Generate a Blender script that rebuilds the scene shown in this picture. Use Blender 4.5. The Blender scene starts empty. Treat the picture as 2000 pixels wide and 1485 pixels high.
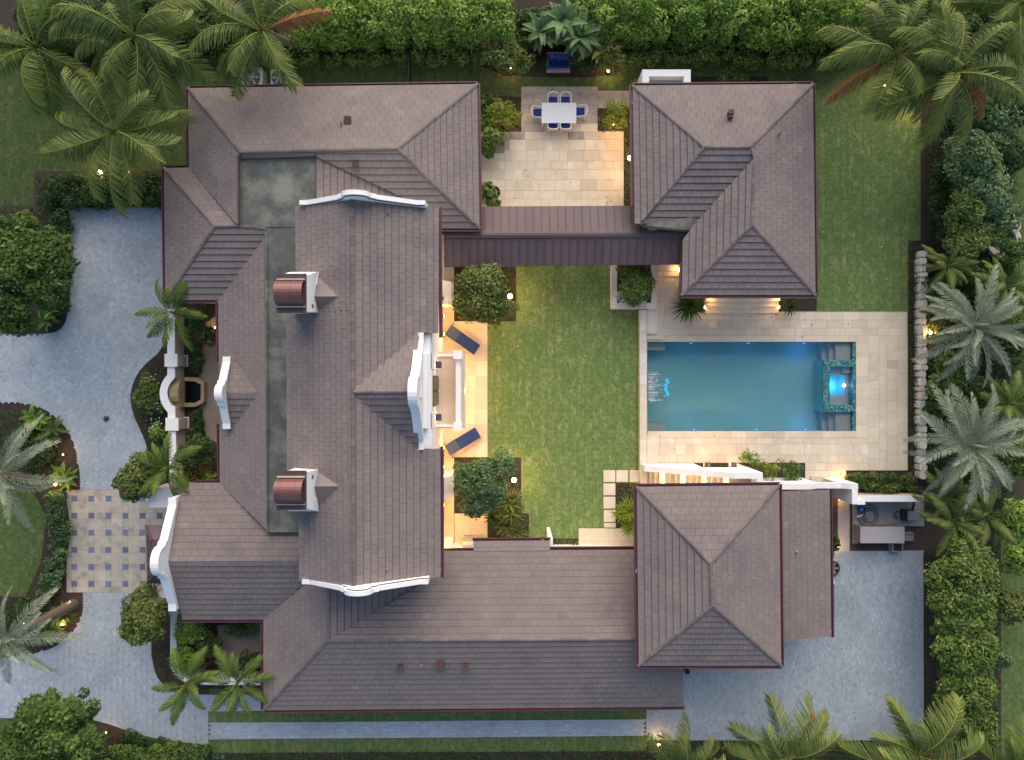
import bpy, math, random
import numpy as np
from mathutils import Vector, Matrix

# ------------------------------------------------------------------ camera, sky, sun, exposure
SC = bpy.context.scene
COL = SC.collection
S = 35.0          # photo pixels per metre on the ground
H = 40.0          # height of the drone
cam_d = bpy.data.cameras.new('camera')
cam_d.sensor_width = 36.0
cam_d.lens = 25.2
cam_d.clip_end = 1000.0
cam = bpy.data.objects.new('camera', cam_d)
COL.objects.link(cam)
cam.location = (0, 0, H)
SC.camera = cam

SUN_EL, SUN_AZ = math.radians(30), math.radians(8)   # soft glow from the top of the picture (+Y)
world = bpy.data.worlds.new('World')
SC.world = world
world.use_nodes = True
wn = world.node_tree
for n in list(wn.nodes):
    wn.nodes.remove(n)
sky = wn.nodes.new('ShaderNodeTexSky')
sky.sky_type = 'NISHITA'
sky.sun_disc = False
sky.sun_elevation = SUN_EL
sky.sun_rotation = SUN_AZ
sky.air_density = 1.0
sky.dust_density = 2.0
sky.ozone_density = 1.0
bg = wn.nodes.new('ShaderNodeBackground')
bg.inputs['Strength'].default_value = 0.112
wo = wn.nodes.new('ShaderNodeOutputWorld')
wn.links.new(sky.outputs[0], bg.inputs[0])
wn.links.new(bg.outputs[0], wo.inputs[0])
sun_d = bpy.data.lights.new('sun', 'SUN')
sun_d.energy = 2.1
sun_d.angle = math.radians(75)
sun_d.color = (1.0, 0.86, 0.72)
sun = bpy.data.objects.new('sun', sun_d)
COL.objects.link(sun)
sd = Vector((math.sin(SUN_AZ) * math.cos(SUN_EL), math.cos(SUN_AZ) * math.cos(SUN_EL), math.sin(SUN_EL)))
sun.rotation_euler = sd.to_track_quat('Z', 'Y').to_euler()
SC.view_settings.view_transform = 'Standard'
SC.view_settings.look = 'None'
SC.view_settings.exposure = 0.84
SC.view_settings.gamma = 1.0
SC.view_settings.use_curve_mapping = False
SC.render.engine = 'CYCLES'
SC.cycles.max_bounces = 8
SC.cycles.transparent_max_bounces = 8

rnd = random.Random(7)
rng = np.random.default_rng(7)
PI = math.pi


def P(px, py, z=0.0):
    """World point that stands at height z and is seen at photo pixel (px, py)."""
    k = (H - z) / H / S
    return Vector(((px - 1000) * k, (742.5 - py) * k, z))


def G(gx, gy, z=0.0):
    """Plan point: gx, gy in ground pixels from the picture centre (gy up)."""
    return Vector((gx / S, gy / S, z))


# ------------------------------------------------------------------ materials
def M(name, c1, c2=None, rough=0.75, spec=0.3, nscale=3.0, detail=5.0, bump=0.0, bscale=40.0, tint=0.0,
      metal=0.0, c3=None, n3=0.5, t3=0.62, stretch=None):
    m = bpy.data.materials.new(name)
    m.use_nodes = True
    nt = m.node_tree
    b = nt.nodes['Principled BSDF']
    b.inputs['Roughness'].default_value = rough
    b.inputs['Specular IOR Level'].default_value = spec
    b.inputs['Metallic'].default_value = metal
    geo = nt.nodes.new('ShaderNodeNewGeometry')
    pos = geo.outputs['Position']
    if stretch:
        vm = nt.nodes.new('ShaderNodeVectorMath')
        vm.operation = 'MULTIPLY'
        nt.links.new(pos, vm.inputs[0])
        vm.inputs[1].default_value = stretch
        pos = vm.outputs[0]
    c2 = c2 or tuple(x * 0.75 for x in c1)
    nz = nt.nodes.new('ShaderNodeTexNoise')
    nz.inputs['Scale'].default_value = nscale
    nz.inputs['Detail'].default_value = detail
    nz.inputs['Roughness'].default_value = 0.62
    nt.links.new(pos, nz.inputs['Vector'])
    rp = nt.nodes.new('ShaderNodeMapRange')
    rp.inputs['From Min'].default_value = 0.3
    rp.inputs['From Max'].default_value = 0.7
    nt.links.new(nz.outputs['Fac'], rp.inputs['Value'])
    mx = nt.nodes.new('ShaderNodeMixRGB')
    mx.inputs['Color1'].default_value = (*c1, 1)
    mx.inputs['Color2'].default_value = (*c2, 1)
    nt.links.new(rp.outputs[0], mx.inputs['Fac'])
    out = mx.outputs[0]
    if c3:
        n2 = nt.nodes.new('ShaderNodeTexNoise')
        n2.inputs['Scale'].default_value = n3
        n2.inputs['Detail'].default_value = 6
        n2.inputs['Roughness'].default_value = 0.65
        nt.links.new(pos, n2.inputs['Vector'])
        r2 = nt.nodes.new('ShaderNodeMapRange')
        r2.inputs['From Min'].default_value = t3 - 0.08
        r2.inputs['From Max'].default_value = t3 + 0.1
        nt.links.new(n2.outputs['Fac'], r2.inputs['Value'])
        m2 = nt.nodes.new('ShaderNodeMixRGB')
        nt.links.new(r2.outputs[0], m2.inputs['Fac'])
        nt.links.new(out, m2.inputs['Color1'])
        m2.inputs['Color2'].default_value = (*c3, 1)
        out = m2.outputs[0]
    if tint:
        at = nt.nodes.new('ShaderNodeAttribute')
        at.attribute_name = 'tint'
        r3 = nt.nodes.new('ShaderNodeMapRange')
        r3.clamp = False
        r3.inputs['To Min'].default_value = 1 - tint
        r3.inputs['To Max'].default_value = 1 + tint
        nt.links.new(at.outputs['Fac'], r3.inputs['Value'])
        m3 = nt.nodes.new('ShaderNodeVectorMath')
        m3.operation = 'SCALE'
        nt.links.new(out, m3.inputs[0])
        nt.links.new(r3.outputs[0], m3.inputs['Scale'])
        out = m3.outputs[0]
    nt.links.new(out, b.inputs['Base Color'])
    if bump:
        bz = nt.nodes.new('ShaderNodeTexNoise')
        bz.inputs['Scale'].default_value = bscale
        bz.inputs['Detail'].default_value = 4
        nt.links.new(pos, bz.inputs['Vector'])
        bp = nt.nodes.new('ShaderNodeBump')
        bp.inputs['Strength'].default_value = bump
        bp.inputs['Distance'].default_value = 0.05
        nt.links.new(bz.outputs['Fac'], bp.inputs['Height'])
        nt.links.new(bp.outputs[0], b.inputs['Normal'])
    return m


def leaf_mat(name, ca, cb, cc, rough=0.55, trans=0.25):
    m = bpy.data.materials.new(name)
    m.use_nodes = True
    nt = m.node_tree
    b = nt.nodes['Principled BSDF']
    b.inputs['Roughness'].default_value = rough
    b.inputs['Specular IOR Level'].default_value = 0.18
    at = nt.nodes.new('ShaderNodeAttribute')
    at.attribute_name = 'tint'
    rp = nt.nodes.new('ShaderNodeValToRGB')
    e = rp.color_ramp.elements
    e[0].position = 0.05
    e[0].color = (*ca, 1)
    e[1].position = 0.95
    e[1].color = (*cc, 1)
    x = e.new(0.5)
    x.color = (*cb, 1)
    nt.links.new(at.outputs['Fac'], rp.inputs['Fac'])
    nt.links.new(rp.outputs[0], b.inputs['Base Color'])
    tr = nt.nodes.new('ShaderNodeBsdfTranslucent')
    nt.links.new(rp.outputs[0], tr.inputs['Color'])
    ms = nt.nodes.new('ShaderNodeMixShader')
    ms.inputs['Fac'].default_value = trans
    nt.links.new(b.outputs[0], ms.inputs[1])
    nt.links.new(tr.outputs[0], ms.inputs[2])
    nt.links.new(ms.outputs[0], nt.nodes['Material Output'].inputs['Surface'])
    return m


def emit_mat(name, c, s):
    m = bpy.data.materials.new(name)
    m.use_nodes = True
    b = m.node_tree.nodes['Principled BSDF']
    b.inputs['Base Color'].default_value = (*c, 1)
    b.inputs['Emission Color'].default_value = (*c, 1)
    b.inputs['Emission Strength'].default_value = s
    return m


def lawn_mat():
    m = bpy.data.materials.new('lawn_grass')
    m.use_nodes = True
    nt = m.node_tree
    b = nt.nodes['Principled BSDF']
    b.inputs['Roughness'].default_value = 0.9
    b.inputs['Specular IOR Level'].default_value = 0.15
    geo = nt.nodes.new('ShaderNodeNewGeometry')

    def noise(scale, detail=4, rough=0.6, st=None):
        src = geo.outputs['Position']
        if st:
            vm = nt.nodes.new('ShaderNodeVectorMath')
            vm.operation = 'MULTIPLY'
            nt.links.new(src, vm.inputs[0])
            vm.inputs[1].default_value = st
            src = vm.outputs[0]
        n = nt.nodes.new('ShaderNodeTexNoise')
        n.inputs['Scale'].default_value = scale
        n.inputs['Detail'].default_value = detail
        n.inputs['Roughness'].default_value = rough
        nt.links.new(src, n.inputs['Vector'])
        return n.outputs['Fac']

    def rng_(v, a, c, lo=0.0, hi=1.0):
        r = nt.nodes.new('ShaderNodeMapRange')
        r.inputs['From Min'].default_value = a
        r.inputs['From Max'].default_value = c
        r.inputs['To Min'].default_value = lo
        r.inputs['To Max'].default_value = hi
        nt.links.new(v, r.inputs['Value'])
        return r.outputs[0]

    def mix(f, a, c):
        x = nt.nodes.new('ShaderNodeMixRGB')
        nt.links.new(f, x.inputs['Fac'])
        for s_, v in (('Color1', a), ('Color2', c)):
            if isinstance(v, tuple):
                x.inputs[s_].default_value = (*v, 1)
            else:
                nt.links.new(v, x.inputs[s_])
        return x.outputs[0]
    # the sod was laid in strips: a brick grid of turf pieces, each a bit different
    bk = nt.nodes.new('ShaderNodeTexBrick')
    bk.inputs['Scale'].default_value = 1.0
    bk.inputs['Brick Width'].default_value = 0.62
    bk.inputs['Row Height'].default_value = 0.42
    bk.inputs['Mortar Size'].default_value = 0.06
    bk.inputs['Mortar Smooth'].default_value = 1.0
    bk.inputs['Color1'].default_value = (0, 0, 0, 1)
    bk.inputs['Color2'].default_value = (1, 1, 1, 1)
    bk.inputs['Mortar'].default_value = (0.3, 0.3, 0.3, 1)
    mp = nt.nodes.new('ShaderNodeMapping')
    mp.inputs['Rotation'].default_value = (0, 0, PI / 2)
    wv = nt.nodes.new('ShaderNodeTexNoise')
    wv.inputs['Scale'].default_value = 2.5
    nt.links.new(geo.outputs['Position'], wv.inputs['Vector'])
    va = nt.nodes.new('ShaderNodeVectorMath')
    va.operation = 'MULTIPLY_ADD'
    nt.links.new(wv.outputs['Color'], va.inputs[0])
    va.inputs[1].default_value = (0.30, 0.30, 0)
    nt.links.new(geo.outputs['Position'], va.inputs[2])
    nt.links.new(va.outputs[0], mp.inputs['Vector'])
    nt.links.new(mp.outputs[0], bk.inputs['Vector'])
    at = nt.nodes.new('ShaderNodeAttribute')
    at.attribute_name = 'tint'
    bf = bk.outputs['Fac']
    g1 = mix(rng_(noise(0.8, 6, 0.7), 0.36, 0.64), (0.118, 0.205, 0.064), (0.172, 0.258, 0.085))
    g2 = mix(rng_(bk.outputs['Color'], 0, 1, 0, 0.5), g1, (0.280, 0.330, 0.125))
    g2 = mix(rng_(bf, 0, 1, 0, 0.30), g2, (0.065, 0.130, 0.038))
    g3 = mix(rng_(noise(5, 4), 0.42, 0.66, 0, 0.7), g2, (0.072, 0.135, 0.040))
    g4 = mix(rng_(noise(3.2, 5, 0.7, (1, 0.45, 1)), 0.54, 0.70, 0, 0.7), g3, (0.42, 0.38, 0.22))
    g5 = mix(rng_(noise(60, 2), 0.35, 0.65, 0, 0.4), g4, (0.055, 0.095, 0.028))
    sc = nt.nodes.new('ShaderNodeVectorMath')
    sc.operation = 'SCALE'
    nt.links.new(g5, sc.inputs[0])
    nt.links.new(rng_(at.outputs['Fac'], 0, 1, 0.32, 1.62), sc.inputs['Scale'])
    nt.links.new(sc.outputs[0], b.inputs['Base Color'])
    bp = nt.nodes.new('ShaderNodeBump')
    bp.inputs['Strength'].default_value = 0.6
    bp.inputs['Distance'].default_value = 0.06
    nt.links.new(noise(28, 4), bp.inputs['Height'])
    nt.links.new(bp.outputs[0], b.inputs['Normal'])
    return m


def water_mat(name, tintc=(0.88, 0.965, 0.98)):
    m = bpy.data.materials.new(name)
    m.use_nodes = True
    nt = m.node_tree
    nt.nodes.remove(nt.nodes['Principled BSDF'])
    tr = nt.nodes.new('ShaderNodeBsdfTransparent')
    tr.inputs['Color'].default_value = (*tintc, 1)
    gl = nt.nodes.new('ShaderNodeBsdfGlossy')
    gl.inputs['Roughness'].default_value = 0.06
    nz = nt.nodes.new('ShaderNodeTexNoise')
    nz.inputs['Scale'].default_value = 1.6
    nz.inputs['Detail'].default_value = 3
    geo = nt.nodes.new('ShaderNodeNewGeometry')
    nt.links.new(geo.outputs['Position'], nz.inputs['Vector'])
    bp = nt.nodes.new('ShaderNodeBump')
    bp.inputs['Strength'].default_value = 0.25
    bp.inputs['Distance'].default_value = 0.1
    nt.links.new(nz.outputs['Fac'], bp.inputs['Height'])
    fr = nt.nodes.new('ShaderNodeFresnel')
    fr.inputs['IOR'].default_value = 1.33
    for nd in (gl, fr):
        nt.links.new(bp.outputs[0], nd.inputs['Normal'])
    ms = nt.nodes.new('ShaderNodeMixShader')
    nt.links.new(fr.outputs[0], ms.inputs['Fac'])
    nt.links.new(tr.outputs[0], ms.inputs[1])
    nt.links.new(gl.outputs[0], ms.inputs[2])
    nt.links.new(ms.outputs[0], nt.nodes['Material Output'].inputs['Surface'])
    return m


def mosaic_mat():
    m = bpy.data.materials.new('glass_mosaic')
    m.use_nodes = True
    nt = m.node_tree
    b = nt.nodes['Principled BSDF']
    b.inputs['Roughness'].default_value = 0.25
    geo = nt.nodes.new('ShaderNodeNewGeometry')
    v = nt.nodes.new('ShaderNodeTexVoronoi')
    v.inputs['Scale'].default_value = 14
    nt.links.new(geo.outputs['Position'], v.inputs['Vector'])
    rp = nt.nodes.new('ShaderNodeValToRGB')
    e = rp.color_ramp.elements
    e[0].color = (0.015, 0.07, 0.12, 1)
    e[1].color = (0.22, 0.42, 0.40, 1)
    for p_, c_ in ((0.35, (0.03, 0.13, 0.17, 1)), (0.6, (0.06, 0.22, 0.25, 1)), (0.85, (0.12, 0.30, 0.22, 1))):
        x = e.new(p_)
        x.color = c_
    sp = nt.nodes.new('ShaderNodeSeparateColor')
    nt.links.new(v.outputs['Color'], sp.inputs[0])
    nt.links.new(sp.outputs[0], rp.inputs['Fac'])
    nt.links.new(rp.outputs[0], b.inputs['Base Color'])
    return m


MT = {
    'tile': M('roof_tile_concrete', (0.226, 0.187, 0.172), (0.190, 0.158, 0.151), rough=0.8, nscale=1.1, tint=0.15, bump=0.25, bscale=60, c3=(0.165, 0.138, 0.142), n3=0.35, t3=0.6),
    'tilebase': M('roof_underlay', (0.10, 0.075, 0.075), rough=0.9),
    'gutter': M('burgundy_metal', (0.115, 0.036, 0.046), (0.09, 0.03, 0.04), rough=0.4, spec=0.5),
    'stucco': M('white_stucco', (0.80, 0.80, 0.80), (0.74, 0.735, 0.73), rough=0.85, nscale=2.5, bump=0.12, bscale=50),
    'beige_stucco': M('beige_stucco', (0.50, 0.42, 0.36), (0.44, 0.37, 0.32), rough=0.9, nscale=1.5, bump=0.1),
    'white': M('white_paint', (0.80, 0.80, 0.80), (0.76, 0.76, 0.76), rough=0.5, nscale=6),
    'flat': M('weathered_roof_membrane', (0.125, 0.130, 0.118), (0.070, 0.078, 0.072), rough=0.85, nscale=0.9, detail=7, c3=(0.22, 0.225, 0.19), n3=0.55, t3=0.56, bump=0.15),
    'seam': M('brown_standing_seam_metal', (0.135, 0.098, 0.098), (0.108, 0.080, 0.088), rough=0.6, spec=0.3, nscale=0.6, tint=0.10),
    'maroon': M('maroon_metal', (0.120, 0.072, 0.082), (0.095, 0.06, 0.07), rough=0.5, spec=0.4, tint=0.06),
    'copper': M('aged_copper', (0.215, 0.092, 0.080), (0.13, 0.06, 0.063), rough=0.42, spec=0.5, metal=0.35, nscale=3.5, stretch=(4, 0.7, 1)),
    'copperdk': M('dark_aged_copper', (0.10, 0.055, 0.065), (0.07, 0.04, 0.05), rough=0.5),
    'verdigris': M('pale_weathered_metal', (0.50, 0.46, 0.34), (0.38, 0.37, 0.33), rough=0.7, nscale=5),
    'trav': M('travertine', (0.70, 0.615, 0.470), (0.61, 0.525, 0.395), rough=0.7, nscale=2.2, detail=8, tint=0.10, c3=(0.74, 0.68, 0.57), n3=1.1, t3=0.58, bump=0.08),
    'travgrey': M('weathered_travertine', (0.50, 0.455, 0.385), (0.38, 0.345, 0.295), rough=0.75, nscale=2.0, detail=8, tint=0.10, c3=(0.27, 0.255, 0.24), n3=1.5, t3=0.58),
    'coral': M('coral_stone', (0.78, 0.73, 0.66), (0.62, 0.57, 0.51), rough=0.9, nscale=9, detail=6, bump=0.4, bscale=30, tint=0.12),
    'joint': M('sand_joint', (0.34, 0.29, 0.23), rough=0.95),
    'paver': M('grey_concrete_paver', (0.390, 0.450, 0.500), (0.330, 0.385, 0.435), rough=0.7, spec=0.4, nscale=0.5, tint=0.24, c3=(0.29, 0.338, 0.385), n3=0.3, t3=0.6),
    'paverjoint': M('paver_joint', (0.13, 0.142, 0.165), (0.10, 0.11, 0.13), rough=0.9),
    'blueslate': M('blue_grey_slate', (0.16, 0.19, 0.29), (0.12, 0.145, 0.23), rough=0.6, nscale=4, tint=0.2),
    'mulch': M('brown_mulch', (0.062, 0.046, 0.036), (0.034, 0.027, 0.022), rough=0.95, nscale=14, bump=0.8, bscale=30, c3=(0.075, 0.062, 0.045), n3=2.5, t3=0.6),
    'gravel': M('tan_gravel', (0.34, 0.285, 0.235), (0.24, 0.20, 0.17), rough=0.95, nscale=22, detail=3, bump=0.7, bscale=45, c3=(0.20, 0.155, 0.125), n3=0.6, t3=0.62),
    'concrete': M('grey_concrete', (0.34, 0.355, 0.355), (0.27, 0.285, 0.285), rough=0.7, nscale=1.6, detail=6, c3=(0.24, 0.25, 0.24), n3=1.1, t3=0.6),
    'palecon': M('pale_concrete', (0.55, 0.49, 0.42), (0.48, 0.43, 0.37), rough=0.8, nscale=1.8),
    'soil': M('bare_soil', (0.095, 0.072, 0.058), (0.06, 0.047, 0.04), rough=0.95, nscale=5, bump=0.6, bscale=22),
    'ground': M('dark_turf_and_soil', (0.040, 0.062, 0.022), (0.055, 0.050, 0.030), rough=0.95, nscale=0.8, bump=0.6, bscale=14),
    'plaster': M('pool_plaster', (0.315, 0.565, 0.545), (0.275, 0.52, 0.505), rough=0.8, nscale=0.6),
    'poolstep': M('pool_step_plaster', (0.52, 0.485, 0.44), (0.47, 0.44, 0.40), rough=0.8, nscale=1.2),
    'mosaic': mosaic_mat(),
    'water': water_mat('pool_water'),
    'darkwater': water_mat('fountain_water', (0.3, 0.35, 0.4)),
    'navy': M('navy_fabric', (0.020, 0.046, 0.20), (0.017, 0.040, 0.17), rough=0.9, nscale=20),
    'navylt': M('faded_navy_fabric', (0.055, 0.085, 0.18), (0.048, 0.072, 0.15), rough=0.9, nscale=20),
    'cream': M('cream_painted_wood', (0.62, 0.54, 0.43), (0.55, 0.47, 0.37), rough=0.6, nscale=9),
    'steel': M('stainless_steel', (0.62, 0.60, 0.55), (0.55, 0.53, 0.49), rough=0.32, metal=0.7, nscale=4),
    'dark': M('dark_metal', (0.035, 0.034, 0.036), rough=0.5),
    'black': M('black_cavity', (0.012, 0.012, 0.014), rough=0.8),
    'acgrey': M('grey_painted_steel', (0.30, 0.31, 0.33), (0.25, 0.26, 0.28), rough=0.5, nscale=4),
    'taupe': M('taupe_cabinet', (0.37, 0.355, 0.365), (0.345, 0.33, 0.34), rough=0.55, nscale=1.5),
    'taupedk': M('taupe_cabinet_side', (0.24, 0.215, 0.205), rough=0.6),
    'vent': M('brown_vent_metal', (0.11, 0.055, 0.045), (0.07, 0.04, 0.038), rough=0.6, nscale=9),
    'wood': M('dark_stained_wood', (0.10, 0.075, 0.045), (0.07, 0.05, 0.03), rough=0.6, nscale=8),
    'woodlt': M('olive_brown_wood', (0.24, 0.185, 0.085), (0.19, 0.145, 0.065), rough=0.6, nscale=8),
    'fount': M('ochre_cast_stone', (0.36, 0.27, 0.15), (0.28, 0.21, 0.12), rough=0.85, nscale=6, c3=(0.20, 0.15, 0.09), n3=2.5, t3=0.6),
    'bark': M('palm_bark', (0.15, 0.12, 0.095), (0.085, 0.068, 0.055), rough=0.95, nscale=7, stretch=(1, 1, 5)),
    'greenlid': M('green_plastic', (0.09, 0.19, 0.15), (0.075, 0.16, 0.13), rough=0.6, nscale=5),
    'hose': M('grey_hose', (0.13, 0.15, 0.17), rough=0.5),
    'bluep': M('blue_plastic', (0.02, 0.30, 0.62), (0.02, 0.24, 0.55), rough=0.4),
    'bluedk': M('dark_blue_plastic', (0.012, 0.03, 0.075), rough=0.4),
    'flower': leaf_mat('white_petals', (0.62, 0.62, 0.60), (0.72, 0.72, 0.70), (0.80, 0.80, 0.78)),
    'spray': M('white_water_spray', (0.75, 0.8, 0.85), rough=0.3, spec=0.5),
    'frost': M('frosted_grey_panel', (0.42, 0.45, 0.43), (0.37, 0.40, 0.385), rough=0.35, nscale=1.2),
    'leaf': leaf_mat('mid_green_leaves', (0.0522, 0.1004, 0.0227), (0.1081, 0.1782, 0.0389), (0.2144, 0.2754, 0.068)),
    'leafdk': leaf_mat('dark_green_leaves', (0.0189, 0.0486, 0.0149), (0.0405, 0.0837, 0.023), (0.081, 0.1323, 0.0378)),
    'leafbr': leaf_mat('bright_green_leaves', (0.087, 0.1759, 0.025), (0.1742, 0.2904, 0.0464), (0.3484, 0.4399, 0.0983)),
    'leafyl': leaf_mat('yellow_green_leaves', (0.1134, 0.1702, 0.0227), (0.2188, 0.2916, 0.0356), (0.3888, 0.4212, 0.0728)),
    'leafbl': leaf_mat('blue_green_leaves', (0.0545, 0.111, 0.0465), (0.1089, 0.1918, 0.075), (0.2053, 0.2987, 0.1286)),
    'leafol': leaf_mat('olive_green_leaves', (0.059, 0.09, 0.0248), (0.1242, 0.1631, 0.0404), (0.2173, 0.2562, 0.0745)),
    'palm': leaf_mat('coconut_frond_leaflets', (0.052, 0.098, 0.026), (0.115, 0.165, 0.042), (0.270, 0.280, 0.070)),
    'palmgr': leaf_mat('green_frond_leaflets', (0.045, 0.085, 0.018), (0.092, 0.150, 0.028), (0.195, 0.235, 0.055)),
    'palmsil': leaf_mat('silver_frond_leaflets', (0.15, 0.19, 0.135), (0.24, 0.285, 0.205), (0.36, 0.39, 0.27)),
    'dead': leaf_mat('dead_frond_leaflets', (0.15, 0.060, 0.025), (0.30, 0.125, 0.042), (0.42, 0.22, 0.085)),
    'bulb': emit_mat('warm_lamp_glass', (1.0, 0.62, 0.26), 26),
    'bulbsm': emit_mat('small_warm_lamp_glass', (1.0, 0.45, 0.20), 7),
    'strip': emit_mat('warm_strip_light', (1.0, 0.62, 0.22), 5),
    'bluelamp': emit_mat('blue_pool_lamp', (0.10, 0.25, 1.0), 2.2),
    'cyanlamp': emit_mat('cyan_pool_lamp', (0.05, 0.50, 0.70), 0.45),
    'whitelamp': emit_mat('violet_white_pool_lamp', (0.75, 0.7, 1.0), 8),
    'lawn': lawn_mat(),
}


# ------------------------------------------------------------------ object helpers
def tag(o, label=None, cat=None, group=None, kind=None):
    if label:
        o['label'] = label
    if cat:
        o['category'] = cat
    if group:
        o['group'] = group
    if kind:
        o['kind'] = kind
    return o


def thing(name, label, cat, loc, rz=0.0, group=None):
    o = bpy.data.objects.new(name, None)
    o.empty_display_size = 0.2
    COL.objects.link(o)
    o.location = loc
    o.rotation_euler = (0, 0, rz)
    return tag(o, label, cat, group)


def origin(o):
    v = Vector((0, 0, 0))
    while o is not None:
        v += o.location
        o = o.parent
    return v


class MB:
    """Collects polygons; verts in world metres (or local ones for copied things)."""

    def __init__(self):
        self.v, self.f, self.t = [], [], []

    def poly(self, pts, tint=0.5):
        i = len(self.v)
        self.v += [Vector(p) for p in pts]
        self.f.append(tuple(range(i, i + len(pts))))
        self.t.append(tint)

    def mesh(self, vs, fs, tint=0.5):
        i = len(self.v)
        self.v += [Vector(p) for p in vs]
        self.f += [tuple(i + a for a in f) for f in fs]
        self.t += [tint] * len(fs)

    def prism(self, pts, z0, z1, tint=0.5):
        """pts: plan polygon (x, y); z1 may be a list of heights."""
        n = len(pts)
        top = z1 if isinstance(z1, (list, tuple)) else [z1] * n
        bot = z0 if isinstance(z0, (list, tuple)) else [z0] * n
        a = sum(pts[i][0] * pts[(i + 1) % n][1] - pts[(i + 1) % n][0] * pts[i][1] for i in range(n))
        idx = list(range(n)) if a > 0 else list(range(n))[::-1]
        vs = [Vector((pts[i][0], pts[i][1], bot[i])) for i in idx] + [Vector((pts[i][0], pts[i][1], top[i])) for i in idx]
        fs = [tuple(range(n))[::-1], tuple(range(n, 2 * n))]
        fs += [(i, (i + 1) % n, n + (i + 1) % n, n + i) for i in range(n)]
        self.mesh(vs, fs, tint)

    def box(self, x0, x1, y0, y1, z0, z1, tint=0.5):
        self.prism([(x0, y0), (x1, y0), (x1, y1), (x0, y1)], z0, z1, tint)

    def obox(self, c, ax, ay, az, tint=0.5):
        """Box about c with half-vectors ax, ay, az."""
        c, ax, ay, az = Vector(c), Vector(ax), Vector(ay), Vector(az)
        vs = [c + sx * ax + sy * ay + sz * az for sz in (-1, 1) for sx, sy in ((-1, -1), (1, -1), (1, 1), (-1, 1))]
        self.mesh(vs, [(3, 2, 1, 0), (4, 5, 6, 7), (0, 1, 5, 4), (1, 2, 6, 5), (2, 3, 7, 6), (3, 0, 4, 7)], tint)

    def tube(self, pts, r, n=8, tint=0.5, cap=True):
        pts = [Vector(p) for p in pts]
        rs = r if isinstance(r, (list, tuple)) else [r] * len(pts)
        rings = []
        for i, p in enumerate(pts):
            d = (pts[min(i + 1, len(pts) - 1)] - pts[max(i - 1, 0)]).normalized()
            a = d.orthogonal().normalized() if i == 0 else (self._a - d * self._a.dot(d)).normalized()
            self._a = a
            b = d.cross(a)
            rings.append([p + (a * math.cos(2 * PI * j / n) + b * math.sin(2 * PI * j / n)) * rs[i] for j in range(n)])
        vs = [q for rg in rings for q in rg]
        fs = [(i * n + j, i * n + (j + 1) % n, (i + 1) * n + (j + 1) % n, (i + 1) * n + j) for i in range(len(pts) - 1) for j in range(n)]
        if cap:
            fs += [tuple(range(n))[::-1], tuple(range((len(pts) - 1) * n, len(pts) * n))]
        self.mesh(vs, fs, tint)

    def lathe(self, c, prof, n=16, tint=0.5):
        """prof: list of (r, z) from bottom to top, about the vertical through c."""
        c = Vector(c)
        vs = [c + Vector((r * math.cos(2 * PI * j / n), r * math.sin(2 * PI * j / n), z)) for r, z in prof for j in range(n)]
        m = len(prof)
        fs = [(i * n + j, i * n + (j + 1) % n, (i + 1) * n + (j + 1) % n, (i + 1) * n + j) for i in range(m - 1) for j in range(n)]
        fs += [tuple(range(n))[::-1], tuple(range((m - 1) * n, m * n))]
        self.mesh(vs, fs, tint)


def part(name, mb, mat, parent=None, smooth=False, local=False, label=None, kind=None, bevel=0.0):
    me = bpy.data.meshes.new(name)
    o0 = Vector((0, 0, 0)) if (local or parent is None) else origin(parent)
    me.from_pydata([tuple(p - o0) for p in mb.v], [], mb.f)
    a = me.attributes.new('tint', 'FLOAT', 'FACE')
    a.data.foreach_set('value', np.array(mb.t, dtype=np.float32))
    me.materials.append(MT[mat] if isinstance(mat, str) else mat)
    if smooth:
        me.polygons.foreach_set('use_smooth', [True] * len(me.polygons))
    me.update()
    o = bpy.data.objects.new(name, me)
    COL.objects.link(o)
    if parent is not None:
        o.parent = parent
    if bevel:
        bv = o.modifiers.new('bevel', 'BEVEL')
        bv.width = bevel
        bv.segments = 2
        bv.limit_method = 'ANGLE'
    return tag(o, label, None, None, kind)


def quads_obj(name, verts, tint, mat, parent=None, kind=None):
    """verts: (n, 4, 3) world array -> one mesh of n quads, made quickly."""
    n = len(verts)
    o0 = np.array(origin(parent)) if parent is not None else np.zeros(3)
    me = bpy.data.meshes.new(name)
    me.vertices.add(4 * n)
    me.vertices.foreach_set('co', (verts - o0).astype(np.float32).ravel())
    me.loops.add(4 * n)
    me.loops.foreach_set('vertex_index', np.arange(4 * n, dtype=np.int32))
    me.polygons.add(n)
    me.polygons.foreach_set('loop_start', np.arange(0, 4 * n, 4, dtype=np.int32))
    try:
        me.polygons.foreach_set('loop_total', np.full(n, 4, dtype=np.int32))
    except Exception:
        pass
    a = me.attributes.new('tint', 'FLOAT', 'FACE')
    a.data.foreach_set('value', np.clip(tint, 0, 1).astype(np.float32))
    me.materials.append(MT[mat])
    me.update(calc_edges=True)
    o = bpy.data.objects.new(name, me)
    COL.objects.link(o)
    if parent is not None:
        o.parent = parent
    return tag(o, kind=kind)


def dup(root, loc, rz, label, group=None):
    r = root.copy()
    COL.objects.link(r)
    r.location = loc
    r.rotation_euler = (0, 0, rz)
    r['label'] = label
    if group:
        r['group'] = group
    for ch in list(root.children):
        c = ch.copy()
        COL.objects.link(c)
        c.parent = r
        for g in ch.children:
            d = g.copy()
            COL.objects.link(d)
            d.parent = c
    return r


def sheet(name, px_poly, z, mat, tint=0.5, kind='structure', parent=None):
    mb = MB()
    mb.poly([P(x, y).to_2d().to_3d() + Vector((0, 0, z)) for x, y in px_poly][::-1], tint)
    o = part(name, mb, mat, parent)
    return tag(o, kind=kind)


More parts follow.
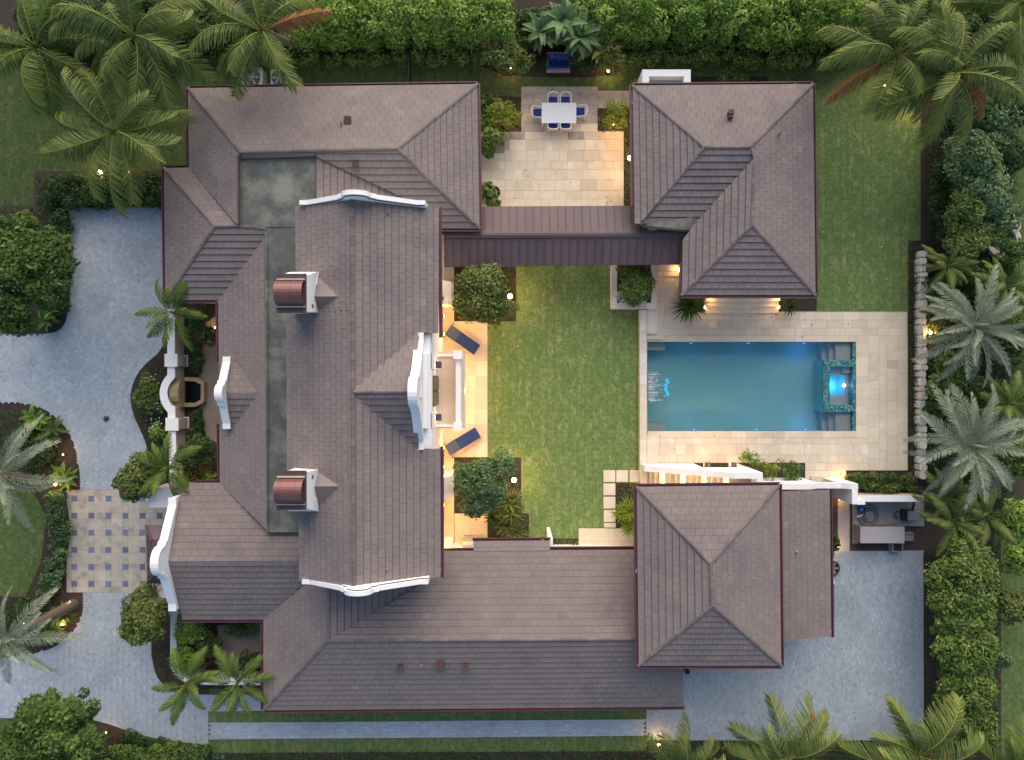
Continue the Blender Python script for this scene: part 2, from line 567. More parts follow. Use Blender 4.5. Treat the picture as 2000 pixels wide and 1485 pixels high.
def lamp(name, loc, power, color, radius=0.08, parent=None, spot=None):
    d = bpy.data.lights.new(name, 'SPOT' if spot else 'POINT')
    d.energy = power
    d.color = color
    d.shadow_soft_size = radius
    if spot:
        d.spot_size = spot
        d.spot_blend = 0.6
    o = bpy.data.objects.new(name, d)
    COL.objects.link(o)
    if parent is not None:
        o.location = Vector(loc) - origin(parent)
        o.parent = parent
    else:
        o.location = loc
    return o


WARM = (1.0, 0.56, 0.22)


def inside(poly, pts):
    """Vectorised point-in-polygon; poly (m,2), pts (n,2)."""
    poly = np.asarray(poly, float)
    x, y = pts[:, 0], pts[:, 1]
    r = np.zeros(len(pts), bool)
    j = len(poly) - 1
    for i in range(len(poly)):
        xi, yi, xj, yj = *poly[i], *poly[j]
        c = ((yi > y) != (yj > y))
        with np.errstate(divide='ignore', invalid='ignore'):
            r ^= c & (x < (xj - xi) * (y - yi) / (yj - yi) + xi)
        j = i
    return r


def wpoly(px_poly):
    return np.array([tuple(P(x, y).to_2d()) for x, y in px_poly])


def curve(pts, n=8):
    """Catmull-Rom through pixel points."""
    out = []
    for i in range(len(pts) - 1):
        p0, p1, p2, p3 = pts[max(i - 1, 0)], pts[i], pts[i + 1], pts[min(i + 2, len(pts) - 1)]
        for k in range(n):
            t = k / n
            out.append(tuple(0.5 * (2 * p1[a] + (p2[a] - p0[a]) * t + (2 * p0[a] - 5 * p1[a] + 4 * p2[a] - p3[a]) * t * t + (3 * p1[a] - p0[a] - 3 * p2[a] + p3[a]) * t ** 3) for a in (0, 1)))
    out.append(pts[-1])
    return out


# ------------------------------------------------------------------ ground, lawns, beds
gm = MB()
gm.poly([(-400, -400, -0.0), (400, -400, -0.0), (400, 400, -0.0), (-400, 400, -0.0)])
# the pool needs a hole in the ground: a frame of four sheets about it
gm = MB()
pa, pb = P(1262, 843), P(1672, 666)
for x0, x1, y0, y1 in ((-400, 400, -400, pa.y), (-400, 400, pb.y, 400), (-400, pa.x, pa.y, pb.y), (pb.x, 400, pa.y, pb.y)):
    gm.poly([(x0, y0, 0), (x1, y0, 0), (x1, y1, 0), (x0, y1, 0)])
tag(part('ground', gm, 'ground'), kind='structure')

LAWNS = [  # low tints at top and left paint the shade there into the grass
    ([(880, 512), (1250, 512), (1250, 1075), (870, 1075)], 0.60),
    ([(1580, 100), (1815, 104), (1815, 470), (1778, 470), (1776, 610), (1520, 610), (1520, 560)], 0.55),
    ([(940, 105), (1580, 108), (1580, 240), (930, 240)], 0.30),
    ([(330, 105), (940, 105), (940, 200), (330, 200)], 0.30),
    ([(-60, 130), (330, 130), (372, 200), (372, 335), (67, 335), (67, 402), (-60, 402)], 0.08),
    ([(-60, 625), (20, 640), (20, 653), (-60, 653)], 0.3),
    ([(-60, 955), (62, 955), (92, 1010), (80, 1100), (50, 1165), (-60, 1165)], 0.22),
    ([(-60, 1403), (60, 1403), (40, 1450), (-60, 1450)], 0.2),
    ([(408, 1380), (1262, 1376), (1262, 1405), (408, 1411)], 0.42),
    ([(408, 1443), (1262, 1437), (1262, 1467), (408, 1471)], 0.36),
    ([(1945, 1000), (2060, 1000), (2060, 1500), (1950, 1500)], 0.30),
    ([(1960, 80), (2060, 80), (2060, 560), (1990, 560)], 0.2),
    ([(408, 1355), (408, 1340), (516, 1335), (516, 1356)], 0.3),
]
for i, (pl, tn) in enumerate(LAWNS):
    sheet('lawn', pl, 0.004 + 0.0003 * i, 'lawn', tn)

ISLAND = curve([(-60, 787), (0, 786), (40, 787), (80, 797), (115, 820), (140, 855), (152, 895), (160, 957)]) + [(131, 957), (131, 1157)] + \
    curve([(164, 1157), (163, 1190), (150, 1225), (125, 1250), (95, 1268), (40, 1282), (-60, 1296)])
BEDS = [
    [(-60, 402), (67, 402), (67, 335), (322, 335), (322, 410), (134, 410)] + curve([(133, 600), (128, 630), (112, 647), (85, 652), (20, 653)]) + [(20, 640), (-60, 625)],
    curve([(60, 1403), (150, 1403), (185, 1407), (230, 1420), (280, 1440), (340, 1450), (409, 1456)]) + [(409, 1520), (-60, 1520), (-60, 1450), (40, 1450)],
    curve([(330, 640), (325, 662), (310, 690), (285, 712), (265, 740), (256, 775), (262, 810), (275, 840), (285, 865), (290, 890), (296, 960)]) + [(345, 960), (335, 640)],
    [(297, 1155), (345, 1155), (345, 1345), (375, 1350), (338, 1350), (310, 1325), (297, 1280)],
    [(409, 1471), (1262, 1467), (1262, 1447), (1806, 1447), (1806, 1540), (409, 1540)],
    [(886, 515), (1008, 515), (1008, 628), (886, 628)], [(886, 894), (1018, 894), (1018, 1003), (886, 1003)], [(953, 1003), (1033, 1003), (1033, 1075), (953, 1075)],
    [(925, 186), (1018, 190), (1018, 258), (985, 258), (930, 310)], [(1167, 212), (1240, 212), (1240, 408), (1218, 408), (1218, 256), (1167, 256)],
    [(1203, 944), (1243, 944), (1243, 1032), (1203, 1032)],
    [(1490, 898), (1572, 898), (1572, 950), (1490, 950)], [(1651, 920), (1774, 920), (1774, 470), (1798, 470), (1798, 972), (1651, 972)],
    [(1798, 100), (1962, 90), (1990, 560), (1960, 1000), (1950, 1060), (1806, 1075), (1806, 980), (1798, 972)],
    [(1803, 1060), (1955, 1040), (1955, 1540), (1806, 1540)],
    [(-60, -80), (2060, -80), (2060, 96), (1800, 108), (1500, 112), (900, 105), (500, 103), (330, 112), (330, 130), (-60, 130)],
    [(925, 95), (1215, 98), (1205, 148), (1120, 152), (985, 148), (940, 130)], [(1520, 575), (1595, 575), (1595, 608), (1520, 608)], [(1330, 570), (1378, 570), (1378, 612), (1330, 612)],
    [(1075, 1052), (1132, 1052), (1132, 1078), (1075, 1078)], [(1250, 150), (1500, 150), (1500, 180), (1250, 180)],
    ISLAND,
]
for i, pl in enumerate(BEDS):
    sheet('planting_bed', pl, 0.008 + 0.0002 * i, 'mulch')
sheet('planting_bed', [(362, 590), (432, 590), (432, 950), (345, 950), (345, 590)], 0.0125, 'mulch')
sheet('gravel_court', [(390, 640), (432, 610), (432, 868), (405, 858), (388, 800)], 0.0165, 'gravel')
sheet('planting_bed', [(345, 1200), (520, 1200), (520, 1345), (375, 1345), (345, 1300)], 0.0125, 'mulch')
sheet('gravel_court', [(425, 1222), (518, 1215), (518, 1270), (470, 1284), (428, 1280)], 0.0165, 'gravel')
sheet('bare_soil', [(1622, 950), (1850, 950), (1850, 1080), (1622, 1080)], 0.0132, 'soil')


# ------------------------------------------------------------------ pavers
def paver_boxes(name, cx, cy, ax, ay, z0, z1, tint, mat, parent, kind='stuff'):
    """Loose boxes without undersides: centres cx,cy and half-vectors ax, ay (n,2)."""
    n = len(cx)
    c = np.stack([cx, cy], 1)
    cor = [c - ax - ay, c + ax - ay, c + ax + ay, c - ax + ay]
    zt = z1 + rng.uniform(-0.004, 0.004, n)
    T = [np.concatenate([q, zt[:, None]], 1) for q in cor]
    B = [np.concatenate([q, np.full((n, 1), z0)], 1) for q in cor]
    fs = [np.stack(T, 1)] + [np.stack([B[i], B[(i + 1) % 4], T[(i + 1) % 4], T[i]], 1) for i in range(4)]
    return quads_obj(name, np.concatenate(fs), np.concatenate([tint] * 5), mat, parent, kind)


def herringbone(poly, w, rot):
    poly = np.asarray(poly)
    c0 = poly.mean(0)
    R = np.abs(poly - c0).max() * 1.5
    n = int(R / w) + 2
    gx, gy = np.meshgrid(np.arange(-n, n), np.arange(-n, n))
    k = (gx - gy) % 4
    hx, hy = gx[k == 0] + 1.0, gy[k == 0] + 0.5
    vx, vy = gx[k == 3] + 0.5, gy[k == 3] + 1.0
    X = np.concatenate([hx, vx]) * w
    Y = np.concatenate([hy, vy]) * w
    isv = np.concatenate([np.zeros(len(hx), bool), np.ones(len(vx), bool)])
    cr, sr = math.cos(rot), math.sin(rot)
    cx, cy = c0[0] + X * cr - Y * sr, c0[1] + X * sr + Y * cr
    g = 0.006
    lx, ly = np.where(isv, w / 2 - g, w - g), np.where(isv, w - g, w / 2 - g)
    ax = np.stack([lx * cr, lx * sr], 1)
    ay = np.stack([-ly * sr, ly * cr], 1)
    return cx, cy, ax, ay


def running(poly, L, w, vertical):
    poly = np.asarray(poly)
    lo, hi = poly.min(0), poly.max(0)
    if vertical:
        nx, ny = int((hi[0] - lo[0]) / w) + 1, int((hi[1] - lo[1]) / L) + 2
        i, j = np.meshgrid(np.arange(nx), np.arange(ny), indexing='ij')
        cx = lo[0] + (i + 0.5) * w
        cy = lo[1] + (j + 0.5 * (i % 2)) * L
        hx, hy = w / 2 - 0.006, L / 2 - 0.006
    else:
        nx, ny = int((hi[0] - lo[0]) / L) + 2, int((hi[1] - lo[1]) / w) + 1
        i, j = np.meshgrid(np.arange(nx), np.arange(ny), indexing='ij')
        cx = lo[0] + (i + 0.5 * (j % 2)) * L
        cy = lo[1] + (j + 0.5) * w
        hx, hy = L / 2 - 0.006, w / 2 - 0.006
    cx, cy = cx.ravel(), cy.ravel()
    n = len(cx)
    return cx, cy, np.tile([hx, 0.0], (n, 1)), np.tile([0.0, hy], (n, 1))


def paved(name, px_poly, lay, skip=None, zb=0.016):
    base = sheet(name, px_poly, zb, 'paverjoint')
    poly = wpoly(px_poly)
    cx, cy, ax, ay = lay(poly)
    ok = np.ones(len(cx), bool)
    for sx, sy in ((-1, -1), (1, -1), (1, 1), (-1, 1)):
        q = np.stack([cx, cy], 1) + sx * ax + sy * ay
        ok &= inside(poly, q)
    if skip is not None:
        for s_ in skip:
            ok &= ~inside(wpoly(s_), np.stack([cx, cy], 1))
    n = int(ok.sum())
    t = np.clip(rng.normal(0.5, 0.14, n) + (rng.random(n) < 0.05) * 0.35, 0, 1)
    paver_boxes('pavers', cx[ok], cy[ok], ax[ok], ay[ok], zb, 0.045, t, 'paver', base)
    return base


DRIVE = [(134, 406), (322, 404), (345, 404), (345, 640), (328, 650)] + \
    curve([(325, 662), (310, 690), (285, 712), (265, 740), (256, 775), (262, 810), (275, 840), (285, 865), (290, 890), (296, 958)]) + \
    [(296, 1150), (297, 1280)] + curve([(297, 1280), (308, 1322), (338, 1350), (380, 1356)]) + [(516, 1356), (516, 1388), (408, 1390), (408, 1455)] + \
    curve([(408, 1455), (340, 1450), (280, 1440), (230, 1420), (185, 1407), (150, 1403), (-60, 1403)]) + \
    [(-60, 1297), (-60, 652)] + curve([(85, 652), (112, 647), (128, 630), (133, 600)])
drive = paved('driveway', DRIVE, lambda p: herringbone(p, 0.118, PI / 4), skip=[ISLAND, [(131, 957), (345, 957), (345, 1157), (131, 1157)]])
# the island bed lies over the drive sheet
sheet('planting_bed', ISLAND, 0.0205, 'mulch')
sheet('lawn', [(-60, 955), (62, 955), (92, 1010), (80, 1100), (50, 1165), (-60, 1165)], 0.0245, 'lawn', 0.24)  # low tint: palm shade put into the grass colour
path = paved('paved_path', [(408, 1411), (1262, 1404), (1262, 1437), (408, 1444)], lambda p: running(p, 0.24, 0.118, False))
COURT = [(1628, 1076), (1803, 1075), (1804, 1446), (1262, 1446), (1262, 1376), (1300, 1290), (1500, 1290), (1500, 1240), (1628, 1240)]
court = paved('motor_court', COURT,
              lambda p: running(p, 0.185, 0.122, True))


def edge_course(parent, line, w=0.2, L=0.12, poly=None, maxlen=60):
    """A soldier course of pavers along the edge of the paving."""
    pts = [P(x, y).to_2d() for x, y in line]
    cx, cy, axs, ays = [], [], [], []
    for a, b in zip(pts[:-1], pts[1:]):
        d = b - a
        ln = d.length
        if ln < 0.05 or ln > maxlen:
            continue
        d /= ln
        nrm = Vector((-d.y, d.x))
        w = abs(w)
        if poly is not None:
            q = (a + b) / 2 + nrm * 0.12
            q2 = (a + b) / 2 - nrm * 0.12
            f = lambda z_: inside(poly[0], np.array([[z_.x, z_.y]]))[0] and not any(inside(h_, np.array([[z_.x, z_.y]]))[0] for h_ in poly[1:])
            if not f(q) and f(q2):
                nrm = -nrm
        k = max(1, round(ln / L))
        for i in range(k):
            c = a + d * (i + 0.5) * ln / k + nrm * (w / 2 + 0.01)
            cx.append(c.x)
            cy.append(c.y)
            axs.append(tuple(d * (ln / k / 2 - 0.006)))
            ays.append(tuple(nrm * (w / 2 - 0.006)))
    n = len(cx)
    paver_boxes('edge_pavers', np.array(cx), np.array(cy), np.array(axs), np.array(ays), 0.016, 0.051, np.clip(rng.normal(0.42, 0.12, n), 0, 1), 'paver', parent)


DP = [wpoly(DRIVE), wpoly(ISLAND)]
BORDER = DRIVE + DRIVE[:1]
edge_course(drive, [p for p in BORDER if p[0] > -59], poly=DP, maxlen=9)
edge_course(drive, [p for p in ISLAND if not (131 <= p[0] <= 131.5)][:56], poly=DP)
edge_course(drive, [p for p in ISLAND if p[1] > 1157], poly=DP)
EC = wpoly([(131, 957), (345, 957), (345, 1157), (131, 1157)])
edge_course(drive, [(160, 957), (296, 957)], poly=DP[:1] + [EC])
edge_course(drive, [(164, 1157), (296, 1157)], poly=DP[:1] + [EC])
PP = [wpoly([(408, 1411), (1262, 1404), (1262, 1437), (408, 1444)])]
edge_course(path, [(408, 1411), (1262, 1404)], w=0.1, L=0.24, poly=PP)
edge_course(path, [(408, 1444), (1262, 1437)], w=0.1, L=0.24, poly=PP)
CP_ = [wpoly(COURT)]
edge_course(court, COURT + COURT[:1], poly=CP_)


# ------------------------------------------------------------------ travertine
def flags(parent, x0, y0, x1, y1, rows, widths, mat='trav', name='stone_tile', z0=0.016, z1=0.05, vert=False, holes=(), grey=None):
    """Fill a pixel rectangle with stone flags laid in courses; each flag an object."""
    a, b = P(x0, y1), P(x1, y0)
    lo, hi = (a.x, a.y), (b.x, b.y)
    if vert:
        lo, hi = lo[::-1], hi[::-1]
    v = lo[1]
    ri = 0
    g = 0.005
    while v < hi[1] - 0.05:
        h = rows[ri % len(rows)]
        if hi[1] - v - h < 0.18:
            h = hi[1] - v
        u = lo[0]
        first = True
        while u < hi[0] - 0.05:
            w = rnd.choice(widths)
            if first:
                w *= rnd.uniform(0.5, 1)
                first = False
            if hi[0] - u - w < 0.2:
                w = hi[0] - u
            r = (u, u + w, v, v + h)
            if vert:
                r = (r[2], r[3], r[0], r[1])
            cx, cy = (r[0] + r[1]) / 2, (r[2] + r[3]) / 2
            if not any(h_[0] < cx < h_[1] and h_[2] < cy < h_[3] for h_ in holes):
                mb = MB()
                mb.box(r[0] + g, r[1] - g, r[2] + g, r[3] - g, z0, z1 + rnd.uniform(-0.003, 0.003), rnd.gauss(0.5, 0.28))
                part(name, mb, grey(cx, cy) if grey else mat, parent)
            u += w
        v += h
        ri += 1


TW = [0.45, 0.6, 0.9, 0.9]
deck = sheet('pool_deck', [(1266, 518), (1333, 518), (1333, 610), (1771, 608), (1773, 919), (1652, 919), (1652, 952), (1572, 952), (1572, 905), (1266, 905)], 0.0122, 'joint')
# cut the pool out of the deck sheet
bpy.data.objects.remove(deck)
dm = MB()
for q in ((1263, 518, 1333, 668), (1333, 608, 1671, 668), (1671, 608, 1773, 919), (1263, 842, 1671, 905), (1572, 905, 1671, 919), (1572, 919, 1652, 952)):
    a, b = P(q[0], q[3]), P(q[2], q[1])
    dm.poly([(a.x, a.y, 0.0122), (b.x, a.y, 0.0122), (b.x, b.y, 0.0122), (a.x, b.y, 0.0122)])
deck = tag(part('pool_deck', dm, 'joint'), kind='structure')
flags(deck, 1281, 518, 1332, 610, [0.45, 0.6], TW, vert=True)
flags(deck, 1264, 610, 1771, 656, [0.42, 0.45], TW)
flags(deck, 1264, 656, 1671, 668, [0.34], [0.9, 1.2], z1=0.062)
flags(deck, 1671, 656, 1695, 855, [0.69], [0.8, 0.9, 1.1], z1=0.062, vert=True)
flags(deck, 1695, 656, 1772, 919, [0.6, 0.45], TW, vert=True)
flags(deck, 1264, 842, 1671, 855, [0.37], [0.9, 1.2], z1=0.062)
flags(deck, 1264, 855, 1695, 904, [0.45, 0.6], TW)
flags(deck, 1572, 904, 1695, 919, [0.45], TW)
flags(deck, 1572, 919, 1652, 952, [0.45, 0.5], TW)

patio = sheet('dining_patio', [(1018, 170), (1167, 170), (1167, 178), (1240, 178), (1240, 212), (1167, 212), (1167, 256), (1218, 256), (1218, 410), (928, 410), (928, 300), (985, 258), (1018, 258)], 0.0124, 'joint')
def pgrey(x, y):
    d = y - P(0, 262).y + rnd.uniform(-0.9, 0.9)
    return 'travgrey' if d > 0 else 'trav'
flags(patio, 1018, 170, 1167, 258, [0.45, 0.6], TW, grey=pgrey)
flags(patio, 1167, 178, 1240, 212, [0.48], TW, mat='travgrey')
flags(patio, 985, 258, 1218, 410, [0.6, 0.45, 0.6], TW, grey=pgrey)
flags(patio, 928, 300, 985, 410, [0.6, 0.45, 0.6], TW)

terrace = sheet('terrace', [(860, 518), (887, 518), (887, 628), (952, 628), (953, 893), (887, 893), (887, 1003), (952, 1003), (952, 1078), (860, 1078)], 0.0126, 'joint')
flags(terrace, 862, 518, 887, 1078, [0.72], [0.9, 1.2], vert=True)
flags(terrace, 887, 628, 952, 893, [0.62, 0.62, 0.62], [0.9, 1.2], vert=True)
flags(terrace, 888, 1003, 952, 1078, [0.9, 0.9], [0.9, 1.2], vert=True)
slab = sheet('side_terrace', [(1130, 1032), (1244, 1032), (1244, 1082), (1130, 1082)], 0.0168, 'joint')
flags(slab, 1130, 1032, 1244, 1082, [0.7, 0.7], [1.0, 1.3])
steps = sheet('stepping_stone_path', [(1179, 919), (1250, 919), (1250, 941), (1203, 941), (1203, 1031), (1179, 1031)], 0.0145, 'lawn', 0.6)
for cx, cy, w, h in ((1190, 930, 23, 23), (1215, 930, 23, 23), (1240, 930, 21, 23), (1190, 956, 23, 23), (1190, 982, 23, 23), (1190.5, 1008, 23, 23), (1191, 1026, 23, 9)):
    a, b = P(cx - w / 2, cy + h / 2), P(cx + w / 2, cy - h / 2)
    mb = MB()
    mb.box(a.x, b.x, a.y, b.y, 0.0145, 0.05, rnd.uniform(0.5, 0.9))
    part('stepping_stone', mb, 'trav', steps, bevel=0.01)
walk = sheet('side_walkway', [(1636, 966), (1659, 966), (1659, 1077), (1636, 1077)], 0.03, 'palecon')

# entrance court: pale slabs with small blue slate insets
ecourt = sheet('entrance_court', [(131, 957), (345, 957), (345, 1157), (131, 1157)], 0.0205, 'joint')
gx = [146 + i * 33.3 for i in range(7)]
gy = [974 + j * 33.3 for j in range(6)]
for i, x in enumerate(gx):
    for j, y in enumerate(gy):
        if x > 330:
            continue
        mb = MB()
        a, b = P(x - 5.6, y + 5.6), P(x + 5.6, y - 5.6)
        mb.box(a.x, b.x, a.y, b.y, 0.0205, 0.052, rnd.random())
        part('slate_inset', mb, 'blueslate', ecourt)
xs = [131] + [v + s for v in gx for s in (-5.6, 5.6)] + [345]
ys = [957] + [v + s for v in gy for s in (-5.6, 5.6)] + [1157]
for i in range(0, len(xs) - 1):
    for j in range(0, len(ys) - 1):
        if i % 2 == 1 and j % 2 == 1:
            continue
        if i % 2 == 1 and j % 2 == 0 or i % 2 == 0:
            if xs[i + 1] - xs[i] < 2 or ys[j + 1] - ys[j] < 2 or xs[i] > 343:
                continue
            mb = MB()
            a, b = P(xs[i], ys[j + 1]), P(xs[i + 1], ys[j])
            mb.box(a.x + 0.004, b.x - 0.004, a.y + 0.004, b.y - 0.004, 0.0205, 0.05 + rnd.uniform(-0.003, 0.003), rnd.gauss(0.5, 0.25))
            part('stone_slab', mb, 'travgrey', ecourt)


# ------------------------------------------------------------------ roofs
def clip_half(poly, a, b, c):
    """Keep a*x+b*y<=c."""
    out = []
    n = len(poly)
    for i in range(n):
        p, q = poly[i], poly[(i + 1) % n]
        dp, dq = a * p[0] + b * p[1] - c, a * q[0] + b * q[1] - c
        if dp <= 0:
            out.append(p)
        if dp * dq < 0:
            t = dp / (dp - dq)
            out.append((p[0] + (q[0] - p[0]) * t, p[1] + (q[1] - p[1]) * t))
    return out


def area2(poly):
    return 0.5 * sum(poly[i][0] * poly[(i + 1) % len(poly)][1] - poly[(i + 1) % len(poly)][0] * poly[i][1] for i in range(len(poly)))


TILE_W, TILE_H = 0.42, 0.335
BUTT = -0.7                            # lower edge of each tile: dirt tone with the course shadow painted in
TILE_VAR = []
for i in range(8):
    mb = MB()
    w, h, g = TILE_W, TILE_H, 0.005
    x0, x1, y0, y1, e = g, w - g, 0.0, h - 0.008, 0.034
    lo, hi = 0.056 + 0.004 * (i % 3), 0.014
    tn = [0.36, 0.43, 0.47, 0.5, 0.53, 0.57, 0.64, 0.5][i]
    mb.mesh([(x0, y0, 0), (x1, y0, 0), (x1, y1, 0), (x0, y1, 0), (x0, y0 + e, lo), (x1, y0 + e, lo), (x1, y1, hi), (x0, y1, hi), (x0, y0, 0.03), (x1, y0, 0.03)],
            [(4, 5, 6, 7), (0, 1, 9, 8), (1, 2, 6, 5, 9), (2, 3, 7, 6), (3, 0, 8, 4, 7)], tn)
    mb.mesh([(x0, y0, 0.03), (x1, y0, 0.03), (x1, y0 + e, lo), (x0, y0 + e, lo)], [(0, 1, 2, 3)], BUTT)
    me = bpy.data.meshes.new('roof_tile')
    me.from_pydata([tuple(v) for v in mb.v], [], mb.f)
    a = me.attributes.new('tint', 'FLOAT', 'FACE')
    a.data.foreach_set('value', np.array(mb.t, dtype=np.float32))
    me.materials.append(MT['tile'])
    TILE_VAR.append(me)


def plane_n(pl):
    e = (pl[1] - pl[0]).normalized()
    far = max(pl[2:], key=lambda p: ((p - pl[0]) - e * (p - pl[0]).dot(e)).length)
    return e.cross(far - pl[0]).normalized()


class Roof:
    """Tiled planes of one building; the 300 largest tiles become objects, the rest one mesh."""

    def __init__(self, house):
        self.house = house
        self.full = []
        self.rest = MB()

    def wing(self, planes):
        """planes: list of polygons of world points, first two along the eave."""
        base = MB()
        for pl in planes:
            n = plane_n(pl)
            if n.z < 0:
                pl = [pl[1], pl[0]] + pl[2:][::-1]
                n = -n
            pl = [Vector((p.x, p.y, pl[0].z - (n.x * (p.x - pl[0].x) + n.y * (p.y - pl[0].y)) / n.z - 0.004)) for p in pl]
            base.poly(pl)
            low = [p - Vector((0, 0, 0.14)) for p in pl]
            base.poly(low[::-1])
            for i in range(len(pl)):
                j = (i + 1) % len(pl)
                base.poly([low[i], low[j], pl[j], pl[i]])
        ro = part('roof', base, 'tilebase', self.house)
        for pl in planes:
            self.tiles(pl, ro)
        return ro

    def tiles(self, pl, ro):
        e = pl[1] - pl[0]
        n = plane_n(pl)
        if n.z < 0:
            n = -n
        u = e.copy()
        u.z = 0
        u.normalize()
        v = n.cross(u).normalized()
        u = v.cross(n).normalized()
        if v.z < 0:
            v, u = -v, -u
        o = pl[0]
        q = [((p - o).dot(u), (p - o).dot(v)) for p in pl]
        if area2(q) < 0:
            q = q[::-1]
        umin, umax = min(p[0] for p in q), max(p[0] for p in q)
        vmin, vmax = min(p[1] for p in q), max(p[1] for p in q)
        r = math.floor(vmin / TILE_H)
        while r * TILE_H < vmax:
            v0, v1 = r * TILE_H, (r + 1) * TILE_H
            row = clip_half(clip_half(q, 0, -1, -v0), 0, 1, v1)
            off = (0.5 * (r % 2) + rnd.uniform(-0.06, 0.06)) * TILE_W
            r += 1
            if len(row) < 3:
                continue
            c = math.floor((umin - off) / TILE_W)
            while c * TILE_W + off < umax:
                u0 = c * TILE_W + off
                c += 1
                t = clip_half(clip_half(row, -1, 0, -(u0)), 1, 0, u0 + TILE_W)
                if len(t) < 3:
                    continue
                ar = abs(area2(t))
                if ar < 0.004:
                    continue
                if ar > 0.999 * TILE_W * TILE_H:
                    pos = o + u * u0 + v * v0
                    self.full.append((pos.z, pos, u, v, n, ro))
                    continue
                self.put(t, u0, v0, o, u, v, n)

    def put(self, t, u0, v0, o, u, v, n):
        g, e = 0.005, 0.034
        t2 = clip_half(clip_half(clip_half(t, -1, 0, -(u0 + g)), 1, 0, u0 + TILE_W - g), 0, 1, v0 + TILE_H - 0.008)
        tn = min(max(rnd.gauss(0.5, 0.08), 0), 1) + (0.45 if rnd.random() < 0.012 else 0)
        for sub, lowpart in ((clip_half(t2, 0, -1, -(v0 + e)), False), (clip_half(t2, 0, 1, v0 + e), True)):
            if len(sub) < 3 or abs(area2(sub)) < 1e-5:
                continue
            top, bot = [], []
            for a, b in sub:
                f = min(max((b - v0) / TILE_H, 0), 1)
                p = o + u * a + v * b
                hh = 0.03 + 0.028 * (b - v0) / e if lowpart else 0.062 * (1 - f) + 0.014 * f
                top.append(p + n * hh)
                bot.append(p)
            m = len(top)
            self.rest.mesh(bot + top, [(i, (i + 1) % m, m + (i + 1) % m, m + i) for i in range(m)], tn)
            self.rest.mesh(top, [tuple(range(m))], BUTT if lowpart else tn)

    def finish(self, limit=300):
        self.full.sort(key=lambda a: -a[0] + rnd.uniform(0, 0.01))
        for k, (z, pos, u, v, n, ro) in enumerate(self.full):
            if k < limit:
                me = rnd.choice(TILE_VAR)
                ob = bpy.data.objects.new('roof_tile', me)
                COL.objects.link(ob)
                m = Matrix((u, v, n)).transposed().to_4x4()
                ob.parent = ro
                ob.location = pos - origin(ro)
                ob.rotation_euler = m.to_euler()
            else:
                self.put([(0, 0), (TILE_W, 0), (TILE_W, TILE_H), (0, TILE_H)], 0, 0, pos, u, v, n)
        part('roof_tiles', self.rest, 'tile', self.house, kind='stuff')


def ridge_caps(a, b, roof, drop=0.4, w=0.085, L=0.42, mat='tile'):
    a, b = Vector(a), Vector(b)
    d = b - a
    n = max(1, round(d.length / L))
    l = d.length / n
    x = d.normalized()
    y = Vector((0, 0, 1)).cross(x).normalized()
    z = x.cross(y)
    mes = []
    for k in range(3):
        mb = MB()
        h0, h1 = 0.082, 0.064
        pr = lambda xx, hh: [(xx, -w, hh - w * drop), (xx, -0.03, hh), (xx, 0.03, hh), (xx, w, hh - w * drop), (xx, w, -w * drop), (xx, -w, -w * drop)]
        vs = pr(-0.02, h0) + pr(l - 0.012, h1)
        mb.mesh(vs, [(0, 1, 2, 3, 4, 5), (11, 10, 9, 8, 7, 6)] + [(i, 6 + i, 6 + (i + 1) % 6, (i + 1) % 6) for i in range(5)], [-0.6, -0.25, 0.05][k])
        me = bpy.data.meshes.new('ridge_tile')
        me.from_pydata([tuple(v) for v in mb.v], [], mb.f)
        at = me.attributes.new('tint', 'FLOAT', 'FACE')
        at.data.foreach_set('value', np.array(mb.t, dtype=np.float32))
        me.materials.append(MT[mat])
        mes.append(me)
    rot = Matrix((x, y, z)).transposed().to_euler()
    o0 = origin(roof)
    for i in range(n):
        ob = bpy.data.objects.new('ridge_tile', rnd.choice(mes))
        COL.objects.link(ob)
        ob.parent = roof
        ob.location = a + x * l * i - o0
        ob.rotation_euler = rot


def gutter(house, a, b, w=0.15, h=0.13, out=0.03):
    """Burgundy box gutter along the eave a->b; the building lies to its left."""
    a, b = Vector(a), Vector(b)
    d = (b - a).normalized()
    nrm = d.cross(Vector((0, 0, 1))).normalized()
    c = (a + b) / 2 + nrm * (w / 2 + out - 0.05) + Vector((0, 0, -0.03))
    mb = MB()
    L = (b - a).length / 2 + 0.05
    up = Vector((0, 0, 1))
    mb.obox(c - up * (h / 2 - 0.01), d * L, nrm * w / 2, up * 0.012)
    mb.obox(c + nrm * (w / 2 - 0.012), d * L, nrm * 0.03, up * h / 2)
    mb.obox(c - nrm * (w / 2 - 0.012), d * L, nrm * 0.012, up * h / 2)
    mb.obox(c - up * (h / 2 - 0.03), d * L * 0.995, nrm * w * 0.42, up * 0.03)
    return part('gutter', mb, 'gutter', house)


def outlet(house, px, py, z):
    c = P(px, py, z)
    mb = MB()
    mb.lathe(c, [(0.05, -0.02), (0.095, -0.02), (0.095, 0.03), (0.05, 0.03)], 12)
    o = part('gutter_outlet', mb, 'acgrey', house)
    m2 = MB()
    m2.lathe(c + Vector((0, 0, 0.012)), [(0.055, 0), (0.055, 0.022)], 10)
    part('outlet_hole', m2, 'black', o)


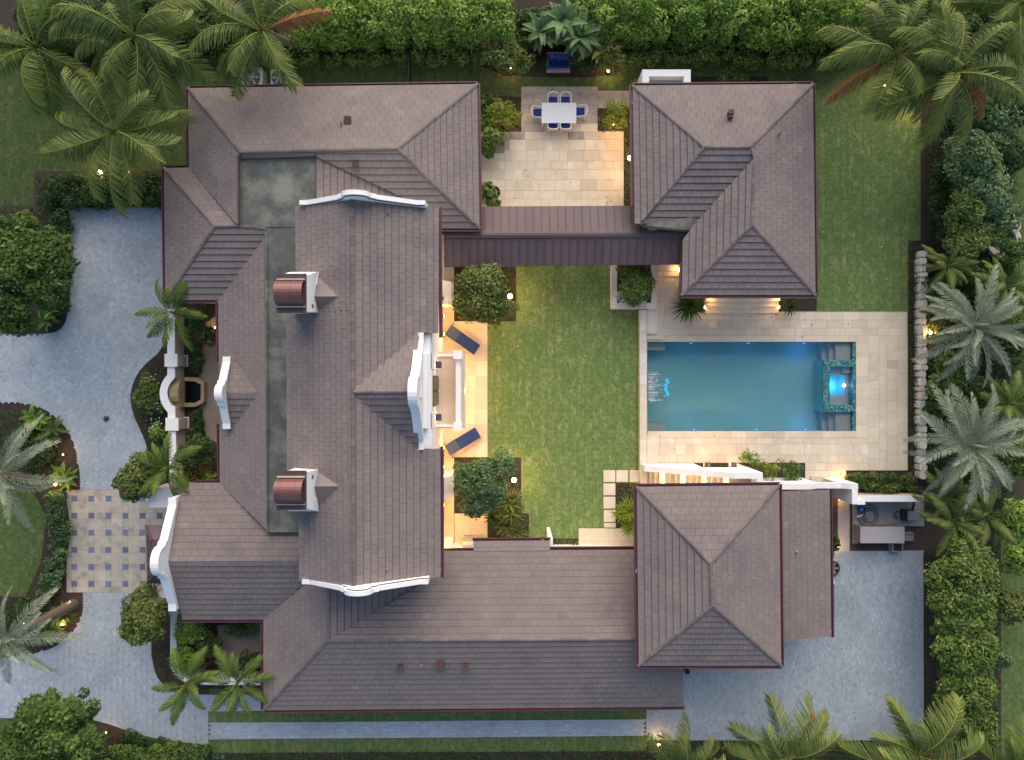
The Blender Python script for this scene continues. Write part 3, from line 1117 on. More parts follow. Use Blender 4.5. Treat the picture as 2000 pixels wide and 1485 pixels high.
def walls(house, px_poly, ze, inset, mat='stucco', z0=0.0, top=None):
    pts = [P(x, y, ze).to_2d() for x, y in px_poly]
    n = len(pts)
    a = sum(pts[i].x * pts[(i + 1) % n].y - pts[(i + 1) % n].x * pts[i].y for i in range(n))
    if a < 0:
        pts = pts[::-1]
    out = []
    for i in range(n):
        d1 = (pts[i] - pts[i - 1]).normalized()
        d2 = (pts[(i + 1) % n] - pts[i]).normalized()
        n1, n2 = Vector((-d1.y, d1.x)), Vector((-d2.y, d2.x))
        b = (n1 + n2)
        b = b / max(b.dot(n1), 0.2)
        out.append(tuple(pts[i] + b * inset))
    mb = MB()
    mb.prism(out, z0, top if top else ze - 0.16)
    return part('wall', mb, mat, house)


def parapet(house, A, B, t, ze, zp, zb, scroll=0.55, rise=0.34, endw=0.4, out=None, capmat='white'):
    """Curvilinear gable parapet from plan point A to B (Vectors), thickness t to the left of A->B."""
    A, B = Vector((A[0], A[1], 0)), Vector((B[0], B[1], 0))
    d = B - A
    L = d.length
    d.normalize()
    nrm = Vector((-d.y, d.x, 0))
    m = L / 2
    sl = (zp - ze) / (m - endw)
    sh = scroll + 0.22
    prof = [(0, ze - 0.02), (endw, ze), (m - sh, ze + sl * (m - sh - endw)), (m - sh, ze + sl * (m - sh - endw) + 0.13), (m - scroll, ze + sl * (m - scroll - endw) + 0.13)]
    zc = ze + sl * (m - scroll - endw) + 0.13
    hh = zp + rise - zc
    for k in range(1, 12):
        a = PI - PI * k / 12
        prof.append((m + scroll * math.cos(a), zc + hh * math.sin(a) ** 0.8))
    prof += [(L - s, z) for s, z in prof[:5][::-1]]
    n = len(prof)
    mb = MB()
    pt = lambda s, z, o: A + d * s + nrm * o + Vector((0, 0, z))
    for i in range(n - 1):
        s0, z0, s1, z1 = *prof[i], *prof[i + 1]
        if abs(s1 - s0) < 1e-6:
            continue
        mb.poly([pt(s0, zb, 0), pt(s1, zb, 0), pt(s1, z1, 0), pt(s0, z0, 0)])
        mb.poly([pt(s1, zb, t), pt(s0, zb, t), pt(s0, z0, t), pt(s1, z1, t)])
    for s, z in (prof[0], prof[-1]):
        mb.poly([pt(s, zb, 0), pt(s, zb, t), pt(s, z, t), pt(s, z, 0)])
    w = part('parapet', mb, 'stucco', house)
    cp = MB()
    ov, th = 0.05, 0.10
    top = []
    for i in range(n):
        p0, p1 = prof[max(i - 1, 0)], prof[min(i + 1, n - 1)]
        tx, tz = p1[0] - p0[0], p1[1] - p0[1]
        ln = math.hypot(tx, tz) or 1
        nx, nz = -tz / ln, tx / ln
        top.append((prof[i][0] + nx * th, prof[i][1] + nz * th))
    for i in range(n - 1):
        (a0, b0), (a1, b1), (c0, d0), (c1, d1) = prof[i], prof[i + 1], top[i], top[i + 1]
        b0 -= 0.012
        b1 -= 0.012
        cp.poly([pt(c0, d0, -ov), pt(c1, d1, -ov), pt(c1, d1, t + ov), pt(c0, d0, t + ov)])
        cp.poly([pt(a0, b0, -ov), pt(a1, b1, -ov), pt(c1, d1, -ov), pt(c0, d0, -ov)])
        cp.poly([pt(a1, b1, t + ov), pt(a0, b0, t + ov), pt(c0, d0, t + ov), pt(c1, d1, t + ov)])
        cp.poly([pt(a1, b1, -ov), pt(a0, b0, -ov), pt(a0, b0, t + ov), pt(a1, b1, t + ov)])
    for i in (0, n - 1):
        (a0, b0), (c0, d0) = prof[i], top[i]
        cp.poly([pt(a0, b0 - 0.012, -ov), pt(a0, b0 - 0.012, t + ov), pt(c0, d0, t + ov), pt(c0, d0, -ov)])
    part('coping', cp, capmat, w)
    return w


# ------------------------------------------------------------------ main house
house = thing('main_house', 'large two-storey main house with brown tiled roofs, white curved gable parapets and two copper-capped chimneys', 'house', P(700, 760))
R = Roof(house)
ZL, ZR = 3.3, 4.9                     # low eaves, low ridges

# two-storey block
main_e = [P(861, 1127, 6.5), P(856, 407, 6.5), P(687, 386, 8.45), P(691, 1150, 8.45)]
def on_w(px, py):                      # a point of the west slope seen at this pixel
    o, rx = P(689, 760, 8.45), -246.9 / S
    z = 6.7
    for _ in range(20):
        z = 8.45 - 0.537 * (rx - P(px, py, z).x)
    return P(px, py, z)
yN, yS = 281 / S, -322 / S
def fixy(p, y):
    return Vector((p.x, y, p.z))
w1 = [fixy(on_w(577, 407), yN), fixy(on_w(579, 612), P(0, 612, 6.84).y), fixy(P(689, 612, 8.45), P(0, 612, 6.84).y), fixy(P(687, 386, 8.45), yN)]
w2 = [fixy(on_w(560, 612), P(0, 612, 6.84).y), fixy(on_w(561, 925), P(0, 925, 6.84).y), fixy(P(690, 925, 8.45), P(0, 925, 6.84).y), fixy(P(689, 612, 8.45), P(0, 612, 6.84).y)]
w3 = [fixy(on_w(583, 925), P(0, 925, 6.84).y), fixy(on_w(585, 1127), yS), fixy(P(691, 1150, 8.45), yS), fixy(P(690, 925, 8.45), P(0, 925, 6.84).y)]
main_e[0] = fixy(main_e[0], yS)
main_e[1] = fixy(main_e[1], yN)
main_e[2] = fixy(main_e[2], yN)
main_e[3] = fixy(main_e[3], yS)
def on_e(px, py, y=None):              # point of the east slope above plan position
    z = 6.5 + (main_e[0].x - px / S) * 0.537
    return Vector((px / S, y, z))
yp0, yp1 = -112.5 / S, 76.5 / S
east = [main_e[0], on_e(main_e[0].x * S - 0.6, 0, yp0), on_e(-150, 0, yp0), on_e(-150, 0, yp1), on_e(main_e[1].x * S, 0, yp1), main_e[1], main_e[2], main_e[3]]
rf = R.wing([east, w1, w2, w3])
ridge_caps(main_e[3], main_e[2], rf, 0.5)
gutter(house, P(861, 1127, 6.5), P(860.5, 880, 6.5))
gutter(house, P(858.5, 658, 6.5), P(856, 407, 6.5))
mb = MB()
mb.box(-330 / S, -132 / S, -318 / S, 277 / S, 0, 6.35)
part('wall', mb, 'stucco', house)
mb = MB()                              # gable infill under the two-storey roof
for y in (-317 / S, 276 / S):
    mb.prism([(-330 / S, y - 0.1), (-132 / S, y - 0.1), (-132 / S, y + 0.1), (-330 / S, y + 0.1)], 6.35, 6.5)
part('gable_wall', mb, 'stucco', house)
parapet(house, (-139 / S, 278 / S), (-339 / S, 278 / S), -0.30, 7.25, 8.72, 4.4)
parapet(house, (-335 / S, -317 / S), (-134 / S, -317 / S), -0.30, 7.25, 8.72, 3.9)

# east pediment over the balcony
pe = Vector((-150 / S, -17.8 / S, 8.45))
pw = P(692, 766, 8.45)
zend = 8.45 - 0.537 * 93 / S
n_end, s_end = Vector((-150 / S, 75.2 / S, zend)), Vector((-150 / S, -110.8 / S, zend))
pe2 = R.wing([
    [Vector((-240 / S, s_end.y, zend)), s_end, Vector((pe.x, pe.y, 8.47)), Vector((pw.x, pw.y, 8.47))],
    [n_end, Vector((-240 / S, n_end.y, zend)), Vector((pw.x, pw.y, 8.47)), Vector((pe.x, pe.y, 8.47))],
])
ridge_caps(Vector((pw.x, pw.y, 8.46)), Vector((pe.x, pe.y, 8.46)), pe2, 0.5)
parapet(house, (-144 / S, -112 / S), (-144 / S, 76 / S), 0.30, 7.0, 8.95, 3.0, scroll=0.6, rise=0.36)
mb = MB()                              # projecting front of the pediment with its stepped face
mb.box(-150 / S, -133.2 / S, -112 / S, 76 / S, 0, 6.60)
part('pediment_wall', mb, 'stucco', house)
mb = MB()
mb.box(-143.6 / S, -136 / S, -78 / S, 42 / S, 6.603, 6.95)
part('cornice', mb, 'white', house)
mb = MB()
mb.box(-143.7 / S, -141 / S, -27 / S, -9 / S, 7.45, 8.0)
part('gable_plaque', mb, 'white', house)
for y0, y1 in ((-80, -54), (18, 44)):
    mb = MB()
    mb.box(-133.3 / S, -130.8 / S, y0 / S, y1 / S, 3.6, 6.35)
    part('pilaster', mb, 'stucco', house)

# north wing
NWc, NEc, SEc = P(368, 173, ZL), P(932, 165, ZL), P(937, 447, ZL)
a1, a2 = P(470, 297, ZR), P(777, 291, ZR)
nf = R.wing([
    [NEc, NWc, a1, a2],
    [SEc, NEc, a2],
    [P(857, 447, ZL), SEc, a2, P(617, 294, ZR), P(617, 305, 4.72), P(857, 418, 3.55)],
    [P(470, 310, 4.62), P(617, 305, 4.62), P(617, 294, ZR), a1],
    [P(857, 470, 3.42), P(857, 419, 3.42), P(617, 305, 4.66), P(617, 470, 4.66)],
    [NWc, P(370, 328, ZL), P(470, 441, 4.62), P(470, 310, 4.64), a1],
])
ridge_caps(a1, a2, nf)
ridge_caps(NEc, a2, nf, 0.3)
ridge_caps(SEc, a2, nf, 0.3)
ridge_caps(NWc, a1, nf, 0.3)
gutter(house, NEc, NWc)
gutter(house, SEc, NEc)
gutter(house, P(866, 447, ZL), SEc)
gutter(house, NWc, P(370, 327, ZL))
walls(house, [(368, 173), (932, 165), (937, 447), (700, 447), (368, 430)], ZL, 0.55, top=3.1)
# west block of the north wing
WNc, WSc, wa = P(321, 329, ZL), P(324, 587, ZL), P(420, 442, 4.64)
wf = R.wing([
    [WNc, WSc, wa],
    [P(371, 328, ZL), WNc, wa, P(470, 441, 4.64)],
    [WSc, P(427, 587, ZL), P(520, 462, 4.52), P(520, 445, 4.60), P(470, 441, 4.64), wa],
])
ridge_caps(WNc, wa, wf, 0.3)
ridge_caps(WSc, wa, wf, 0.3)
ridge_caps(wa, P(470, 441, 4.64), wf)
gutter(house, WNc, WSc)
gutter(house, P(371, 328, ZL), WNc)
gutter(house, WSc, P(427, 587, ZL))
walls(house, [(321, 329), (600, 329), (600, 587), (324, 587)], ZL, 0.6, top=3.12)
# low west front
lw0, lw1, lw2, lw3 = P(427, 587, ZL), P(430, 943, ZL), P(522, 1037, 4.52), P(520, 462, 4.52)
lf = R.wing([[lw0, lw1, lw2, lw3]])
gutter(house, lw0, P(428, 705, ZL))
gutter(house, P(429, 830, ZL), lw1)
walls(house, [(427, 560), (700, 560), (700, 960), (430, 960)], ZL, 0.6, top=3.14)
# small west gable
sg = Vector((-497 / S, -22.5 / S, 4.30))
sw = Vector((-441 / S, -22.5 / S, 4.30))
sgf = R.wing([
    [Vector((-468 / S, -88 / S, 3.62)), Vector((-497 / S, -88 / S, 3.62)), sg, sw],
    [Vector((-497 / S, 43 / S, 3.62)), Vector((-468 / S, 43 / S, 3.62)), sw, sg],
])
parapet(house, (-508 / S, 41 / S), (-508 / S, -86 / S), 0.28, 3.85, 4.62, 0.0, scroll=0.34, rise=0.26, endw=0.3)
# south-west wing with the entrance gable
ew = -590 / S
sr0, sr1 = Vector((ew, P(0, 1097, 4.75).y, 4.75)), P(640, 1095, 4.75)
ne0 = Vector((ew, P(0, 943, ZL).y, ZL))
se0 = Vector((ew, P(0, 1210, ZL).y, ZL))
ef = R.wing([
    [lw1, ne0, sr0, P(660, 1095, 4.75), P(660, 1038, 4.45), P(585, 1038, 4.5), lw2],
    [se0, P(515, 1210, ZL), P(600, 1138, 4.35), P(660, 1125, 4.5), P(660, 1095, 4.75), sr0],
])
gutter(house, lw1, P(385, 943, ZL))
gutter(house, se0, P(515, 1210, ZL))
walls(house, [(360, 943), (700, 943), (700, 1210), (360, 1210)], ZL, 0.6, top=3.16)
parapet(house, (-602 / S, -207 / S), (-602 / S, -406 / S), 0.30, 3.95, 5.35, 0.0, scroll=0.62, rise=0.42)
# south wing
SWc, SEs = P(515, 1387, ZL), P(1335, 1380, ZL)
s1, s2, s3 = P(640, 1252, 5.0), P(1335, 1248, 5.0), P(643, 1140, 4.95)
sf = R.wing([
    [SWc, SEs, s2, s1],
    [P(515, 1210, ZL), SWc, s1, s3, P(600, 1138, 4.45)],
    [P(1335, 1073, ZL), P(857, 1076, ZL), P(857, 1120, 3.75), s1, s2],
    [P(832, 1134, 3.74), P(832, 1092, 3.74), P(643, 1092, 5.0), P(641, 1252, 5.0)],
])
bump = R.wing([[P(1074, 1056, 3.08), P(925, 1057, 3.08), P(925, 1077, 3.36), P(1074, 1076, 3.36)]])
ridge_caps(s1, s2, sf)
ridge_caps(SWc, s1, sf, 0.3)
ridge_caps(s1, s3, sf, 0.4)
gutter(house, SWc, SEs)
gutter(house, P(515, 1210, ZL), SWc)
gutter(house, P(1243, 1073, ZL), P(1076, 1074, ZL))
gutter(house, P(1074, 1056, 3.08), P(925, 1057, 3.08))
gutter(house, P(925, 1076, ZL), P(866, 1077, ZL))
walls(house, [(515, 1060), (515, 1387), (1335, 1380), (1335, 1073)], ZL, 0.6, top=3.18)
mb = MB()
mb.box(P(1073, 0, 3.1).x, P(1080, 0, 3.1).x, P(0, 1076, 3.1).y, P(0, 1054, 3.1).y, 0, 3.1)
part('end_wall', mb, 'stucco', house)
# weathered flat roofs between the wings
fm = MB()
zf = 4.56
for pl in ([(468, 306), (640, 303), (640, 445), (468, 446)], [(517, 444), (640, 445), (640, 1040), (520, 1040)]):
    fm.prism([tuple(P(x, y, zf).to_2d()) for x, y in pl], 4.2, zf)
fr = part('flat_roof', fm, 'flat', house)
fm = MB()
for a, b in (((470, 309), (470, 444)), ((521, 460), (522, 1036)), ((470, 444), (520, 447)), ((620, 306), (620, 400))):
    p, q = P(*a, 4.62), P(*b, 4.62)
    d = (q - p).normalized()
    fm.obox((p + q) / 2, (q - p) / 2, d.cross(Vector((0, 0, 1))) * 0.04, (0, 0, 0.03))
part('flashing', fm, 'flat', fr)

# chimneys
for yc, mir in ((742.5 - 572, 1), (742.5 - 958, -1)):
    cy = (742.5 - (573 if mir > 0 else 958)) * 0.767 / S
    ch = bpy.data.objects.new('chimney', None)
    COL.objects.link(ch)
    ch.parent = house
    ch.location = Vector((-329 / S, cy, 6.6)) - house.location
    x0, x1, hw, hb = -349 / S, -309 / S, 0.78, 0.98
    ylo_, yhi_ = (cy - 0.66, cy + 1.16) if mir > 0 else (cy - 1.20, cy + 0.66)
    sk = MB()
    vs = [(x0 - 0.1, ylo_, 6.3), (x1 + 0.06, ylo_, 6.3), (x1 + 0.06, yhi_, 6.3), (x0 - 0.1, yhi_, 6.3),
          (x0 - 0.05, ylo_, 7.65), (x1 + 0.06, ylo_, 7.65), (x1 + 0.06, yhi_, 7.65), (x0 - 0.05, yhi_, 7.65),
          (x0, cy - hw, 9.25), (x1, cy - hw, 9.25), (x1, cy + hw, 9.25), (x0, cy + hw, 9.25)]
    fs = [(8, 9, 10, 11)]
    for b_ in (0, 4):
        fs += [(b_ + i, b_ + (i + 1) % 4, b_ + 4 + (i + 1) % 4, b_ + 4 + i) for i in range(4)]
    sk.mesh(vs, fs)
    part('stack', sk, 'stucco', ch)
    mb = MB()
    mb.box(x1 + 0.03, x1 + 0.05, cy - mir * 0.45 - 0.07, cy - mir * 0.45 + 0.07, 8.3, 8.5)
    part('weep_vent', mb, 'vent', ch)
    # cricket behind the stack
    cr = MB()
    z0 = 7.49
    ap = Vector((-265 / S, cy, 8.14))
    b0, b1, tp = Vector((x1 - 0.05, ylo_, 7.46)), Vector((x1 - 0.05, yhi_, 7.46)), Vector((x1 - 0.05, cy, 8.14))
    cr.poly([b0, ap, tp], 0.45)
    cr.poly([b1, tp, ap], 0.6)
    part('cricket', cr, 'tile', ch)
    # stepped flashing on the lit side
    st = MB()
    for k in range(6):
        yy = (yhi_ if mir > 0 else ylo_) - mir * (0.04 + k * 0.11)
        st.box(x1 + 0.05, x1 + 0.085, yy - 0.05, yy + 0.05, 7.4, 7.62 + 0.07 * k)
    part('step_flashing', st, 'white', ch)
    # copper crown: plate, two ribs and a barrel vault open at the east end
    pl = MB()
    pl.box(x0 - 0.12, x1 + 0.02, cy - hw - 0.06, cy + hw + 0.06, 9.25, 9.33)
    cap = part('copper_plate', pl, 'copperdk', ch)
    vt = MB()
    r, n = 0.52, 14
    arc = [(r * math.cos(PI * k / n), 0.50 * math.sin(PI * k / n)) for k in range(n + 1)]
    arc2 = [((r - 0.04) * math.cos(PI * k / n), 0.46 * math.sin(PI * k / n)) for k in range(n + 1)]
    xa, xb = x0 - 0.06, x1 - 0.02
    zb_ = 9.42
    V = lambda x, q: Vector((x, cy + q[0], zb_ + q[1]))
    for k in range(n):
        vt.poly([V(xa, arc[k]), V(xb, arc[k]), V(xb, arc[k + 1]), V(xa, arc[k + 1])][::-1])
        vt.poly([V(xa, arc2[k]), V(xb, arc2[k]), V(xb, arc2[k + 1]), V(xa, arc2[k + 1])])
        for x in (xa, xb):
            vt.poly([V(x, arc[k]), V(x, arc[k + 1]), V(x, arc2[k + 1]), V(x, arc2[k])])
    for k in (0, n):
        q = arc[k]
        vt.obox((0.5 * (xa + xb), cy + q[0] * 0.96, zb_ - 0.05), ((xb - xa) / 2, 0, 0), (0, 0.02, 0), (0, 0, 0.05))
    part('copper_vault', vt, 'copper', ch, smooth=False)
    bk = MB()
    for k in range(n):
        bk.poly([V(xa + 0.12, arc2[k]), V(xa + 0.12, arc2[k + 1]), Vector((xa + 0.12, cy, zb_ - 0.08))])
    part('vault_back', bk, 'copperdk', ch)
    rb = MB()
    for sy in (-1, 1):
        rb.box(xa, xb, cy + sy * 0.585 - 0.03, cy + sy * 0.585 + 0.03, 9.33, 9.45)
    part('pale_rib', rb, 'verdigris', ch)

# roof vents and pipes
for px, py, z, s in ((680, 237, 4.2, 0.30), (695, 323, 4.65, 0.24), (783, 1303, 4.45, 0.24), (861, 1297, 4.5, 0.32), (910, 1301, 4.48, 0.24)):
    c = P(px, py, z)
    mb = MB()
    mb.prism([(c.x - s / 2, c.y - s / 2), (c.x + s / 2, c.y - s / 2), (c.x + s / 2, c.y + s / 2), (c.x - s / 2, c.y + s / 2)], c.z - 0.2, c.z + 0.12)
    v = part('roof_vent', mb, 'vent', house)
    mb = MB()
    sl = 1 if py > 1000 else -1
    mb.prism([(c.x - s * 0.6, c.y - s * 0.6), (c.x + s * 0.6, c.y - s * 0.6), (c.x + s * 0.6, c.y + s * 0.6), (c.x - s * 0.6, c.y + s * 0.6)], c.z + 0.12, [c.z + 0.15 + (0.06 if sl > 0 else 0)] * 2 + [c.z + 0.15 + (0.06 if sl < 0 else 0)] * 2)
    part('vent_hood', mb, 'vent', v)
for px, py, z in ((667, 243, 4.3), (760, 417, 7.6), (756, 1111, 7.6), (823, 1299, 4.5)):
    mb = MB()
    mb.lathe(P(px, py, z), [(0.055, -0.3), (0.055, 0.22), (0.04, 0.22), (0.04, 0.1)], 10)
    part('vent_pipe', mb, 'acgrey', house)
for px, py, z in ((930, 193, ZL), (853, 413, 6.5), (858.5, 1112, 6.5), (1060, 1057, 3.1), (547, 1384, ZL), (424, 588, ZL), (1288, 1378, ZL), (868, 1076, ZL)):
    outlet(house, px, py, z)

# balcony
bal = bpy.data.objects.new('balcony', None)
COL.objects.link(bal)
bal.parent = house
zbal = 3.6
bx0, bx1, by0, by1 = -134.5 / S, -86 / S, P(0, 836, 3.6).y, P(0, 689, 3.6).y
bal.location = Vector((bx0, (by0 + by1) / 2, zbal)) - house.location
mb = MB()
mb.box(bx0, bx1 - 0.12, by0 + 0.1, by1 - 0.1, 3.3, zbal)
part('balcony_floor', mb, 'trav', bal)
mb = MB()
mb.box(bx0, bx1 + 0.05, by0 - 0.03, by1 + 0.03, 3.1, 3.42)
part('balcony_ledge', mb, 'cream', bal)
mb = MB()
px_ = bx1 - 0.22
mb.box(px_ - 0.11, px_ + 0.11, by0 + 0.2, by1 - 0.2, 4.42, 4.52)
mb.box(px_ - 0.11, px_ + 0.11, by0 + 0.2, by1 - 0.2, zbal, zbal + 0.12)
part('rail', mb, 'white', bal)
for y in (by0 + 0.15, by1 - 0.15):
    mb = MB()
    mb.box(bx0 - 0.01, px_ - 0.15, y - 0.05, y + 0.05, 4.42, 4.5)
    mb.box(bx0 - 0.01, px_ - 0.15, y - 0.05, y + 0.05, zbal, zbal + 0.1)
    part('side_rail', mb, 'white', bal)
    mb = MB()
    mb.box(px_ - 0.17, px_ + 0.17, y - 0.17, y + 0.17, zbal, 4.62)
    mb.box(px_ - 0.21, px_ + 0.21, y - 0.21, y + 0.21, 4.62, 4.70)
    part('rail_post', mb, 'white', bal)
    mb = MB()                           # bracket under the balcony end
    mb.prism([(bx0 - 0.01, y - 0.12), (bx1 - 0.35, y - 0.12), (bx1 - 0.35, y + 0.12), (bx0 - 0.01, y + 0.12)], [1.6, 3.0, 3.0, 1.6], 3.12)
    part('bracket', mb, 'stucco', bal)
balm = MB()
balm.lathe((0, 0, 0), [(0.05, 0), (0.06, 0.06), (0.035, 0.12), (0.07, 0.32), (0.03, 0.55), (0.055, 0.66), (0.05, 0.71)], 8)
bo = None
nb = 15
for i in range(nb):
    y = by0 + 0.5 + (by1 - by0 - 1.0) * i / (nb - 1)
    if bo is None:
        bo = part('baluster', balm, 'white', bal, local=True, smooth=True)
        o = bo
    else:
        o = bo.copy()
        COL.objects.link(o)
        o.parent = bal
    o.location = Vector((px_, y, zbal + 0.12)) - origin(bal)
# louvred balcony door
yd0, yd1 = P(0, 793, 4.8).y, P(0, 734, 4.8).y
mb = MB()
mb.box(-134.6 / S, -131.5 / S, yd0, yd1, 3.6, 5.95)
dr = part('balcony_door', mb, 'wood', house)
for i in range(2):
    ya, yb = yd0 + 0.06 + i * (yd1 - yd0) / 2, yd0 + (i + 1) * (yd1 - yd0) / 2 - 0.06
    for z in (3.8, 4.25, 4.7, 5.15, 5.6):
        mb = MB()
        mb.box(-131.6 / S, -129.2 / S, ya, yb, z, z + 0.16)
        part('door_panel', mb, 'woodlt', dr)
# lanterns by the balcony door
for py, lb in ((713, 'n'), (815, 's')):
    c = P(842.5, py, 5.2)
    c.x = -124.5 / S
    l = bpy.data.objects.new('wall_lantern', None)
    COL.objects.link(l)
    l.parent = house
    l.location = c - house.location
    mb = MB()
    mb.prism([(c.x - 0.16, c.y - 0.16), (c.x + 0.16, c.y - 0.16), (c.x + 0.16, c.y + 0.16), (c.x - 0.16, c.y + 0.16)], c.z + 0.15, c.z + 0.2)
    mb.prism([(c.x - 0.13, c.y - 0.13), (c.x + 0.13, c.y - 0.13), (c.x + 0.13, c.y + 0.13), (c.x - 0.13, c.y + 0.13)], c.z + 0.2, c.z + 0.29)
    part('lantern_roof', mb, 'maroon', l)
    mb = MB()
    mb.box(c.x - 0.1, c.x + 0.1, c.y - 0.1, c.y + 0.1, c.z - 0.2, c.z + 0.15)
    part('lantern_glass', mb, 'bulbsm', l)
    lamp('lantern_glow', (c.x - 0.13, c.y, c.z + 0.05), 9, WARM, 0.1, l)

# piers and soffit lamps of the lit garden front
for y in (742.5 - 581, 742.5 - 943):
    mb = MB()
    mb.box(-133 / S, -113.5 / S, (y - 22) / S, (y + 22) / S, 0, 1.75)
    mb.prism([(-133 / S, (y - 22) / S), (-113.5 / S, (y - 22) / S), (-113.5 / S, (y + 22) / S), (-133 / S, (y + 22) / S)], 1.75, [2.6, 1.8, 1.8, 2.6])
    part('pier', mb, 'stucco', house)
mb = MB()
mb.box(-133 / S, -113.5 / S, -330 / S, -306 / S, 0, 1.2)
part('pier', mb, 'stucco', house)
for y in (150, 118, 85, -125, -160, -232, -275):
    c = Vector((-128 / S, y / S, 2.3))
    mb = MB()
    mb.box(c.x - 0.11, c.x + 0.08, c.y - 0.08, c.y + 0.08, c.z - 0.15, c.z + 0.15)
    l = part('sconce', mb, 'maroon', house)
    lamp('sconce_glow', (c.x + 0.22, c.y, c.z - 0.3), 42, (1.0, 0.46, 0.10), 0.08, l)
mb = MB()
mb.lathe((-100 / S, -18 / S, 2.8), [(0.08, 0), (0.14, 0.05), (0.14, 0.2), (0.02, 0.3)], 10)
l = part('soffit_lamp', mb, 'bulb', house)
lamp('soffit_glow', (-80 / S, -18 / S, 2.75), 85, (1.0, 0.58, 0.16), 0.12, l)

# entrance: white piers and a burgundy metal canopy
for py, z in ((972, 2.4), (1172, 2.4)):
    a, b = P(294, py + 18, z), P(331, py - 18, z)
    mb = MB()
    mb.box(a.x, b.x + 0.2, a.y, b.y, 0, z)
    pr = part('entrance_pier', mb, 'beige_stucco', house)
    mb = MB()
    mb.box(a.x - 0.03, b.x + 0.2, a.y - 0.03, b.y + 0.03, z, z + 0.08)
    part('pier_cap', mb, 'white', pr)
cn0, cn1 = P(285, 1026, 2.9), P(287, 1140, 2.9)
ce = -601 / S
mb = MB()
ti, bi = 3.55, 0.75
tn, ts = Vector((ce, cn0.y - bi, ti)), Vector((ce, cn1.y + bi, ti))
mb.poly([cn1, Vector((ce, cn1.y, 2.9)), ts])
mb.poly([cn0, tn, Vector((ce, cn0.y, 2.9))])
mid_n, mid_s = Vector((cn0.x + 0.62, cn0.y - 0.62, 3.5)), Vector((cn1.x + 0.62, cn1.y + 0.62, 3.5))
cn = part('entrance_canopy', MB(), 'maroon', house)
cmb = MB()
cmb.poly([cn0, cn1, mid_s, mid_n])
cmb.poly([Vector((ce, cn0.y, 2.9)), cn0, mid_n, Vector((ce, cn0.y - 0.62, 3.5))])
cmb.poly([cn1, Vector((ce, cn1.y, 2.9)), Vector((ce, cn1.y + 0.62, 3.5)), mid_s])
cmb.poly([mid_n, mid_s, Vector((ce, cn1.y + 0.62, 3.5)), Vector((ce, cn0.y - 0.62, 3.5))])
part('canopy_sheet', cmb, 'maroon', cn)
sm = MB()
for k in range(6):
    f = (k + 0.5) / 6
    a, b = cn0.lerp(cn1, f), mid_n.lerp(mid_s, f)
    sm.obox((a + b) / 2 + Vector((0, 0, 0.02)), (b - a) / 2, (0, 0.015, 0), (0, 0, 0.025))
sm.obox((cn0 + mid_n) / 2 + Vector((0, 0, 0.03)), (mid_n - cn0) / 2, Vector((1, 1, 0)).normalized() * 0.06, (0, 0, 0.03))
sm.obox((cn1 + mid_s) / 2 + Vector((0, 0, 0.03)), (mid_s - cn1) / 2, Vector((1, -1, 0)).normalized() * 0.06, (0, 0, 0.03))
part('seam', sm, 'maroon', cn)
R.finish()

# ------------------------------------------------------------------ guest house (north-east)
guest = thing('guest_house', 'single-storey L-shaped guest pavilion with brown tiled hip roof on the north side of the pool', 'house', P(1430, 370))
R = Roof(guest)
zg, zgr = 3.5, 4.75
gNW, gNE, gSE, gSW = P(1235, 168, zg), P(1587, 165, zg), P(1592, 577, zg), P(1331, 577, zg)
g1, g2, g3, g4 = P(1376, 288, zgr), P(1465, 288, zgr), P(1471, 312, zgr - 0.06), P(1469, 440, zgr)
gW = P(1251, 438, zg)
gv = P(1355, 440, 3.72)
gf = R.wing([
    [gNE, gNW, g1, g2],
    [gNW, P(1239, 437, zg), gW, g1],
    [gW, P(1378, 438, zg), P(1476, 318, 4.5), g2, g1],
    [P(1333, 470, zg), gSW, g4, g3, gv],
    [gSW, gSE, g4],
    [gSE, gNE, g2, g3, g4],
])
for a, b in ((gNW, g1), (gNE, g2), (gW, g1), (gSW, g4), (gSE, g4)):
    ridge_caps(a, b, gf, 0.3)
ridge_caps(g1, g2, gf)
ridge_caps(g4, g3, gf)
gutter(guest, gNE, gNW)
gutter(guest, gNW, P(1238, 403, zg))
gutter(guest, P(1334, 515, zg), gSW)
gutter(guest, gSW, gSE)
gutter(guest, gSE, gNE)
walls(guest, [(1235, 168), (1587, 165), (1592, 577), (1331, 577), (1331, 437), (1239, 437)], zg, 0.75, top=3.2)
fm = MB()
fm.prism([tuple(P(x, y, 3.68).to_2d()) for x, y in ((1256, 440), (1356, 423), (1357, 449), (1335, 449))], 3.2, 3.68)
part('flat_roof', fm, 'flat', guest)
c = P(1427, 224, 4.35)
mb = MB()
mb.box(c.x - 0.11, c.x + 0.11, c.y - 0.18, c.y + 0.16, 4.0, 4.48)
v = part('roof_vent', mb, 'vent', guest)
mb = MB()
mb.box(c.x - 0.13, c.x + 0.13, c.y - 0.02, c.y + 0.2, 4.48, 4.53)
part('vent_hood', mb, 'vent', v)
mb = MB()
mb.lathe(P(1523, 261, 4.4), [(0.055, -0.3), (0.055, 0.22), (0.04, 0.22), (0.04, 0.1)], 10)
part('vent_pipe', mb, 'acgrey', guest)
for px, py in ((1237, 201), (1553, 167)):
    outlet(guest, px, py, zg)
R.finish()

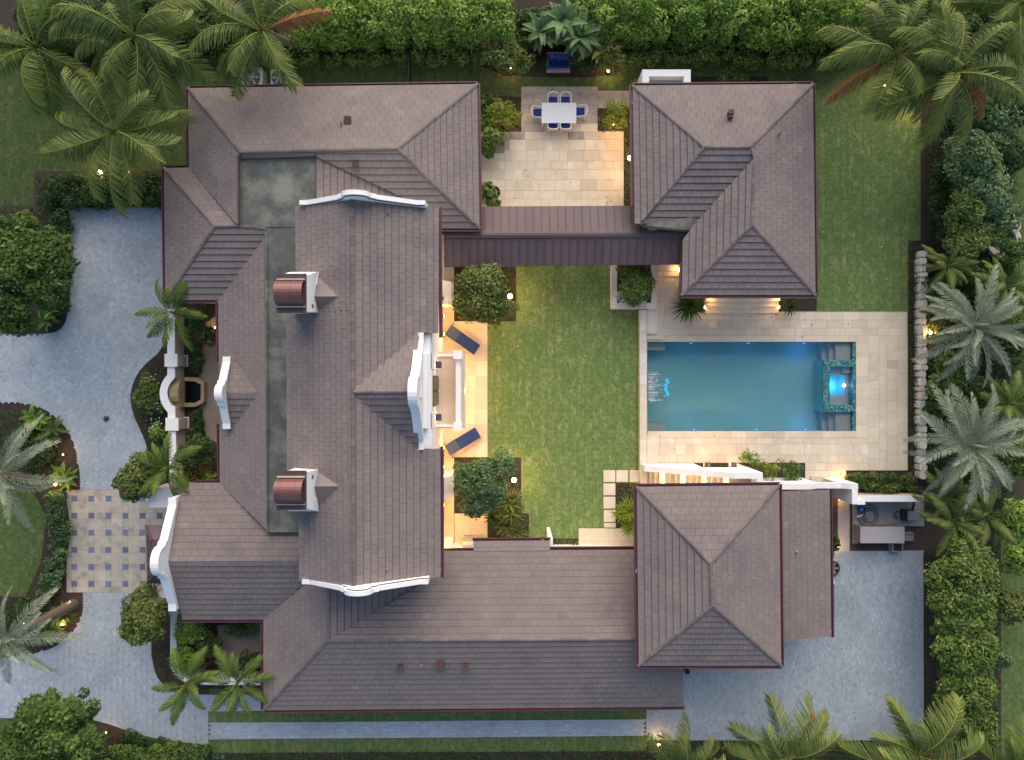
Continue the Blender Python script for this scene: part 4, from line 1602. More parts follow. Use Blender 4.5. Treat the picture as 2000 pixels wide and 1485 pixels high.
# ------------------------------------------------------------------ garage building with the lean-to (south-east)
garage = thing('garage_building', 'square two-storey building with brown tiled hip roof and lean-to, beside the motor court', 'house', P(1390, 1130))
R = Roof(garage)
zq, zqr = 5.8, 7.2
qNW, qNE, qSE, qSW = P(1243, 951, zq), P(1521, 948, zq), P(1525, 1300, zq), P(1247, 1300, zq)
q1, q2 = P(1388, 1101, zqr), P(1392, 1184, zqr)
qf = R.wing([[qNE, qNW, q1], [qNW, qSW, q2, q1], [qSW, qSE, q2], [qSE, qNE, q1, q2]])
for a, b in ((qNW, q1), (qNE, q1), (qSW, q2), (qSE, q2)):
    ridge_caps(a, b, qf, 0.3)
ridge_caps(q2, q1, qf)
for a, b in ((qNE, qNW), (qNW, qSW), (qSW, qSE), (qSE, qNE)):
    gutter(garage, a, b)
walls(garage, [(1243, 951), (1521, 948), (1525, 1300), (1247, 1300)], zq, 1.1, top=5.5)
l0, l1 = P(1620, 957, 2.9), P(1623, 1243, 2.9)
l2 = Vector((l1.x - 5.2, l1.y, 3.95))
l3 = Vector((l0.x - 5.2, l0.y, 3.95))
lf2 = R.wing([[l1, l0, l3, l2]])
gutter(garage, l1, l0)
mb = MB()
mb.box(l0.x - 5, l0.x - 0.75, l1.y + 0.4, l0.y - 0.4, 0, 2.75)
part('lean_to_wall', mb, 'beige_stucco', garage)
for px, py, z in ((1245, 1116, zq), (1522.5, 1292, zq), (1620.5, 1233, 2.9)):
    outlet(garage, px, py, z)
mb = MB()
mb.lathe(P(1555, 1077, 3.3), [(0.07, -0.2), (0.07, 0.12), (0.05, 0.16)], 10)
part('vent_pipe', mb, 'acgrey', garage)
R.finish()

# ------------------------------------------------------------------ covered walkway
cw = thing('covered_walkway', 'long covered walkway with brown standing-seam metal roof joining the main house and guest pavilion', 'walkway', P(1100, 460))
ze_, zr_ = 2.45, 3.0
cN0, cN1 = P(868, 404, ze_), P(1262, 402, ze_)
cS0, cS1 = P(870, 521, ze_), P(1338, 516, ze_)
cR0, cR1 = P(867, 459, zr_), P(1356, 456, zr_)
def panels(e0, e1, r0, r1, n):
    for i in range(n):
        f0, f1 = i / n, (i + 1) / n
        a, b, c, d = e0.lerp(e1, f0), e0.lerp(e1, f1), r0.lerp(r1, f1), r0.lerp(r1, f0)
        mb = MB()
        nn = (b - a).cross(c - a).normalized()
        if nn.z < 0:
            nn = -nn
        t = min(max(rnd.gauss(0.5, 0.25), 0), 1)
        mb.mesh([a, b, c, d] + [p - nn * 0.03 for p in (a, b, c, d)],
                [(0, 1, 2, 3), (7, 6, 5, 4), (0, 4, 5, 1), (1, 5, 6, 2), (2, 6, 7, 3), (3, 7, 4, 0)], t)
        m = (a + d) / 2 + nn * 0.022
        ex = (b - a).normalized()
        mb.obox(m + ex * 0.012, (d - a) / 2, ex * 0.016, nn * 0.032, max(0, t - 0.4))
        part('roof_panel', mb, 'seam', cw)
panels(cN0, cN1, cR0, Vector((cN1.x, cR1.y, zr_)), 25)
panels(cS0, cS1, cR0, P(1343, 457, zr_), 29)
mb = MB()
rr = (cR1 - cR0) / 2
mb.obox((cR0 + cR1) / 2 + Vector((0, 0.06, 0.03)), rr, (0, 0.10, -0.03), (0, 0, 0.025), 0.62)
mb.obox((cR0 + cR1) / 2 + Vector((0, -0.06, 0.03)), rr, (0, 0.10, 0.03), (0, 0, 0.025), 0.4)
part('ridge_cap', mb, 'seam', cw)
gutter(cw, cS0, cS1, w=0.07, h=0.08, out=-0.02)
for i in range(7):
    for y in (cN0.y - 0.45, cS0.y + 0.75):
        x = cS0.x + 0.9 + i * 1.75
        mb = MB()
        mb.box(x - 0.11, x + 0.11, y - 0.11, y + 0.11, 0, 2.35)
        part('post', mb, 'stucco', cw)
walkfloor = sheet('walkway_floor', [(866, 410), (1283, 410), (1283, 500), (866, 500)], 0.045, 'palecon')

# ------------------------------------------------------------------ swimming pool and spa
ZW = -0.13
a, b = P(1264, 843), P(1671.5, 667)
X0, X1, Y0, Y1 = a.x, b.x, a.y, b.y
ZF = -1.3
pool = tag(part('pool', MB(), 'plaster'), kind='structure')
mb = MB()
mb.poly([(X0, Y0, ZF), (X1, Y0, ZF), (X1, Y1, ZF), (X0, Y1, ZF)])
part('pool_floor', mb, 'plaster', pool)
for k, (p, q) in enumerate((((X0, Y0), (X1, Y0)), ((X1, Y0), (X1, Y1)), ((X1, Y1), (X0, Y1)), ((X0, Y1), (X0, Y0)))):
    mb = MB()
    p, q = Vector((*p, 0)), Vector((*q, 0))
    d = (q - p).normalized()
    nrm = Vector((d.y, -d.x, 0)) * 0.15
    mb.prism([tuple(v.to_2d()) for v in (p, q, q + nrm, p + nrm)], ZF, 0.045)
    part('pool_wall', mb, 'plaster', pool)
mb = MB()
mb.box(X1 - 0.17, X1 - 0.004, Y0 + 0.004, Y1 - 0.004, -0.5, 0.0)
part('waterline_tile', mb, 'mosaic', pool)
for y0, y1 in ((P(0, 706).y, Y1 - 0.003), (Y0 + 0.003, P(0, 803).y)):
    for px, z in ((1605.5, -0.80), (1619, -0.52), (1632, -0.26)):
        mb = MB()
        mb.box(P(px, 0, z).x, X1 - 0.01, y0, y1, ZF + 0.01, z)
        part('pool_step', mb, 'poolstep', pool)
for y0, y1 in ((P(0, 684, -0.4).y, Y1 - 0.003), (Y0 + 0.003, P(0, 827, -0.4).y)):
    mb = MB()
    x1 = P(1300, 0, -0.4).x
    pts = [(X0 + 0.003, y0), (x1 - 0.1, y0), (x1, y0 + 0.1), (x1, y1 - 0.01), (X0 + 0.003, y1 - 0.01)]
    if y0 < Y0 + 0.1:
        pts = [(X0 + 0.003, y0), (x1, y0), (x1, y1 - 0.1), (x1 - 0.1, y1), (X0 + 0.003, y1)]
    mb.prism(pts, ZF + 0.01, -0.42)
    part('corner_seat', mb, 'poolstep', pool)
sx0, sx1, sy0, sy1 = P(1608, 0).x, X1 - 0.002, P(0, 804.5).y, P(0, 703.5).y
t = 0.36
for x0, x1, y0, y1 in ((sx0, sx0 + t, sy0, sy1), (sx0 + t, sx1, sy0, sy0 + t), (sx0 + t, sx1, sy1 - t, sy1)):
    mb = MB()
    mb.box(x0 + (0.012 if x0 == sx0 else 0), x1, y0 + (0.012 if y0 == sy0 else 0), y1 - (0.012 if y1 == sy1 else 0), ZF + 0.01, -0.10)
    sw_ = part('spa_wall', mb, 'plaster', pool)
    mb = MB()
    mb.box(x0, x1, y0, y1, -0.0985, 0.02)
    part('mosaic_cap', mb, 'mosaic', sw_)
mb = MB()
ix0, ix1, iy0, iy1 = sx0 + t, sx1 - 0.17, sy0 + t, sy1 - t
wx0, wx1, wy0, wy1 = ix0 + 0.02, P(1650, 0, -0.5).x, P(0, 774, -0.5).y, P(0, 732, -0.5).y
mb.box(wx1, ix1, iy0 + 0.003, iy1 - 0.003, ZF + 0.01, -0.5)
mb.box(ix0 + 0.003, wx1, iy0 + 0.003, wy0, ZF + 0.01, -0.5)
mb.box(ix0 + 0.003, wx1, wy1, iy1 - 0.003, ZF + 0.01, -0.5)
part('spa_bench', mb, 'poolstep', pool, kind='stuff')
mb = MB()
mb.box(ix1 - 0.42, ix1, iy1 - 0.36, iy1 - 0.004, -0.495, -0.3)
part('spa_seat', mb, 'poolstep', pool)
mb = MB()
mb.poly([(X0 - 0.01, Y0 - 0.01, ZW), (X1 + 0.01, Y0 - 0.01, ZW), (X1 + 0.01, Y1 + 0.01, ZW), (X0 - 0.01, Y1 + 0.01, ZW)])
tag(part('pool_water', mb, 'water'), kind='structure')

BL = (0.10, 0.30, 1.0)
for i, (px, yy, side) in enumerate(((1350, 0, 1), (1462, 0, 1), (1571, 0, 1), (1356, 0, -1), (1478, 0, -1), (1574, 0, -1))):
    x = P(px, 0, -0.4).x
    y = Y1 - 0.06 if side > 0 else Y0 + 0.06
    t_ = thing('pool_light', ['blue underwater light set in the north pool wall below the planter', 'blue underwater light in the north pool wall facing the pavilion steps', 'blue underwater light in the north pool wall near the pool steps',
                              'violet underwater light in the south pool wall above the lower left seat', 'blue underwater light in the middle of the south pool wall', 'blue underwater light in the south pool wall near the pool steps'][i], 'pool light', (x, y, -0.45), 0, 'underwater lights in the pool walls')
    mb = MB()
    mb.tube([(x, y + side * 0.05, -0.45), (x, y - side * 0.03, -0.45)], 0.07, 12)
    part('lens', mb, 'bluelamp', t_)
    mb = MB()
    mb.tube([(x, y + side * 0.05, -0.45), (x, y - side * 0.015, -0.45)], 0.10, 12)
    part('bezel', mb, 'steel', t_)
    lamp('pool_glow', (x, y - side * 0.35, -0.5), [1.2, 1.5, 6, 2, 2, 5][i], BL, 0.1, t_)
c = Vector(((wx0 + wx1) / 2, (wy0 + wy1) / 2, -1.2))
t_ = thing('spa_light', 'bright cyan light glowing at the bottom of the spa', 'pool light', c)
mb = MB()
mb.box(c.x - 0.05, c.x + 0.05, c.y - 0.45, c.y + 0.45, -1.25, -1.18)
part('lens', mb, 'cyanlamp', t_)
lamp('spa_glow', c + Vector((0.05, 0, 0.15)), 14, (0.02, 0.40, 1.0), 0.15, t_)
c = P(1648, 753, -0.45)
t_ = thing('spa_lamp', 'small violet-white lamp on the inner bench edge of the spa', 'pool light', c)
mb = MB()
mb.lathe(c, [(0.06, -0.05), (0.08, 0.0), (0.06, 0.04), (0.0, 0.05)], 10)
part('lens', mb, 'whitelamp', t_)
c = P(1302, 757, -0.6)  # emissive discs stand in for the cyan reflection of a light
t_ = thing('splash_glow', 'pale cyan reflected glow in the water beside the fountain jets', 'pool light', c)
mb = MB()
for k in range(7):
    mb.lathe(c + Vector((rnd.uniform(-.08, .08), -0.42 + 0.14 * k, 0)), [(0.05, -0.02), (0.09, 0.0), (0.05, 0.02)], 7)
part('lens', mb, 'cyanlamp', t_)
# jets falling from the deck wall
c = P(1265, 757, 0.2)
t_ = thing('water_jets', 'white sheet of water jets spilling from the west edge into the pool', 'water jets', c)
for k in range(16):
    y = c.y - 0.72 + 1.44 * k / 15 + rnd.uniform(-.03, .03)
    L = rnd.uniform(0.35, 0.62) if rnd.random() < 0.6 else rnd.uniform(0.7, 1.05)
    pts = [(c.x + 0.02 + L * f, y + rnd.uniform(-.02, .02), 0.30 + 0.10 * f - 0.55 * f * f) for f in (0, .2, .4, .6, .8, 1)]
    mb = MB()
    mb.tube(pts, [0.02, 0.016, 0.014, 0.012, 0.010, 0.006], 5)
    part('jet', mb, 'spray', t_)
fo = MB()
for k in range(220):
    x, y = c.x + 0.18 + abs(rnd.gauss(0, 0.22)), c.y + rnd.uniform(-0.85, 0.85)
    s = rnd.uniform(0.008, 0.022)
    fo.obox((x, y, ZW + 0.01), (s, 0, 0), (0, s * 1.5, 0), (0, 0, 0.006))
part('foam', fo, 'spray', t_, kind='stuff')

# ------------------------------------------------------------------ coral-stone edging, planter, deck steps
ew_ = thing('pool_edge_wall', 'low coral-stone edge wall between the centre lawn and the pool', 'wall', P(1257, 780))
def stonerow(parent, x0, y0, x1, y1, z1, L, mat='coral', name='coping_stone', z0=0.0):
    a, b = P(x0, y1, z1), P(x1, y0, z1)
    vert = (b.y - a.y) > (b.x - a.x)
    ln = (b.y - a.y) if vert else (b.x - a.x)
    n = max(1, round(ln / L))
    for i in range(n):
        mb = MB()
        dz = rnd.uniform(-0.006, 0.006)
        if vert:
            mb.box(a.x, b.x, a.y + ln * i / n + 0.004, a.y + ln * (i + 1) / n - 0.004, z0, z1 + dz, rnd.random())
        else:
            mb.box(a.x + ln * i / n + 0.004, a.x + ln * (i + 1) / n - 0.004, a.y, b.y, z0, z1 + dz, rnd.random())
        part(name, mb, mat, parent)
stonerow(ew_, 1250, 605, 1263, 752, 0.42, 0.6)
stonerow(ew_, 1250, 752.3, 1263, 945, 0.42, 0.6, 'trav')
pl_ = thing('stone_planter', 'square raised coral-stone planter box at the end of the covered walkway', 'planter', P(1238, 560))
stonerow(pl_, 1194, 518, 1205.5, 603, 0.48, 0.6)
stonerow(pl_, 1206, 592, 1282, 603, 0.48, 0.6)
stonerow(pl_, 1272, 518, 1283, 591.6, 0.48, 0.6)
mb = MB()
a, b = P(1206, 591), P(1271, 518)
mb.box(a.x, b.x, a.y, b.y, 0, 0.40)
part('soil', mb, 'soil', pl_)
st = thing('deck_steps', 'L-shaped pale stone steps at the north-west corner of the pool', 'steps', P(1280, 630))
for k, (x0, y0, x1, y1, z) in enumerate(((1263.5, 590, 1295, 663, 0.17), (1263.5, 590, 1284, 652, 0.31))):
    a, b = P(x0, y1, z), P(x1, y0, z)
    mb = MB()
    mb.box(a.x, b.x, a.y, b.y, 0.051, z)
    part('step', mb, 'trav', st, bevel=0.015)
st = thing('corner_steps', 'two narrow pale stone steps at the south-west corner of the pool deck', 'steps', P(1275, 880))
for k, (x0, y0, x1, y1, z) in enumerate(((1263.5, 850, 1285, 906, 0.17), (1263.5, 862, 1275, 906, 0.31))):
    a, b = P(x0, y1, z), P(x1, y0, z)
    mb = MB()
    mb.box(a.x, b.x, a.y, b.y, 0.051 if k == 0 else 0.17, z)
    part('step', mb, 'trav', st, bevel=0.015)
st = thing('pavilion_steps', 'wide pale stone steps in front of the guest pavilion facing the pool', 'steps', P(1449, 590))
for k, (y1, z) in enumerate(((612, 0.18), (599, 0.36), (589, 0.54))):
    a, b = P(1378, y1, z), P(1521, 560, z)
    mb = MB()
    mb.box(a.x, b.x, a.y, b.y, 0.051, z)
    part('step', mb, 'trav', st, bevel=0.015)
for px in (1377, 1522):
    for y in (584, 600):
        c = P(px, y, 0.3)
        mb = MB()
        s = 1 if px < 1400 else -1
        mb.box(c.x - 0.03, c.x + 0.03, c.y - 0.08, c.y + 0.08, 0.2, 0.3)
        l = part('step_light', mb, 'strip', st)
        lamp('step_glow', (c.x + s * 0.25, c.y, 0.75), 4, WARM, 0.05, l)
st = thing('walkway_steps', 'three small stone steps lit from the side under the walkway end', 'steps', P(1304, 530))
for k, (y1, z) in enumerate(((540, 0.17), (529, 0.34))):
    a, b = P(1284, y1, z), P(1327, 505, z)
    mb = MB()
    mb.box(a.x, b.x, a.y, b.y, 0.051, z)
    part('step', mb, 'trav', st, bevel=0.015)
c = P(1326, 527, 0.5)
mb = MB()
mb.box(c.x - 0.02, c.x + 0.02, c.y - 0.1, c.y + 0.1, 0.4, 0.5)
l = part('step_light', mb, 'strip', st)
lamp('step_glow', (c.x - 0.15, c.y, 0.55), 5, WARM, 0.05, l)

# ------------------------------------------------------------------ outside stair of the garage building
stair = thing('outside_staircase', 'outside stair with pale treads and glowing step lights behind a white wall', 'stairs', P(1370, 925))
ylo = P(0, 905, 0).y
xs0, xs1 = P(1262, 0, 0.8).x, P(1423, 0, 3.2).x
wt = 0.30
zt = lambda x: 1.25 + (4.1 - 1.25) * min(max((x - xs0) / (xs1 - xs0), 0), 1)
mb = MB()
xe = P(1490, 0, 4.1).x
xa, xb, xc, xd = P(1258, 0, 1.2).x, P(1368, 0, 1.5).x, P(1438, 0, 1.5).x, xe
# wall in three stretches with a small arch over the lower door
for x0, x1, z0 in ((xa, xb, 0), (xb, xc, 2.0), (xc, xd, 0)):
    xm = xs1 if x0 < xs1 < x1 else None
    pts = [x0] + ([xm] if xm else []) + [x1]
    for p, q in zip(pts[:-1], pts[1:]):
        mb.prism([(p, ylo - wt), (q, ylo - wt), (q, ylo), (p, ylo)], z0, [zt(p), zt(q), zt(q), zt(p)])
part('stair_wall', mb, 'stucco', stair, kind='stuff')
mb = MB()
mb.box(xe - wt, xe, ylo - 2.2, ylo - wt - 0.003, 0, 4.1)
part('end_wall', mb, 'stucco', stair)
nst = 16
dx = (xs1 - xs0) / nst
yhi = ylo - 2.0
for i in range(nst):
    x0 = xs0 + i * dx
    z = 0.35 + (3.05 - 0.35) * i / (nst - 1)
    mb = MB()
    mb.box(x0 + 0.004, x0 + dx - 0.004, yhi, ylo - wt - 0.004, max(0, z - 0.5), z, rnd.random())
    part('tread', mb, 'trav', stair)
    if i % 4 == 3 or i == 0:
        xx = x0 + dx * (0.75 if i else -0.75)
        mb = MB()
        mb.box(x0 + dx - 0.05 if i else x0 - 0.06, x0 + dx - 0.012 if i else x0 - 0.02, yhi + 0.2, ylo - wt - 0.05, z + 0.03 if i else 0.1, z + 0.09 if i else 0.18)
        l = part('step_light', mb, 'strip', stair)
        for yy in (0.3, 0.75, 1.2):
            lamp('step_glow', (x0 + dx * 0.55 if i else x0 - 0.2, ylo - wt - yy, (z if i else 0.05) + 0.16), 2.6, (1.0, 0.60, 0.18), 0.04, l)
mb = MB()
mb.box(xs1, xe - wt - 0.004, yhi, ylo - wt - 0.004, 2.75, 3.2)
part('landing', mb, 'palecon', stair)
for px in (1381, 1433):
    c = P(px, 906, 2.35)
    c.y = ylo + 0.16
    mb = MB()
    mb.mesh([(c.x - .16, c.y - .12, c.z), (c.x + .16, c.y - .12, c.z), (c.x + .16, c.y + .16, c.z), (c.x - .16, c.y + .16, c.z), (c.x, c.y, c.z + .22)],
            [(3, 2, 1, 0), (0, 1, 4), (1, 2, 4), (2, 3, 4), (3, 0, 4)])
    l = part('lantern_roof', mb, 'maroon', stair)
    mb = MB()
    mb.box(c.x - 0.09, c.x + 0.09, c.y - 0.09, c.y + 0.1, c.z - 0.3, c.z - 0.003)
    part('lantern_glass', mb, 'bulbsm', l)
    lamp('lantern_glow', (c.x + (0.2 if px < 1400 else -0.2), c.y + 0.22, c.z - 0.5), 16, WARM, 0.08, l)

# ------------------------------------------------------------------ white walls by the side gate and the equipment yard
gw = thing('gate_wall', 'white scalloped wall with a dipped gateway beside the lean-to roof', 'wall', P(1600, 945))
ytop = P(0, 956, 2.3).y
mb = MB()
pts = []
xl, xr = P(1493, 0, 2.3).x, P(1675, 0, 2.3).x
g0, g1_ = P(1594, 0, 1.9).x, P(1642, 0, 1.9).x
x = xl
while x <= xr + 1e-6:
    z = 2.35
    if x < g0:
        z = 2.35 - 0.35 * max(0, 1 - (g0 - x) / 0.7) ** 2
    elif x > g1_:
        z = 2.35 - 0.35 * max(0, 1 - (x - g1_) / 0.7) ** 2
    else:
        z = 2.0
    pts.append((x, z))
    x += (xr - xl) / 40
for (xa_, za), (xb_, zb2) in zip(pts[:-1], pts[1:]):
    gate = g0 + 0.1 < (xa_ + xb_) / 2 < g1_ - 0.1
    mb.prism([(xa_, ytop), (xb_, ytop), (xb_, ytop + 0.30), (xa_, ytop + 0.30)], 1.75 if gate else 0, [za, zb2, zb2, za])
part('wall', mb, 'stucco', gw)
mb = MB()
mb.box(xr - 0.30, xr, P(0, 985, 2.3).y, ytop - 0.003, 0, 2.33)
part('return_wall', mb, 'stucco', gw)
mb = MB()
mb.box(xr + 0.003, xr + 0.4, P(0, 986, 2.3).y, P(0, 977, 2.3).y, 0, 2.3)
part('wall_stub', mb, 'stucco', gw)
st = thing('gate_step', 'pale stone step before the gateway in the white wall', 'steps', P(1613, 938))
a, b = P(1585, 948, 0.18), P(1640, 930, 0.18)
mb = MB()
mb.box(a.x, b.x, a.y, b.y, 0.052, 0.18)
part('step', mb, 'trav', st, bevel=0.015)
for cx, cy, pw, nm in ((1645, 927, 6, 'small warm lamp at the corner of the hedge by the gateway'), (1640, 975, 5, 'small warm lamp at the foot of the gate wall behind the lean-to'), (1636, 1068, 4, 'small warm lamp at the south end of the narrow side walkway')):
    c = P(cx, cy, 0.25)
    t_ = thing('garden_light', nm, 'garden light', Vector((c.x, c.y, 0)))
    mb = MB()
    mb.tube([(c.x, c.y, 0), (c.x, c.y, 0.22)], 0.02, 6)
    part('stake', mb, 'dark', t_)
    mb = MB()
    mb.lathe((c.x, c.y, 0.2), [(0.03, 0), (0.05, 0.03), (0.05, 0.06), (0.0, 0.08)], 8)
    part('lamp_head', mb, 'bulbsm', t_)
    lamp('garden_glow', (c.x, c.y, 0.42), pw, WARM, 0.06, t_)
yw = thing('yard_wall', 'lower white wall along the north side of the grey equipment yard', 'wall', P(1740, 972))
y0 = P(0, 980, 1.5).y
mb = MB()
xl, xr = xr + 0.41, P(1803, 0, 1.5).x
mb.box(xl, xr, y0 + 0.05, y0 + 0.27, 0, 1.45)
part('wall', mb, 'beige_stucco', yw)
mb = MB()
mb.box(xl, xr, y0, y0 + 0.32, 1.45, 1.54)
part('coping', mb, 'stucco', yw)

# equipment yard
pad = thing('equipment_pad', 'grey concrete slab of the pool equipment yard', 'slab', P(1735, 1010))
mb = MB()
a, b = P(1666, 1028, 0.1), P(1805, 972, 0.1)
mb.box(a.x, b.x, a.y, b.y, 0, 0.10)
part('slab', mb, 'concrete', pad)
mb = MB()
a, b = P(1666, 1062, 0.09), P(1676, 1028.4, 0.09)
mb.box(a.x, b.x, a.y, b.y, 0, 0.095)
part('slab', mb, 'concrete', pad)
cab = thing('equipment_cabinet', 'long taupe metal cabinet with a flat lid at the equipment yard', 'cabinet', P(1720, 1043))
a, b = P(1680.5, 1061.5, 0.9), P(1767, 1029.5, 0.9)
mb = MB()
mb.box(a.x + 0.02, b.x - 0.02, a.y + 0.02, b.y - 0.02, 0.05, 0.85)
part('body', mb, 'taupedk', cab)
mb = MB()
mb.box(a.x, b.x, a.y, b.y, 0.85, 0.9)
part('lid', mb, 'taupe', cab, bevel=0.015)
for nm, lb, px, py, w, h, z in (('utility_box', 'small open grey utility box at the east end of the taupe cabinet', 1776, 1049, 17, 15, 0.35), ('meter_box', 'small dark grey box at the south side of the taupe cabinet by the pavers', 1754, 1070, 20, 17, 0.5)):
    t_ = thing(nm, lb, 'utility box', P(px, py))
    a, b = P(px - w / 2, py + h / 2, z), P(px + w / 2, py - h / 2, z)
    mb = MB()
    for x0, x1, y0_, y1_ in ((a.x, b.x, a.y, a.y + .04), (a.x, b.x, b.y - .04, b.y), (a.x, a.x + .04, a.y + .04, b.y - .04), (b.x - .04, b.x, a.y + .04, b.y - .04)):
        mb.box(x0, x1, y0_, y1_, 0, z)
    part('case', mb, 'acgrey', t_, kind='stuff')
    mb = MB()
    mb.box(a.x + .041, b.x - .041, a.y + .041, b.y - .041, 0.02, z - 0.08)
    part('cover', mb, 'dark' if nm == 'meter_box' else 'acgrey', t_)
t_ = thing('hose', 'coiled grey pool hose lying on the concrete of the yard', 'hose', P(1700, 1005, 0.1))
pts = []
c = P(1696, 1006, 0.14)
for k in range(90):
    f = k / 89
    a_ = f * 2 * PI * 2.6 + 0.6
    r = 0.62 - 0.34 * f + 0.03 * math.sin(7 * f)
    pts.append((c.x + r * math.cos(a_) * 1.0 + 0.08 * f, c.y + r * 0.92 * math.sin(a_) - 0.06 * math.sin(3 * f), 0.13 + 0.05 * f + 0.01 * math.sin(9 * f)))
mb = MB()
mb.tube(pts, 0.028, 6)
part('hose_coil', mb, 'hose', t_, smooth=True)
t_ = thing('bucket', 'bright blue bucket with dark rim beside the coiled hose', 'bucket', P(1677, 993, 0.1))
c = P(1678, 993, 0.1)
mb = MB()
mb.lathe(c, [(0.13, 0), (0.17, 0.3), (0.19, 0.3), (0.19, 0.34), (0.15, 0.34), (0.15, 0.24)], 16)
part('pail', mb, 'bluedk', t_, smooth=True)
mb = MB()
mb.lathe(c + Vector((0, 0, 0.24)), [(0.145, 0), (0.13, 0.05)], 14)
part('lid', mb, 'bluep', t_)
t_ = thing('valve', 'small blue-grey valve fitting on the slab below the blue bucket', 'valve', P(1675, 1007, 0.1))
c = P(1675, 1007, 0.1)
mb = MB()
mb.lathe(c, [(0.09, 0), (0.09, 0.12), (0.05, 0.16), (0.05, 0.2)], 10)
part('valve_body', mb, 'acgrey', t_)
mb = MB()
mb.obox(c + Vector((0, 0, 0.22)), (0.16, 0.05, 0), (-0.01, 0.03, 0), (0, 0, 0.015))
part('valve_handle', mb, 'white', t_)
t_ = thing('pool_pump', 'dark grey pool pump with a flat grey housing on the slab', 'pump', P(1777, 1010, 0.1))
a, b = P(1766, 1019, 0.55), P(1791, 997, 0.55)
mb = MB()
mb.box(a.x, b.x, a.y, b.y, 0.10, 0.42)
part('base', mb, 'dark', t_, bevel=0.05)
mb = MB()
mb.box(a.x + 0.2, b.x - 0.02, a.y + 0.06, b.y - 0.05, 0.42, 0.6)
part('housing', mb, 'acgrey', t_, bevel=0.04)
mb = MB()
mb.tube([(b.x - 0.1, b.y, 0.25), (b.x + 0.05, b.y + 0.3, 0.2), (b.x - 0.02, b.y + 0.6, 0.2)], 0.05, 8)
mb2 = MB()
part('pipe', mb, 'dark', t_, smooth=True)
mb2.tube([(a.x - 0.12, b.y - 0.15, 0.15), (a.x - 0.3, b.y - 0.2, 0.2), (a.x - 0.32, a.y + 0.2, 0.2), (a.x - 0.12, a.y + 0.1, 0.15)], 0.035, 6)
part('pipe', mb2, 'hose', t_, smooth=True)

def condenser(lb, px, py, s, z, mat='acgrey'):
    t_ = thing('air_conditioner', lb, 'air conditioner', P(px, py), 0, 'air conditioning units')
    c = P(px, py, z)
    mb = MB()
    mb.box(c.x - s / 2, c.x + s / 2, c.y - s / 2, c.y + s / 2, 0.05, z)
    part('case', mb, mat, t_, bevel=0.08)
    mb = MB()
    mb.lathe(c, [(s * 0.43, -0.02), (s * 0.43, 0.05), (s * 0.38, 0.05), (s * 0.38, 0.012), (0.0, 0.012)], 24)
    part('fan_ring', mb, 'dark', t_)
    mb = MB()
    for k in range(6):
        a_ = k * PI / 3
        mb.obox(c + Vector((math.cos(a_) * s * .2, math.sin(a_) * s * .2, 0.02)), Vector((math.cos(a_), math.sin(a_), 0)) * s * .17, Vector((-math.sin(a_), math.cos(a_), 0)) * 0.05, (0, 0, 0.004))
    mb.lathe(c + Vector((0, 0, 0.02)), [(0.09, 0), (0.09, 0.03)], 12)
    part('fan', mb, 'acgrey', t_)
    mb = MB()
    for k in range(5):
        r = s * (0.08 + 0.075 * k)
        pts = [c + Vector((r * math.cos(q * PI / 8), r * math.sin(q * PI / 8), 0.055)) for q in range(17)]
        mb.tube(pts, 0.006, 4, cap=False)
    part('guard', mb, 'dark', t_, kind='stuff')
condenser('square grey air conditioner with round fan beside the north wing gutter', 491, 151, 1.15, 1.0)
condenser('pale grey air conditioner partly under a palm frond at the north wing', 545, 152, 0.95, 0.9, 'taupe')
condenser('grey air conditioner tucked half under the lean-to eave by the motor court', 1625, 1110, 0.95, 0.9)
t_ = thing('wall_box', 'small white box below the lean-to eave by the motor court', 'utility box', P(1627, 1134))
a, b = P(1619, 1141, 0.6), P(1631, 1127, 0.6)
mb = MB()
mb.box(a.x, b.x, a.y, b.y, 0, 0.6)
part('case', mb, 'white', t_, bevel=0.02)
mb = MB()
mb.box(a.x + 0.03, b.x - 0.03, a.y + 0.03, b.y - 0.03, 0.6, 0.63)
part('cover', mb, 'white', t_)

# white U-shaped enclosure north of the guest house
t_ = thing('outdoor_enclosure', 'white U-shaped wall around a frosted grey panel behind the guest pavilion', 'enclosure', P(1302, 160))
a, b = P(1254.5, 200, 2.2), P(1349, 136, 2.2)
mb = MB()
w = 0.36
mb.box(a.x, b.x, b.y - w, b.y, 0, 2.2)
part('wall', mb, 'stucco', t_)
for x0 in (a.x, b.x - w):
    mb = MB()
    mb.box(x0, x0 + w, a.y, b.y - w - 0.003, 0, 2.2)
    part('wall', mb, 'stucco', t_)
mb = MB()
mb.box(a.x + w + 0.003, b.x - w - 0.003, a.y, b.y - w - 0.004, 0, 1.7)
part('grey_panel', mb, 'frost', t_)
t_ = thing('picket_fence', 'thin dark metal fence running from the hedge to the north wing', 'fence', P(798, 130))
mb = MB()
a, b = P(797, 164, 1.3), P(799, 96, 1.3)
mb.tube([a, b], 0.03, 6)
part('top_rail', mb, 'dark', t_)
for k in range(5):
    p = a.lerp(b, k / 4)
    mb = MB()
    mb.box(p.x - 0.035, p.x + 0.035, p.y - 0.035, p.y + 0.035, 0, 1.34)
    part('post', mb, 'dark', t_)
pk = None
for k in range(18):
    p = a.lerp(b, (k + 0.5) / 18)
    if pk is None:
        mb = MB()
        mb.box(-0.012, 0.012, -0.012, 0.012, 0.1, 1.28)
        pk = part('picket', mb, 'dark', t_, local=True)
        o = pk
    else:
        o = pk.copy()
        COL.objects.link(o)
        o.parent = t_
    o.location = Vector((p.x, p.y, 0)) - origin(t_)

